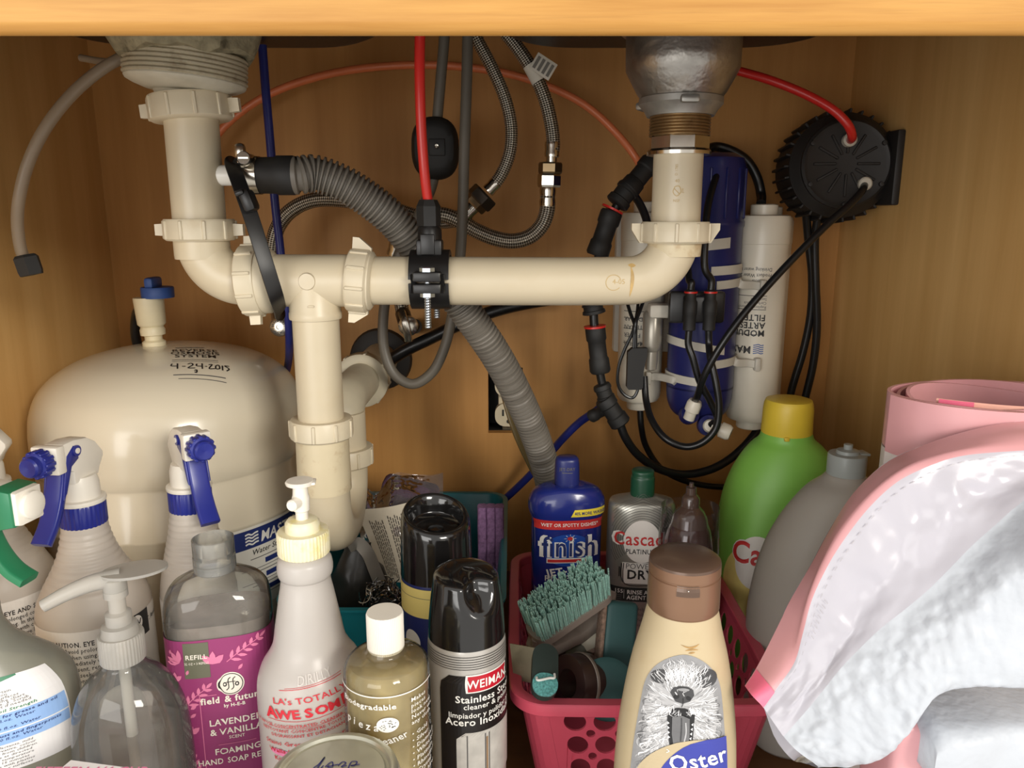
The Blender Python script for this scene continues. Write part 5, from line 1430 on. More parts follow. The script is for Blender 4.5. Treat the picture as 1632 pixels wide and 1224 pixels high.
# ---- jar with written lid
M_GLASS = clearmat('jar_glass', (226, 232, 226), .02, 1.52, .02)
M_LID = pm('pewter_lid', (190, 188, 172), .28, metal=.7, var=.12, scale=30, bump=.3, bscale=90)
xl, yl = xof(531, 1215, .366), .366
JU = .009
jr = root_at('glass_jar', 'glass jar with silver lid carrying blue handwriting', 'jar', xl, yl, 0)
L = Loft([(0, .033, .033), (.003, .0355, .0355), (.02, .0362, .0362), (.104, .0362, .0362), (.117, .0352, .0352), (.127, .0325, .0325), (.131, .0320, .0320), (.143, .0320, .0320)])
L.mesh(MB(), 56, 3).build('jar_body', M_GLASS, jr, angle=70)
LZ = .1515
MB().lathe([(.0345, .131), (.0362, .1315), (.0365, .133), (.0362, .147), (.0350, .1505), (.0330, LZ), (.0312, LZ - .0002), (.0300, LZ - .0016), (.0285, LZ - .0018), (.0275, LZ - .0008), (0, LZ - .0006)], 64).build('lid', M_LID, jr)
la = Art(Flat((0, 0, LZ - .0006), (1, 0, 0), (0, 1, 0)))
M_PEN = pm('blue_pen', (46, 48, 110), .5)
for hs in ([(-.010, .004), (-.008, .013), (-.010, .007), (-.012, .004), (-.009, .003), (-.007, .006)], [(-.006, .005), (-.003, .009), (-.002, .005), (-.005, .005), (.001, .007)], [(.001, .006), (.003, .009), (.005, .008), (.003, .005), (.006, .006)], [(.007, .002), (.008, .009), (.011, .009), (.010, .006), (.008, .006), (.013, .007)], [(-.014, -.001), (-.006, .000), (.004, -.001), (.014, .000)]): la.stroke(M_PEN, hs, .0007, .0003)
la.build('handwriting', jr)

# ---- paper slip in the front corner
psl = root_at('paper_slip', 'white paper slip with pink lettering lying in front of the soap pump', 'paper', xof(140, 1215, .385), .385)
zpt = zof(1205, .40) - ZF
pm_ = MB().prism([(-.033, -.030), (.030, -.030), (.026, .008), (-.020, .016)], zpt - .004, zpt - .0035, RX(.0))
pm_.v = [(a, b, c) for a, b, c in pm_.v]
pso = pm_.prism([(-.033, -.0302), (.030, -.0302), (.030, -.0297), (-.033, -.0297)], 0, zpt - .0038).build('folded_card', pm('white_card', (244, 240, 240), .5, var=.02), psl, smooth=False)
pa_ = Art(Flat((0, 0, zpt - .0035), (1, 0, 0), (0, 1, 0)))
pa_.text(M_PNKI, 'FIFTEEN 1/4 CUP', -.004, .004, .0085, .0003, .02).text(M_PNKI, 'REFILL POUCH', -.004, -.008, .0085, .0003, .02)
pa_.build('lettering', pso)

# ---- pet shampoo
M_OST = pm('cream_bottle', (190, 173, 140), .38, var=.03, stain=(150, 110, 60), stain_amt=.10, stain_scale=60)
M_BRZC = pm('bronze_cap', (136, 104, 82), .32, metal=.45, var=.06)
M_BRZT = pm('dark_bronze_top', (96, 76, 64), .3, metal=.3)
xo, yo = xof(1081, 1100, .42), .42
os_ = root_at('shampoo_bottle', 'cream shampoo bottle with bronze flip cap and a shaggy dog photo', 'bottle', xo, yo, math.radians(-6))
L = Loft([(0, .033, .019, 2.5), (.004, .0365, .0225, 2.5), (.05, .0380, .0240, 2.5), (.105, .0376, .0238, 2.4), (.135, .0362, .0232, 2.3), (.165, .0328, .0222, 2.2), (.190, .0285, .0212, 2.1), (.210, .0235, .0203, 2.0), (.222, .0208, .0198, 2.0), (.2245, .0200, .0192, 2.0)])
ob = L.mesh(MB(), 64, 5).build('bottle_body', M_OST, os_, angle=70)
Lc = Loft([(.2225, .0203, .0203), (.224, .0212, .0212), (.2440, .0209, .0209), (.2445, .0203, .0203), (.2452, .0203, .0203), (.2457, .0210, .0210), (.2515, .0209, .0209)])
oc = Lc.mesh(MB(), 60, 3).build('flip_cap', M_BRZC, os_, angle=30)
MB().lathe([(.0209, .2512), (.0206, .2530), (.0180, .2550), (.009, .2562), (0, .2565)][::-1], 60).build('cap_top', M_BRZT, oc)
Art(Lc, .24).rect(M_BRZT, -.0065, .0065, .2385, .2445, .0004, 10, 2).disc(M_INKW, 0, .2425, .0003, .0003, .0007, 8, 1).build('thumb_recess', oc)
ar = Art(L, zref=.13, vmap=(.0672, .72), grow=.85)
M_PH = [pm('photo_grey_%d' % i, (v, v, v + 2), .45, var=.10, scale=160) for i, v in enumerate((34, 66, 108, 146, 178, 206, 232))]
def lab_edge(v):
    t = max(0.0, (v - .148) / .040)
    return .0282 * math.sqrt(max(0.0, 1 - t ** 2.4)) if t > 0 else .0282 + (.148 - v) * .012
LT = .188
vsl = [.02 + (.148 - .02) * k / 16 for k in range(17)] + [.148 + .040 * math.sin(PI / 2 * k / 14) for k in range(1, 15)]
vsl[-1] = LT - .0001
ar.band(M_PH[3], vsl, lambda v: -lab_edge(v), lambda v: lab_edge(v), .0003, 22)
rg = random.Random(11)
def inside(u, v): return v < LT - .002 and abs(u) < lab_edge(v) - .0012 and v > .021
def fur(u, v, a, l, w, shade, off):
    p = [(u + l * t * math.cos(a + .5 * t * rg.uniform(-1, 1)), v + l * t * math.sin(a)) for t in (0, .35, .7, 1)]
    if all(inside(x, y) for x, y in p): ar.stroke(M_PH[shade], p, w, off, 3, taper=True)
# head of the dog: shaggy light fur, drawn as many overlapping locks
cxd, czd = -.001, .146
ar.band(M_PH[4], [.095 + .085 * k / 20 for k in range(21)], lambda v: max(-lab_edge(v) + .0015, cxd - .0245 * math.sqrt(max(0, 1 - ((v - .135) / .047) ** 2))), lambda v: min(lab_edge(v) - .0015, cxd + .0245 * math.sqrt(max(0, 1 - ((v - .135) / .047) ** 2))), .00042, 14)
for q in ((-.0175, .1665, .0075, .0060), (.0175, .1670, .0085, .0080)): ar.disc(M_PH[1], q[0], q[1], q[2], q[3], .00050, 18, 2, .5)
for k in range(620):
    a = rg.uniform(0, 2 * PI); rr_ = math.sqrt(rg.random())
    u = cxd + .025 * rr_ * math.cos(a); v = .137 + .044 * rr_ * math.sin(a)
    ang = math.atan2(v - .143, (u - cxd) * 1.3) + rg.uniform(-.35, .35)
    shade = rg.choice((3, 4, 5, 5, 6, 6)) if abs(u) < .02 else rg.choice((2, 3, 4, 5))
    fur(u, v, ang, rg.uniform(.005, .011), rg.uniform(.0004, .0009), shade, .00055 + k * 2e-7)
for k in range(620):      # chest and sides, darker towards the edge of the photo
    u = rg.uniform(-.030, .030); v = rg.uniform(.060, .150) if abs(u) > .014 else rg.uniform(.06, .108)
    fur(u, v, -PI / 2 + rg.uniform(-.5, .5) + u * 14, rg.uniform(.007, .014), rg.uniform(.0007, .0014), rg.choice((4, 5, 5, 6, 3, 2) if abs(u) < .02 else (3, 4, 4, 5, 2)), .00044 + k * 1e-7)
# nose, open mouth, tongue
ar.poly(M_PH[1], [(cxd - .0088, .1545), (cxd - .0070, .1590), (cxd - .0020, .1610), (cxd + .0045, .1608), (cxd + .0085, .1580), (cxd + .0092, .1530), (cxd + .0062, .1480), (cxd + .001, .1455), (cxd - .0045, .1470)], .00090)
ar.disc(M_PH[3], cxd + .001, .1580, .0048, .0014, .00100, 16, 1).disc(M_PH[0], cxd - .0042, .1512, .0022, .0016, .00105, 14, 1, .6).disc(M_PH[0], cxd + .0052, .1505, .0020, .0015, .00105, 14, 1, -.6).stroke(M_PH[0], [(cxd + .001, .1505), (cxd + .001, .1455), (cxd, .1425)], .0006, .00105)
ar.poly(M_PH[0], [(cxd - .0095, .1385), (cxd - .0030, .1415), (cxd + .0030, .1415), (cxd + .0098, .1380), (cxd + .0090, .1270), (cxd + .0080, .1090), (cxd + .0048, .1010), (cxd - .0025, .1000), (cxd - .0062, .1090), (cxd - .0085, .1270)], .00092)
ar.poly(M_PH[2], [(cxd - .0058, .1330), (cxd + .0010, .1350), (cxd + .0062, .1325), (cxd + .0062, .1160), (cxd + .0048, .1050), (cxd + .0005, .1015), (cxd - .0033, .1050), (cxd - .0052, .1180)], .00100)
ar.stroke(M_PH[1], [(cxd + .0005, .1330), (cxd + .0008, .1230), (cxd + .0006, .1120)], .0008, .00108).stroke(M_PH[4], [(cxd + .0036, .1290), (cxd + .0040, .1200), (cxd + .0030, .1120)], .0009, .00108)
for s in (-1, 1):
    for k in range(4): ar.poly(M_PH[6], [(cxd + s * (.0086 - k * .0004), .1290 - k * .0042), (cxd + s * (.0072 - k * .0004), .1275 - k * .0042), (cxd + s * (.0084 - k * .0004), .1262 - k * .0042)], .00110)
for k in range(110):      # whiskers and beard over the mouth edge
    s = rg.choice((-1, 1)); u = cxd + s * rg.uniform(.005, .014); v = .1435 - abs(u - cxd) * .25 + rg.uniform(-.002, .002)
    fur(u, v, -PI / 2 + s * rg.uniform(.2, .9), rg.uniform(.003, .007), rg.uniform(.0004, .0008), rg.choice((5, 6, 6, 4)), .00112 + k * 2e-7)
for k in range(90):       # fringe standing on the forehead
    fur(cxd + rg.uniform(-.012, .012), rg.uniform(.162, .172), PI / 2 + rg.uniform(-.8, .8), rg.uniform(.006, .011), rg.uniform(.0005, .0009), rg.choice((5, 6, 6)), .00100 + k * 2e-7)
M_OBLU = pm('badge_blue', (58, 66, 158), .4)
def bad(v):
    t = (v - .064) / .050
    return .0245 * math.sqrt(max(0, 1 - t * t))
bz = [.032 + .0819 * k / 24 for k in range(25)]
ar.band(M_OST, bz, lambda v: max(-lab_edge(v) + .0005, .0125 - 1.35 * bad(v) * 1.12 - .002), lambda v: lab_edge(v) - .0002, .00140, 14)
ar.band(M_OBLU, bz, lambda v: max(-lab_edge(v) + .0005, .0175 - 1.28 * bad(v)), lambda v: lab_edge(v) - .0002, .00160, 14)
ar.text(M_INKW, 'Oster', .0115, .0890, .0168, .0019, .02, .08, 'CENTER', .82, .22)
ar.stroke(M_INKW, [(-.0085, .1045), (-.0070, .1030), (-.0085, .1015)], .0006, .0019)
ar.build('label', ob)
cr = Art(L, zref=.2)
for q in ([(-.003, .2085), (.002, .2070), (.006, .2075), (.009, .2090)], [(.000, .2050), (.004, .2058), (.008, .2055)], [(.002, .2035), (.006, .2040)]): cr.stroke(pm('dried_drip', (176, 138, 84), .6, var=.3, scale=300), q, .0011, .0003, taper=True)
cr.build('stain', ob)
# ================================================================== TEAL BIN AND WHAT IS IN IT
M_TEAL = pm('teal_plastic', (22, 112, 122), .35, var=.06)
def tub(name, x0, x1, y0, y1, z0, z1, r, inset, mat, parent, t=.002, rimw=.005):
    """open box with tapered walls, rounded corners and a turned-out rim"""
    mb = MB(); cx, cy = (x0 + x1) / 2, (y0 + y1) / 2
    rows = [(-inset, z0), (-inset * .5, (z0 + z1) / 2), (0, z1 - .004), (rimw, z1 - .002), (rimw, z1), (-t * .2, z1), (-t, z1 - .002), (-t - inset * .5, (z0 + z1) / 2), (-t - inset, z0 + t)]
    vs = []; n = 0
    for d, z in rows:
        q = rounded(x1 - x0 + 2 * d, y1 - y0 + 2 * d, max(.004, r + d), 6); n = len(q); vs += [(cx + a, cy + b, z) for a, b in q]
    fs = [tuple(range(n - 1, -1, -1)), tuple((len(rows) - 1) * n + k for k in range(n))]
    for i in range(len(rows) - 1):
        for k in range(n):
            k2 = (k + 1) % n; fs.append((i * n + k, i * n + k2, (i + 1) * n + k2, (i + 1) * n + k))
    return mb.add(vs, fs).build(name, mat, parent, angle=50)
BX0, BX1, BY0, BY1, BZ = -.203, -.010, .605, .885, .170
tb_ = tub('storage_bin', BX0, BX1, BY0, BY1, ZF, BZ, .022, .012, M_TEAL, None)
tag(tb_, 'teal plastic bin behind the cans, holding packets and purple scrubbers', 'bin')
# purple scrubbing strips
M_PUR = pm('purple_scrubber', (146, 108, 150), .9, var=.35, scale=260, bump=1, bscale=600)
for i, px in enumerate((768, 782, 796)):
    top = P(px, 806, .755)
    mb = MB(); nz_ = 30
    vs = []; fs = []
    q = rounded(.0092, .013, .003, 3); n = len(q)
    for j in range(nz_ + 1):
        z = ZF + .003 + (top.z - ZF - .003) * j / nz_
        for a, b in q:
            k = 1 + .10 * mnoise.noise(Vector((a * 500, b * 500, z * 420 + i * 9)))
            vs.append((top.x + a * k, .755 + b * k, z))
    for j in range(nz_):
        for k in range(n):
            k2 = (k + 1) % n; fs.append((j * n + k, j * n + k2, (j + 1) * n + k2, (j + 1) * n + k))
    fs += [tuple(range(n)), tuple(nz_ * n + k for k in range(n))]
    tag(mb.add(vs, fs).build('scrubber', M_PUR, None), ('purple scrubber strip nearest the black-capped can', 'middle one of three purple scrubber strips', 'purple scrubber strip against the bin wall')[i], 'scrubber', 'purple scrubber strips in the teal bin')
# plastic packet with folded instruction sheet
M_SHEET = pm('grey_white_paper', (206, 196, 176), .6, var=.05)
M_BAG = clearmat('crinkly_clear_bag', (226, 222, 226), .06, 1.45, .06, 1.0, bump=.6, bscale=55)
pk = thing('sponge_packet', 'clear plastic packet with printed instruction sheet and a purple sponge inside', 'packet', P(640, 900, .70), world=True)
c0, c1, c2, c3 = P(565, 812, .74), P(692, 789, .76), P(664, 925, .70), P(612, 925, .69)
c0 = P(566, 812, .73); c1 = P(690, 788, .755)
sheet = MB(); vs = []; fs = []
nx, ny = 14, 12
for j in range(ny + 1):
    for i in range(nx + 1):
        s, t = i / nx, j / ny
        a = c0.lerp(c1, s); b = c3.lerp(P(700, 925, .70), s)
        p = a.lerp(b, t); p.y += -.012 * math.sin(PI * s) * (1 - t * .5) + .004 * math.sin(3 * t)
        vs.append(p)
for j in range(ny):
    for i in range(nx):
        a = j * (nx + 1) + i; fs.append((a, a + 1, a + nx + 2, a + nx + 1))
vs2 = [p + Vector((0, .0006, 0)) for p in vs]; o = len(vs)
sheet.add(vs + vs2, fs + [tuple(k + o for k in f[::-1]) for f in fs])
sho = sheet.build('instruction_sheet', M_SHEET, pk)
class SH:
    def at(s, u, v, off=0, zref=None):
        fx = min(max(u * nx, 0), nx - 1e-4); fy = min(max((1 - v) * ny, 0), ny - 1e-4); i, j = int(fx), int(fy); a, b = fx - i, fy - j
        q = [Vector(vs[jj * (nx + 1) + ii]) for jj, ii in ((j, i), (j, i + 1), (j + 1, i), (j + 1, i + 1))]
        return q[0] * (1 - a) * (1 - b) + q[1] * a * (1 - b) + q[2] * (1 - a) * b + q[3] * a * b + Vector((0, -.0006 - off, .0002))
sa = Art(SH()); r5 = random.Random(5)
M_PRT = pm('dark_print', (66, 60, 52), .6)
for c in range(2):
    for k in range(7):
        u = .13 + c * .27 + k * .030
        v = .88 - .02 * (k % 3) - .05 * (1 - c); end = .06 + .03 * r5.random()
        while v > end:
            l = r5.uniform(.03, .07); sa.stroke(M_PRT, [(u, v), (u, v - l)], .011, .0003); v -= l + .012
sa.build('print', sho)
pu_ = MB().box((0, 0, 0), (.062, .028, .050), .008, T(P(650, 800, .79)) @ RY(.25), seg=3).build('purple_sponge', pm('dusky_purple_sponge', (104, 76, 102), .9, bump=.6, bscale=400), pk)
bag = MB(); vsb = []; fsb = []
nx2, ny2 = 22, 14
b0, b1 = P(556, 775, .77), P(706, 745, .79)
for side in (0, 1):
    for j in range(ny2 + 1):
        for i in range(nx2 + 1):
            s, t = i / nx2, j / ny2
            top = b0.lerp(b1, s); top.z += -.020 * math.exp(-((s - .28) / .12) ** 2) + .006 * math.sin(5 * s)
            bot = P(590, 920, .71).lerp(P(705, 920, .71), s)
            p = top.lerp(bot, t)
            bulge = .028 * math.sin(PI * s) * math.sin(PI * min(1, t * 1.1 + .05))
            w = .006 * mnoise.noise(Vector((s * 5, t * 4, side * 7.0)))
            p.y += (-bulge if side == 0 else bulge * .6) + w
            vsb.append(p)
for side in (0, 1):
    o = side * (nx2 + 1) * (ny2 + 1)
    for j in range(ny2):
        for i in range(nx2):
            a = o + j * (nx2 + 1) + i; fsb.append((a, a + 1, a + nx2 + 2, a + nx2 + 1))
bag.add(vsb, fsb).build('clear_bag', M_BAG, pk, angle=80)
# steel wool scrubber
sw = MB(); r6 = random.Random(6); cc = P(618, 962, .642)
for k in range(190):
    d = Vector((r6.gauss(0, 1), r6.gauss(0, 1), r6.gauss(0, 1))).normalized(); q = cc + d * r6.uniform(.008, .023)
    e = Vector((r6.gauss(0, 1), r6.gauss(0, 1), r6.gauss(0, 1))).normalized() * .006; f = d.cross(e).normalized() * .004
    sw.sweep([q - e, q + f, q + e, q + e * 1.3 - f], .0006, 4, sub=3)
M_WOOL = pm('dark_steel_curl', (150, 148, 146), .15, metal=.95)
swo = sw.build('steel_scrubber', M_WOOL, None)
tag(swo, 'dark curly steel scrubber behind the round white cap', 'scrubber')
MB().lathe([(0, -.012), (.010, -.010), (.0155, 0), (.010, .010), (0, .012)], 20, T(cc)).build('core', pm('dark_core', (26, 25, 24), .7), swo)
# crumpled dark pouch
cm = MB(); N = 28; M_ = 16; vs_ = []; fs_2 = []
pc_ = P(566, 925, .68)
for j in range(M_ + 1):
    t = j / M_
    for k in range(N):
        a = 2 * PI * k / N
        rx, ry = .035 * math.sin(PI * min(.96, max(.05, t))) ** .5 * (1 - .25 * t) + .003, .018 * math.sin(PI * min(.97, max(.06, t))) + .002
        p = Vector((pc_.x + rx * math.cos(a) + .006 * (t - .5), pc_.y + ry * math.sin(a), ZF + .004 + (P(560, 872, .68).z - ZF) * t))
        p += Vector((1, .6, .3)) * .006 * mnoise.noise(p * 45)
        vs_.append(p)
for j in range(M_):
    for k in range(N):
        k2 = (k + 1) % N; fs_2.append((j * N + k, j * N + k2, (j + 1) * N + k2, (j + 1) * N + k))
fs_2 += [tuple(range(N)), tuple(M_ * N + k for k in range(N))]
cmo = cm.add(vs_, fs_2).build('dark_pouch', pm('black_crumpled_bag', (44, 42, 38), .3, var=.3, bump=.6, bscale=60), None, angle=80)
tag(cmo, 'crumpled dark plastic pouch beside the trap in the teal bin', 'pouch')
gt = MB()
gp = [P(555, 872, .672), P(570, 866, .672), P(585, 880, .670), P(596, 905, .668), P(606, 930, .666)]
gt.sweep(gp, .005, 10, flat=(.012, .0012), up=(0.4, -1, .2), sub=5).build('grey_tag', pm('crumpled_grey_foil', (142, 136, 126), .35, metal=.3), cmo)

# ================================================================== PINK BASKET
M_BSK = pm('raspberry_plastic', (204, 80, 100), .34, var=.06, spec=.5)
KX0, KX1, KY0, KY1, KZ = .006, .198, .502, .748, .152
bsk = thing('basket', 'raspberry pink perforated basket holding bottles and brushes', 'basket', ((KX0 + KX1) / 2, (KY0 + KY1) / 2, ZF), world=True)
INS = .016; CR = .020
def kpt(x0, x1, y0, y1, side, s, v):
    """point on wall: side 0 front 1 right 2 back 3 left, s 0..1 along straight part, v 0..1 up"""
    d = -INS * (1 - v); ax0, ax1, ay0, ay1 = x0 - d, x1 + d, y0 - d, y1 + d
    z = ZF + .002 + (KZ - .006 - ZF - .002) * v
    if side == 0: return Vector((ax0 + CR + (ax1 - ax0 - 2 * CR) * s, ay0, z))
    if side == 1: return Vector((ax1, ay0 + CR + (ay1 - ay0 - 2 * CR) * s, z))
    if side == 2: return Vector((ax1 - CR - (ax1 - ax0 - 2 * CR) * s, ay1, z))
    return Vector((ax0, ay1 - CR - (ay1 - ay0 - 2 * CR) * s, z))
bm_ = MB()
for side in range(4):
    Lw = (KX1 - KX0 if side % 2 == 0 else KY1 - KY0) - 2 * CR; H = KZ - ZF - .008
    loops = [[Vector((0, 0, 0)), Vector((Lw, 0, 0)), Vector((Lw, H, 0)), Vector((0, H, 0))]]
    pitch = .0228; nc = int((Lw + .006) / pitch); x00 = (Lw - (nc - 1) * pitch) / 2
    vr = [H - .0135 - k * .0222 for k in range(4)]
    for k, v in enumerate(vr):
        for c in range(nc):
            if v - .009 > .002: loops.append([Vector((x00 + c * pitch + .0086 * math.cos(2 * PI * i / 20), v + .0086 * math.sin(2 * PI * i / 20), 0)) for i in range(20)][::-1])
            if c < nc - 1 and k < 3: loops.append([Vector((x00 + (c + .5) * pitch + .0037 * math.cos(2 * PI * i / 12), v - .0111 + .0037 * math.sin(2 * PI * i / 12), 0)) for i in range(12)][::-1])
    tri = geometry.tessellate_polygon(loops); flat = [p for l in loops for p in l]
    bm_.add([kpt(KX0, KX1, KY0, KY1, side, p.x / Lw, p.y / H) for p in flat], [tuple(t) for t in tri])
    # rounded corner after this side
    vs = []; fs = []
    for j in range(5):
        v = j / 4
        a = kpt(KX0, KX1, KY0, KY1, side, 1, v); b = kpt(KX0, KX1, KY0, KY1, (side + 1) % 4, 0, v)
        ctr = Vector((a.x, b.y, a.z)) if side % 2 == 0 else Vector((b.x, a.y, a.z))
        for i in range(7):
            t = PI / 2 * i / 6
            vs.append(ctr + (a - ctr) * math.cos(t) + (b - ctr) * math.sin(t))
    for j in range(4):
        for i in range(6):
            q = j * 7 + i; fs.append((q, q + 1, q + 8, q + 7))
    bm_.add(vs, fs)
wo_ = bm_.build('wall', M_BSK, bsk, smooth=False)
sm = wo_.modifiers.new('thickness', 'SOLIDIFY'); sm.thickness = .0016; sm.offset = 0
rp = [Vector(((KX0 + KX1) / 2 + a, (KY0 + KY1) / 2 + b, KZ - .004)) for a, b in rounded(KX1 - KX0 + .006, KY1 - KY0 + .006, CR + .003, 5)]
MB().sweep(rp, .005, 12, flat=(.010, .0105), up=(0, 0, 1), closed=True, sub=3).build('rim', M_BSK, bsk)
MB().prism([((KX0 + KX1) / 2 + a, (KY0 + KY1) / 2 + b) for a, b in rounded(KX1 - KX0 - 2 * INS, KY1 - KY0 - 2 * INS, CR, 5)], ZF + .0005, ZF + .003).build('base', M_BSK, bsk)
ZB = ZF + .003

# ---- rinse aid bottle
M_FIN = pm('deep_blue_bottle', (32, 44, 122), .2, var=.06, coat=.3)
M_FINL = pm('bright_blue_label', (28, 74, 166), .35, var=.15, scale=30)
M_FINR = pm('label_red', (206, 54, 52), .4)
M_FINY = pm('label_yellow', (244, 220, 70), .4)
M_FINC = pm('pale_blue_base', (122, 138, 158), .4)
xf, yf = xof(902, 850, .685), .685
fi = root_at('rinse_aid_bottle', 'blue rinse aid bottle with red and yellow label bands in the pink basket', 'bottle', xf, yf, math.radians(4), z=ZB)
L = Loft([(q[0] * 1.03,) + q[1:] for q in [(0, .030, .017, 3), (.004, .0325, .019, 3), (.04, .0325, .019, 3), (.150, .0330, .0195, 3), (.163, .0330, .0195, 2.8), (.168, .0345, .0205, 2.6), (.174, .0362, .0215, 2.5), (.180, .0360, .0213, 2.4), (.189, .0315, .019, 2.3), (.1935, .0235, .0165, 2.2), (.195, .0165, .0135, 2.1)]])
fib = L.mesh(MB(), 60, 4).build('bottle_body', M_FIN, fi, angle=60)
Lf = Loft([(.2005, .0112, .0095, 2.6), (.203, .0116, .0100, 2.6), (.220, .0112, .0095, 2.6), (.2255, .0105, .009, 2.5), (.2275, .0085, .007, 2.3)])
fc_ = Lf.mesh(MB(), 40, 3).build('flip_cap', pm('dark_blue_cap', (34, 42, 104), .35), fi, angle=50)
ar = Art(L, zref=.12, vmap=(.056, .73), grow=.84)
ar.rect(M_FINC, -.034, .034, .006, .066, .0003, 24, 2)
ar.band(M_FIN, [.052 + .02 * k / 6 for k in range(7)], lambda v: -.034 + max(0, (.066 - v) * 1.6), lambda v: .034 - max(0, (.066 - v) * 1.6), .0005, 20)
ar.disc(M_FINL, 0, .118, .024, .022, .0004, 30, 4)
ar.rect(M_FINR, -.034, .034, .1465, .1590, .0005, 24, 2).text(M_INKW, 'WET OR SPOTTY DISHES*', .001, .1505, .0058, .0008, .015, 0, 'CENTER', .78)
ar.band(M_FINY, [.1640 + .0095 * k / 4 for k in range(5)], lambda v: .002 + (v - .164) * .45, lambda v: .034, .0005, 12).text(M_FINB if False else M_INKB, '40% MORE WASHES', .0060, .1667, .0050, .0008, .015, 0, 'LEFT', .62)
ar.text(M_INKW, 'finish', .0005, .1105, .0335, .0006, .055, 0, 'CENTER', .70).text(M_INKB, 'finish', .0005, .1105, .0335, .0009, .012, 0, 'CENTER', .70)
ar.band(M_INKW, [.1010 + .0068 * k / 3 for k in range(4)], lambda v: -.0205, lambda v: .0215, .0007, 12).rect(M_FINR, -.0195, .0205, .1022, .1062, .0009, 12, 1)
ar.disc(M_FINR, .0012, .1345, .0024, .0024, .0010, 14, 1)
for k in range(8): ar.stroke(M_INKW, [(.0012 + .003 * math.cos(k * PI / 4), .1345 + .003 * math.sin(k * PI / 4)), (.0012 + .006 * math.cos(k * PI / 4), .1345 + .006 * math.sin(k * PI / 4))], .0006, .0008, taper=True)
ar.text(M_INKW, 'JET-DRY', .001, .0865, .0120, .0007, .035, 0, 'CENTER', .88, .2).text(M_INKW, 'RINSE AID', -.002, .0765, .0092, .0007, .012, 0, 'CENTER', .95)
ar.build('label', fib)
Art(Lf, .205).text(M_INKG, 'JET-DRY', -.001, .2165, .0040, .0004, .01).stroke(M_INKG, [(-.006, .2145), (.004, .2142)], .0006, .0004).build('embossed_mark', fc_)

# ---- silver dishwasher rinse aid
M_SLV = pm('silver_label_foil', (176, 174, 164), .28, metal=.6, var=.08)
M_GCAP = pm('bottle_green_cap', (28, 74, 52), .35)
M_DKG = pm('dark_charcoal_label', (40, 44, 42), .4)
xc, yc = xof(1021, 850, .685), .685
ca_ = root_at('rinse_aid_bottle', 'silver rinse aid flask with green cap and a round white emblem', 'bottle', xc, yc, math.radians(-4), z=ZB)
L = Loft([(0, .029, .017, 2.8), (.004, .0315, .019, 2.8), (.05, .0322, .0195, 2.8), (.120, .0322, .0195, 2.8), (.165, .0318, .0190, 2.8), (.180, .0312, .0180, 2.8), (.1850, .0290, .0165, 2.7), (.188, .0180, .0130, 2.3), (.190, .0115, .0105, 2.1)])
cab = L.mesh(MB(), 60, 4).build('bottle_body', M_SLV, ca_, angle=60)
Lf2 = Loft([(.1895, .0108, .0098, 2.2), (.192, .0112, .0102, 2.2), (.2065, .0112, .0102, 2.2), (.2085, .0108, .0098, 2.2), (.2090, .0102, .0095, 2.2), (.2135, .0105, .0096, 2.2), (.2150, .0088, .008, 2.2)])
Lf2.mesh(MB(), 40, 3).build('screw_cap', M_GCAP, ca_, angle=40)
ar = Art(L, zref=.12, vmap=(.026, .916))
for k in range(13):
    r_ = .0185 + .0022 * k
    pth = [(r_ * 1.0 * math.cos(t), .137 + r_ * 1.15 * math.sin(t)) for t in np.linspace(-.7, PI + .7, 40)]
    run = []
    for q in pth + [None]:
        if q and abs(q[0]) < .030 and .075 < q[1] < .184: run.append(q)
        else:
            if len(run) > 2: ar.stroke(M_INKG, run, .0005, .0003, sub=1)
            run = []
ar.disc(M_LABW, -.0005, .136, .0172, .0230, .0005, 32, 3)
ar.text(M_INKW, 'Cascade', 0, .1325, .0180, .0008, .05, 0, 'CENTER', .86).text(M_FINR, 'Cascade', 0, .1325, .0180, .0011, .012, 0, 'CENTER', .86)
ar.text(M_INKK, 'PLATINUM.', -.0005, .1230, .0066, .0008, .015, 0, 'CENTER', .86)
ar.rect(M_LABW, -.018, .013, .0900, .1130, .0005, 12, 2).text(M_INKG, 'POWER', -.0020, .1065, .0078, .0008, .0, 0, 'CENTER', .95).text(M_INKK, 'DRY', -.001, .0955, .0128, .0008, .03, 0, 'CENTER', .95)
for q in ([(-.0185, .112), (-.019, .100), (-.0170, .0905)], [(-.0165, .1125), (-.0170, .101), (-.0150, .0895), (.010, .0885)], [(-.0205, .108), (-.0205, .097)]): ar.stroke(M_INKK, q, .0008, .0009)
ar.rect(M_DKG, -.034, .034, .0700, .0855, .0005, 24, 2).text(M_INKW, '155', -.0205, .0790, .0055, .0008, .01).text(M_INKW, 'RINSE AID', -.0128, .0785, .0058, .0008, .018, 0, 'LEFT', .9).text(M_INKW, 'AGENT DE RINCAGE', -.0128, .0725, .0058, .0008, .018, 0, 'LEFT', .9).stroke(M_INKW, [(-.0155, .073), (-.0155, .083)], .0003, .0008)
for k in range(3): ar.stroke(M_INKG, [(-.0235, .0765 - .0022 * k), (-.0175, .0765 - .0022 * k)], .0007, .0008)
for i in range(4): ar.text(M_INKG, 'Helps remove spots film', -.004, .060 - .006 * i, .0050, .0006, .0, 0, 'LEFT', .9, res=1)
ar.build('label', cab)

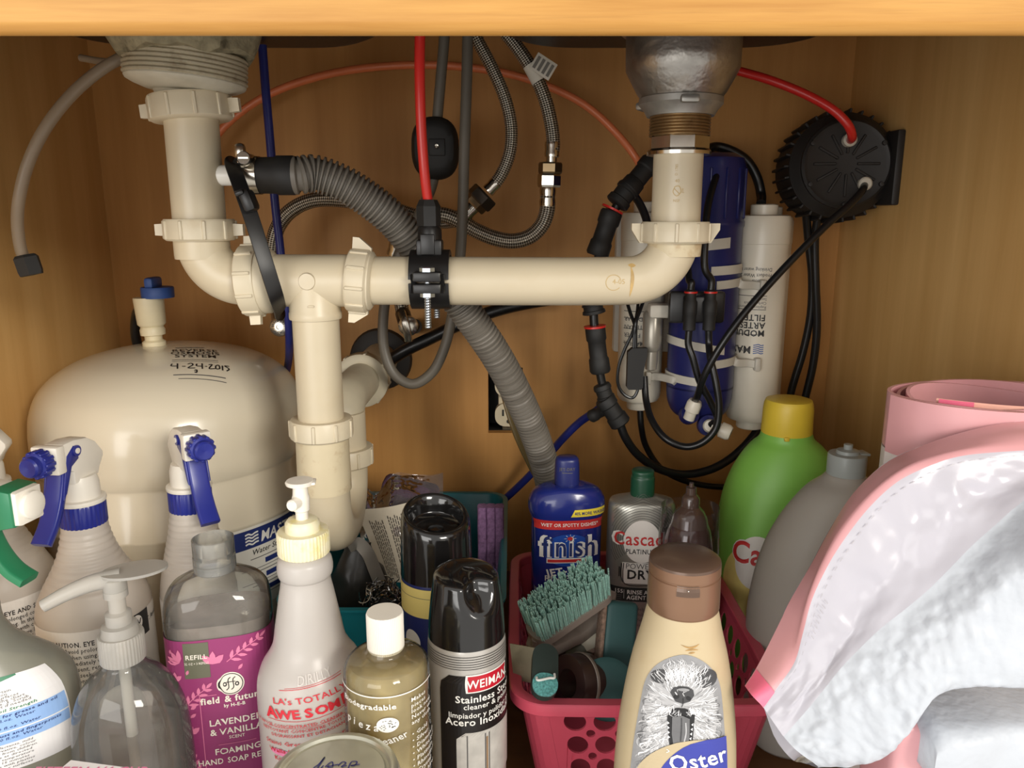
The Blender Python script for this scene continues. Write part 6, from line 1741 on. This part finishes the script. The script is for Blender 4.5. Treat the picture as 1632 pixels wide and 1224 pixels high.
# ---- brown pump bottle in a film sleeve
M_BRN = pm('smoky_brown_plastic', (74, 48, 42), .15, var=.1, coat=.5)
xbq, ybq = xof(1098, 850, .64), .640
br = root_at('brown_bottle', 'dark brown bottle with domed spray top behind the bronze-capped shampoo', 'bottle', xbq, ybq, 0, z=ZB)
L = Loft([(0, .020, .020), (.003, .0225, .0225), (.120, .0225, .0225), (.150, .0220, .0220), (.165, .0205, .0205), (.178, .0170, .0170), (.183, .0120, .0120)])
L.mesh(MB(), 44, 3).build('bottle_body', M_BRN, br, angle=60)
MB().lathe([(.0172, .163), (.0185, .166), (.0185, .170), (.0172, .174), (.0150, .186), (.0120, .192), (.0080, .196), (.0078, .204), (.0060, .2065), (.0048, .2075), (.0046, .2135), (.0022, .2140), (.0020, .2175), (0, .2178)], 36).build('spray_top', pm('dark_bronze_plastic', (84, 66, 58), .2, coat=.5), br)
L2 = Loft([(.10, .0265, .0245), (.150, .0270, .0250), (.180, .0262, .0240), (.196, .0255, .0235)])
L2.mesh(MB(), 36, 4, cap=False).build('film_sleeve', clearmat('thin_film', (246, 244, 246), .08, 1.3, .015, .7, bump=.6, bscale=50), br, angle=80)

# ---- scrub brush
M_BRG = pm('warm_grey_plastic', (138, 126, 116), .4, var=.08)
M_BRT = pm('seafoam_bristle', (160, 198, 186), .7, var=.25, scale=500)
sb_ = thing('scrub_brush', 'grey-handled scrub brush with seafoam bristles tilted across the pink basket', 'brush', P(905, 1000, .58), world=True)
A_, B_ = P(846, 1013, .552), P(966, 931, .588)
ax = (B_ - A_).normalized(); bl = (P(880, 937, .555) - P(907, 974, .57)); bl = (bl - ax * bl.dot(ax)).normalized(); wd = ax.cross(bl).normalized()
Mb = Matrix(((ax.x, wd.x, bl.x, A_.x), (ax.y, wd.y, bl.y, A_.y), (ax.z, wd.z, bl.z, A_.z), (0, 0, 0, 1)))
LB = (B_ - A_).length
MB().prism([(LB / 2 + a, b) for a, b in rounded(LB, .030, .012, 5)], -.0045, .0015, Mb).build('brush_block', M_BRG, sb_)
bt = MB(); r8 = random.Random(8)
for i in range(30):
    for j in range(9):
        u = .004 + (LB - .008) * (i + .5 * (j % 2)) / 30; w = -.0125 + .025 * j / 8
        ln = .0240 + r8.uniform(-.0007, .0007); sx_, sw_ = r8.gauss(0, .0009) + (u - LB / 2) * .04, r8.gauss(0, .0008) + w * .14
        for k in range(4):
            ox, oy = r8.uniform(-.0011, .0011), r8.uniform(-.0011, .0011)
            p0 = Vector((u + ox, w + oy, .001)); p1 = Vector((u + ox + sx_, w + oy + sw_, .001 + ln + r8.uniform(-.001, .001)))
            e = .00055
            o = len(bt.v)
            bt.add([Mb @ (p0 + Vector((e, 0, 0))), Mb @ (p0 + Vector((-e * .5, e * .86, 0))), Mb @ (p0 + Vector((-e * .5, -e * .86, 0))), Mb @ (p1 + Vector((e, 0, 0))), Mb @ (p1 + Vector((-e * .5, e * .86, 0))), Mb @ (p1 + Vector((-e * .5, -e * .86, 0)))], [(0, 1, 4, 3), (1, 2, 5, 4), (2, 0, 3, 5), (3, 4, 5)])
bo = bt.build('bristles', M_BRT, sb_, smooth=False); bo['kind'] = 'stuff'
hp = [Vector((.008, 0, -.003)), Vector((.006, -.002, -.014)), Vector((.012, -.003, -.024)), Vector((.035, -.004, -.031)), Vector((LB - .034, -.004, -.033)), Vector((LB - .012, -.003, -.028)), Vector((LB - .003, -.002, -.016)), Vector((LB - .008, 0, -.003))]
MB().sweep([Mb @ p for p in hp], .0075, 14, flat=(.020, .012), up=tuple(wd.cross(ax) * -1), sub=6).build('handle', M_BRG, sb_)

# ---- green dish brush
M_GBR = pm('emerald_bristle', (26, 92, 44), .5, var=.3, scale=400)
gb = thing('dish_brush', 'round emerald-bristled brush with pale rim under the scrub brush handle', 'brush', P(930, 1010, .60), world=True)
gc = P(928, 992, .606); gd = Vector((.45, -.35, -.8)).normalized()
Mg = along(gc, gd)
gm = MB(); r9 = random.Random(9)
for i in range(240):
    a = r9.uniform(0, 2 * PI); rr_ = .0185 * math.sqrt(r9.random()); p0 = Vector((rr_ * math.cos(a), rr_ * math.sin(a), .012)); p1 = Vector((rr_ * 1.15 * math.cos(a), rr_ * 1.15 * math.sin(a), -.016 + r9.uniform(-.002, .002) - rr_ * .1)); e = .0011
    gm.add([Mg @ (p0 + Vector((e, 0, 0))), Mg @ (p0 + Vector((-e, e, 0))), Mg @ (p0 + Vector((-e, -e, 0))), Mg @ (p1 + Vector((e, 0, 0))), Mg @ (p1 + Vector((-e, e, 0))), Mg @ (p1 + Vector((-e, -e, 0)))], [(0, 1, 4, 3), (1, 2, 5, 4), (2, 0, 3, 5), (3, 4, 5)])
go = gm.build('bristles', M_GBR, gb, smooth=False); go['kind'] = 'stuff'
MB().lathe([(0, .010), (.0225, .010), (.0235, .012), (.0235, .019), (.020, .023), (0, .024)], 32, Mg).build('brush_head', pm('pale_cream_plastic', (206, 198, 178), .45), gb)
MB().sweep([Mg @ Vector((0, 0, .022)), P(955, 1032, .600), P(930, 1060, .585), P(905, 1085, .575)], .0065, 12).build('handle', pm('olive_grey_handle', (84, 80, 62), .5), gb)

# ---- dark bottle lying across, tape roll, discs, pads
ol_ = tag(MB().sweep([P(975, 1008, .605), P(955, 1018, .600), P(915, 1040, .585), P(896, 1052, .578)], lambda L: .0125 + .0012 * math.sin(L * 260) if L > .006 else .0085, 20, sub=8).build('ribbed_handle', pm('olive_brown_plastic', (78, 76, 58), .45, var=.12), None), 'olive ribbed handle slanting under the grey scrub brush', 'handle')
M_TPE = pm('dark_brown_tape', (62, 46, 42), .3, var=.2)
tp = thing('tape_roll', 'dark brown tape roll on edge beside the teal disc', 'tape', P(915, 1095, .55), world=True)
tcen = P(922, 1088, .545); td = Vector((-.75, -.45, .25)).normalized()
Mt_ = along(tcen, td)
MB().lathe([(.011, -.011), (.0215, -.011), (.022, -.010), (.022, .010), (.0215, .011), (.011, .011), (.011, -.011)], 40, Mt_, cap=False).build('tape', M_TPE, tp)
MB().lathe([(.0225, -.0015), (.0232, -.001), (.0232, .001), (.0225, .0015)], 40, Mt_ @ T(0, 0, -.002), cap=False).build('pale_band', M_BRG, tp)
M_TDK = pm('dark_teal', (46, 84, 84), .55, var=.12)
dd = MB().lathe([(0, .0035), (.020, .0030), (.0235, .001), (.0235, -.002), (.020, -.004), (0, -.004)], 36, along(P(968, 1098, .535), Vector((.10, -1, .75)))).build('teal_disc', M_TDK, None)
tag(dd, 'dark teal disc leaning inside the front rim of the pink basket', 'disc')
pdm = MB().box((0, 0, 0), (.030, .012, .058), .005, T(P(985, 1015, .575)) @ RZ(.25) @ RY(.22) @ RX(-.35), seg=3)
pd = pdm.build('scouring_pad', M_TDK, None); tag(pd, 'dark teal scouring pad with worn brown face beside the shampoo bottle', 'pad')
MB().box((-.0165, -.001, 0), (.004, .011, .054), .0015, T(P(985, 1015, .575)) @ RZ(.25) @ RY(.22) @ RX(-.35)).build('worn_face', pm('worn_brown_fibre', (136, 112, 96), .9, var=.4, scale=300, bump=1, bscale=500), pd)
# teal nail-brush handle with a bent wire hook, leaning over the rim
hk = thing('hook_handle', 'dark green rounded handle with glittery teal tip and white wire hook at the basket rim', 'handle', P(866, 1110, .500), world=True)
Lh0, Lh1 = P(867, 1112, .487), P(869, 1030, .522)
dh_ = (Lh1 - Lh0).normalized(); nh = Vector((0, -1, .0)); nh = (nh - dh_ * nh.dot(dh_)).normalized(); wh = dh_.cross(nh).normalized()
Mh_ = Matrix(((wh.x, dh_.x, nh.x, Lh0.x), (wh.y, dh_.y, nh.y, Lh0.y), (wh.z, dh_.z, nh.z, Lh0.z), (0, 0, 0, 1)))
hl = (Lh1 - Lh0).length
MB().prism([(a, hl / 2 + b) for a, b in rounded(.0190, hl, .0092, 8)], -.005, .004, Mh_).build('handle_body', pm('blackish_green', (42, 54, 50), .5), hk)
MB().prism([(a, .0075 + b) for a, b in rounded(.0184, .017, .0080, 8)], .0036, .0056, Mh_).build('glitter_tip', pm('glitter_teal', (96, 160, 158), .3, var=.5, scale=700), hk)
MB().sweep([Mh_ @ Vector(p) for p in ((-.0065, .011, .007), (-.0060, .0085, .008), (.003, .011, .008), (.0062, .0115, .008), (.0064, .0150, .007))], .0009, 8).build('wire_hook', pm('white_wire', (220, 220, 214), .3), hk)
tag(MB().box((0, 0, 0), (.022, .0008, .030), .0, T(P(836, 1058, .530)) @ RZ(-.5) @ RY(-.12)).build('card', pm('beige_card', (150, 142, 118), .5, var=.2, scale=80), None, smooth=False), 'small beige card standing at the corner of the pink basket', 'card')

# ================================================================== JUGS
M_JGRN = pm('apple_green_jug', (134, 196, 84), .42, var=.05)
M_YCAP = pm('yellow_cap', (226, 196, 62), .42, var=.06)
xg1, yg1 = .2715, .715
jg = root_at('detergent_jug', 'large green detergent jug with yellow cap', 'jug', xg1, yg1, math.radians(-4))
L = Loft([(0, .062, .042, 2.6), (.005, .066, .046, 2.6), (.06, .0685, .048, 2.5), (.104, .0685, .048, 2.4), (.150, .0650, .046, 2.3), (.180, .0600, .043, 2.2), (.200, .0535, .040, 2.1), (.218, .0445, .035, 2.0), (.232, .0340, .029, 2.0), (.240, .0255, .0245, 2), (.246, .0235, .0235, 2)], cx=lambda z: -.006 * max(0, (z - .12) / .12))
jgb = L.mesh(MB(), 64, 5).build('jug_body', M_JGRN, jg, angle=70)
capx = -.0065
MB().lathe([(.0232, .244), (.0238, .246), (.0232, .268), (.0225, .274), (.0212, .2775), (.018, .2785), (0, .2780)], 48, T(capx, 0, 0)).box((capx - .006, -.0235, .2445), (.005, .003, .004), .001).build('screw_cap', M_YCAP, jg)
ar = Art(L, zref=.12)
ar.disc(M_YELL, -.044, .106, .026, .036, .0004, 32, 4).disc(M_LABW, -.037, .127, .0210, .0270, .0007, 32, 4)
ar.text(M_INKW, 'Cascade', -.0610, .1260, .0300, .0012, .06, 0, 'LEFT', .80, res=4).text(M_FINR, 'Cascade', -.0610, .1260, .0300, .0017, .02, 0, 'LEFT', .80, res=4)
ar.build('label', jgb)
M_JGRY = frosted('grey_translucent_jug', (206, 200, 190), .30, .4, clear=.05)
xg2, yg2 = .2735, .60
jq = root_at('grey_jug', 'grey translucent jug with small pale push cap before the green jug', 'jug', xg2, yg2, math.radians(6))
L = Loft([(0, .062, .034, 2.6), (.005, .066, .038, 2.6), (.06, .071, .040, 2.5), (.118, .0725, .040, 2.4), (.150, .0695, .039, 2.3), (.178, .0630, .037, 2.2), (.200, .0535, .034, 2.1), (.218, .0420, .029, 2.0), (.231, .0300, .024, 2.0), (.239, .0185, .0175, 2), (.243, .0150, .0150, 2)])
jqb = L.mesh(MB(), 64, 5).build('jug_body', M_JGRY, jq, angle=70)
sl_ = Art(L, zref=.14)
MB().lathe([(.0150, .2425), (.0152, .245), (.0152, .2585), (.0146, .2600), (.009, .2605), (.0085, .2630), (.0035, .2640), (.0035, .2680), (0, .2684)], 32).box((.0125, 0, .2600), (.008, .012, .0022), .0006).build('push_cap', frosted('pale_blue_grey_cap', (196, 204, 202), .35, .3), jq)
cmv = []
for t in np.linspace(0, 1, 10): cmv.append(L.at(.002 + .034 * t, .146 + .008 * math.sin(PI * t) + .006 * t, .0006))
MB().sweep(cmv, lambda s: .0016, 8, sub=3).build('grip_ridge', M_JGRY, jqb)

# ================================================================== PADS
M_PINK = pm('pink_film', (218, 160, 164), .3, var=.05, bump=.15, bscale=60)
M_PINKH = pm('hot_pink_film', (236, 112, 142), .35, var=.06)
M_FILM = frosted('white_film', (212, 210, 220), .25, .22, clear=.06)
M_PADW = pm('quilted_white_pad', (188, 193, 201), .5, var=.04, bump=1.0, bscale=110)
# rolled pads standing behind
rl = thing('pad_roll', 'standing roll of white pads with pink top border', 'roll', (.308, .478, ZF), world=True)
def spiral(z0, z1, mat, name, parent, inset=0.0):
    mb = MB(); vs = []; fs = []; n = 150; turns = 3.3
    for i in range(n + 1):
        t = i / n; a = PI * 1.03 + 2 * PI * turns * t; k = 1 - .20 * t - .05 * t * t - (.0 if t > .015 else 0)
        wob = 1 + .03 * math.sin(3 * a + 4 * t) * t
        for r0 in (0, -.0022):
            rx, ry = .0690 * k * wob + r0, .0500 * k * wob + r0
            for z in (z0, z1 - (.004 * math.sin(a * 1.7) * t + .004 * t)):
                vs.append((.308 + rx * math.cos(a), .478 + ry * math.sin(a), z))
    for i in range(n):
        o = i * 4
        fs += [(o, o + 4, o + 5, o + 1), (o + 2, o + 3, o + 7, o + 6), (o + 1, o + 5, o + 7, o + 3), (o, o + 2, o + 6, o + 4)]
    fs += [(0, 1, 3, 2), (n * 4, n * 4 + 2, n * 4 + 3, n * 4 + 1)]
    return mb.add(vs, fs).build(name, mat, parent, angle=50)
spiral(ZF, .352, pm('roll_white_film', (226, 218, 214), .4), 'white_sheet', rl)
spiral(.352, .389, M_PINK, 'pink_border', rl)
tb3 = MB(); pts3 = []
for t in np.linspace(0, 1, 14): pts3.append(Vector((.262 + .098 * t, .462 - .018 * math.sin(PI * t), .3815 - .002 * t)))
tb3.sweep(pts3, .004, 8, flat=(.016, .0018), up=(0, -1, 0), sub=4).build('inner_flap', pm('pale_pink_flap', (244, 186, 168), .4), rl)
tb4 = MB().sweep([Vector((.262, .4590, .3815)), Vector((.270, .4535, .3815)), Vector((.278, .4495, .3815))], .004, 8, flat=(.0165, .0022), up=(0, -1, 0), sub=4).build('red_tab', M_PINKH, rl)

class Rows:
    """sheet through several space curves; s in 0..1 along, t in 0..1 across"""
    def __init__(s, rows, n=60):
        s.r = [catmull(r, 10) for r in rows]; s.k = len(rows)
        s.q = []
        for r in s.r:
            L = [0]
            for i in range(1, len(r)): L.append(L[-1] + (r[i] - r[i - 1]).length)
            s.q.append([x / L[-1] for x in L])
    def row(s, j, u):
        q = s.q[j]; i = min(max(int(np.searchsorted(q, u)) - 1, 0), len(q) - 2)
        f = (u - q[i]) / max(1e-9, q[i + 1] - q[i]); return s.r[j][i].lerp(s.r[j][i + 1], min(1, max(0, f)))
    def pt(s, u, t):
        x = t * (s.k - 1); j = min(int(x), s.k - 2); f = x - j
        p1, p2 = s.row(j, u), s.row(j + 1, u)
        p0 = s.row(j - 1, u) if j > 0 else p1 * 2 - p2; p3 = s.row(j + 2, u) if j + 2 < s.k else p2 * 2 - p1
        t2 = f * f; t3 = t2 * f
        return .5 * ((2 * p1) + (p2 - p0) * f + (2 * p0 - 5 * p1 + 4 * p2 - p3) * t2 + (3 * p1 - p0 - 3 * p2 + p3) * t3)
def patch(S, t0, t1, nu, nt, disp=None, th=.0012):
    vs = []; fs = []
    for j in range(nt + 1):
        for i in range(nu + 1):
            u, t = i / nu, t0 + (t1 - t0) * j / nt
            p = S.pt(u, t)
            if disp: p = p + disp(u, t, p)
            vs.append(p)
    for j in range(nt):
        for i in range(nu):
            a = j * (nu + 1) + i; fs.append((a, a + 1, a + nu + 2, a + nu + 1))
    return MB().add(vs, fs)
pp1 = thing('puppy_pad', 'large folded white pad with glossy film and pink edge leaning before the jugs', 'pad', (.27, .41, .20), world=True)
rowA = [P(1187, 1093, .405), P(1204, 1067, .407), P(1245, 987, .412), P(1256, 963, .413), P(1294, 897, .418), P(1322, 845, .422), P(1360, 786, .425), P(1413, 737, .428), P(1473, 709, .430), P(1530, 690, .430), P(1590, 676, .430), P(1640, 670, .430), P(1760, 664, .43)]
rowAB = [P(1198, 1108, .392), P(1226, 1082, .393), P(1262, 1022, .396), P(1280, 965, .398), P(1310, 890, .402), P(1345, 828, .405), P(1392, 775, .408), P(1445, 738, .410), P(1500, 718, .411), P(1560, 704, .411), P(1600, 698, .411), P(1640, 694, .411), P(1760, 690, .411)]
rowB = [P(1216, 1127, .388), P(1240, 1094, .388), P(1266, 1056, .389), P(1280, 1008, .390), P(1294, 956, .392), P(1322, 897, .394), P(1349, 855, .396), P(1387, 807, .398), P(1430, 768, .400), P(1473, 746, .401), P(1526, 728, .402), P(1630, 718, .402), P(1760, 712, .402)]
rowC1 = [P(1232, 1150, .383), P(1270, 1108, .383), P(1312, 1060, .384), P(1345, 1010, .385), P(1380, 960, .387), P(1420, 905, .389), P(1460, 862, .391), P(1500, 825, .392), P(1540, 798, .393), P(1580, 780, .394), P(1630, 765, .394), P(1690, 752, .394), P(1770, 745, .394)]
rowC = [P(1249, 1174, .379), P(1296, 1120, .378), P(1342, 1063, .377), P(1372, 1032, .377), P(1401, 1004, .377), P(1440, 973, .377), P(1474, 945, .378), P(1512, 908, .379), P(1550, 869, .380), P(1585, 838, .381), P(1620, 807, .382), P(1670, 775, .383), P(1770, 750, .384)]
rowC2 = [P(1272, 1198, .374), P(1330, 1158, .369), P(1390, 1110, .365), P(1425, 1080, .363), P(1460, 1050, .362), P(1495, 1022, .361), P(1530, 995, .361), P(1562, 965, .362), P(1595, 935, .363), P(1625, 905, .364), P(1655, 880, .365), P(1700, 850, .366), P(1780, 820, .368)]
rowD = [P(1304, 1222, .373), P(1355, 1220, .366), P(1405, 1207, .362), P(1430, 1188, .360), P(1450, 1165, .358), P(1470, 1138, .356), P(1488, 1112, .356), P(1515, 1096, .356), P(1550, 1088, .355), P(1590, 1085, .354), P(1630, 1084, .354), P(1690, 1080, .354), P(1790, 1070, .355)]
rowE = [p + Vector((0, .018, -.012)) for p in rowD]
SHT = Rows([rowA, rowAB, rowB, rowC1, rowC, rowC2, rowD, rowE])
def crease(a, f):
    return lambda u, t, p: Vector((0, -1, .3)) * a * mnoise.noise(Vector((u * f, t * f * .8, 3.1)))
m_ = patch(SHT, 0, 2 / 7, 90, 8, lambda u, t, p: crease(.0015, 9)(u, t, p) * math.sin(PI * t * 3.5)); m_.build('pink_border', M_PINK, pp1, angle=80)
tipS = patch(SHT, 0, 2 / 7, 40, 6, lambda u, t, p: Vector((0, -.0012, .0004)))
nn = 41
tip = MB(); tv = []; tf = []
for j in range(7):
    for i in range(5):
        p = SHT.pt(i * .0105, j / 6 * 2 / 7) + Vector((0, -.0010, .0004)); tv.append(p)
for j in range(6):
    for i in range(4):
        a = j * 5 + i; tf.append((a, a + 1, a + 6, a + 5))
tip.add(tv, tf).build('hot_pink_tip', M_PINKH, pp1, angle=80)
patch(SHT, 2 / 7, 4 / 7, 120, 20, lambda u, t, p: (crease(.0038, 13)(u, t, p) + crease(.0012, 34)(u, t, p)) * math.sin(PI * (t - 2 / 7) * 3.5)).build('plastic_film', M_FILM, pp1, angle=80)
def quilt(u, t, p):
    n1 = mnoise.noise(p * 120) * .0020 + mnoise.noise(p * 260) * .0013
    g = math.exp(-((u - .80) / .16) ** 2 - ((t - .70) / .06) ** 2)
    return Vector((-.2, -1, .4)) * (n1 + .012 * g) * min(1, (t - 4 / 7) * 14)
patch(SHT, 4 / 7, 1, 150, 40, quilt).build('quilted_pad', M_PADW, pp1, angle=80)
class FS:
    def at(s, u, v, off=0, zref=None): return SHT.pt(.0 + u, v) + Vector((0, -.0008 - off, .0004))
fa2 = Art(FS())
M_SEAM = pm('seam_grey', (170, 166, 172), .4)
k = .06
while k < .86:
    fa2.stroke(M_SEAM, [(k, .312), (k + .010, .313)], .0025, .0005); k += .022
for i, ch in enumerate('TRAINING'):
    fa2.stroke(M_SEAM, [(.20 + i * .012, .325), (.20 + i * .012, .340)], .0016, .0005)
fa2.build('seam_print', pp1)
# backing so the folded pad has body: rear sheet
rear = Rows([rowA, [p + Vector((.01, .020, -.01)) for p in rowAB], [p + Vector((.012, .028, -.03)) for p in rowC1], [p + Vector((.01, .032, -.03)) for p in rowC2], rowE])
patch(rear, 0, 1, 60, 14, crease(.002, 8)).build('rear_sheet', M_FILM, pp1, angle=80)
# folded pads below
pp2 = thing('puppy_pad', 'folded white pad lying lowest at the corner below the leaning pad', 'pad', (.29, .41, ZF), world=True)
xl0 = xof(1478, 1160, .366)
def fold(x0, x1, yf_, yb, z0, z1, r, mat, name, seed):
    mb = MB(); vs = []; fs = []; nx_ = 30
    prof3 = []
    for k in range(10):
        a = -PI / 2 + PI * k / 9; prof3.append((yf_ + r - r * math.cos(a), (z0 + z1) / 2 + (z1 - z0) / 2 * math.sin(a)))
    prof3 = prof3 + [(yb, z1), (yb, z0)]
    n = len(prof3)
    for i in range(nx_ + 1):
        s = i / nx_; x = x0 + (x1 - x0) * s; e = 1 if 0 < i < nx_ else .7
        for y, z in prof3:
            q = Vector((x, y, z)); w = mnoise.noise(Vector((x * 28, y * 28, z * 50 + seed)))
            zc_ = (z0 + z1) / 2
            vs.append((x + .003 * w, y - .005 * w, zc_ + (z - zc_) * e + .003 * w))
    for i in range(nx_):
        for k in range(n):
            k2 = (k + 1) % n; fs.append((i * n + k, i * n + k2, (i + 1) * n + k2, (i + 1) * n + k))
    fs += [tuple(range(n)), tuple(nx_ * n + k for k in range(n))]
    return mb.add(vs, fs).build(name, mat, pp2, angle=70)
ZT = zof(1142, .372)
fold(xl0 + .010, .376, .370, .425, ZF + .001, ZT - .078, .012, M_PADW, 'pad_fold', 1.0)
fold(xl0 + .006, .374, .364, .424, ZT - .078, ZT - .034, .012, M_PADW, 'pad_fold', 5.0)
fold(xl0, .374, .356, .423, ZT - .033, ZT, .012, M_PADW, 'pad_fold', 9.0)
MB().box(((xof(1440, 1190, .37) + xl0) / 2 + .002, .392, (ZF + ZT - .006) / 2), (.020, .040, ZT - .006 - ZF), .006, seg=3).build('pink_edge', M_PINK, pp2)

# the font source is only a tool: remove it
if _font is not None:
    cu = _font.data; bpy.data.objects.remove(_font); bpy.data.curves.remove(cu)
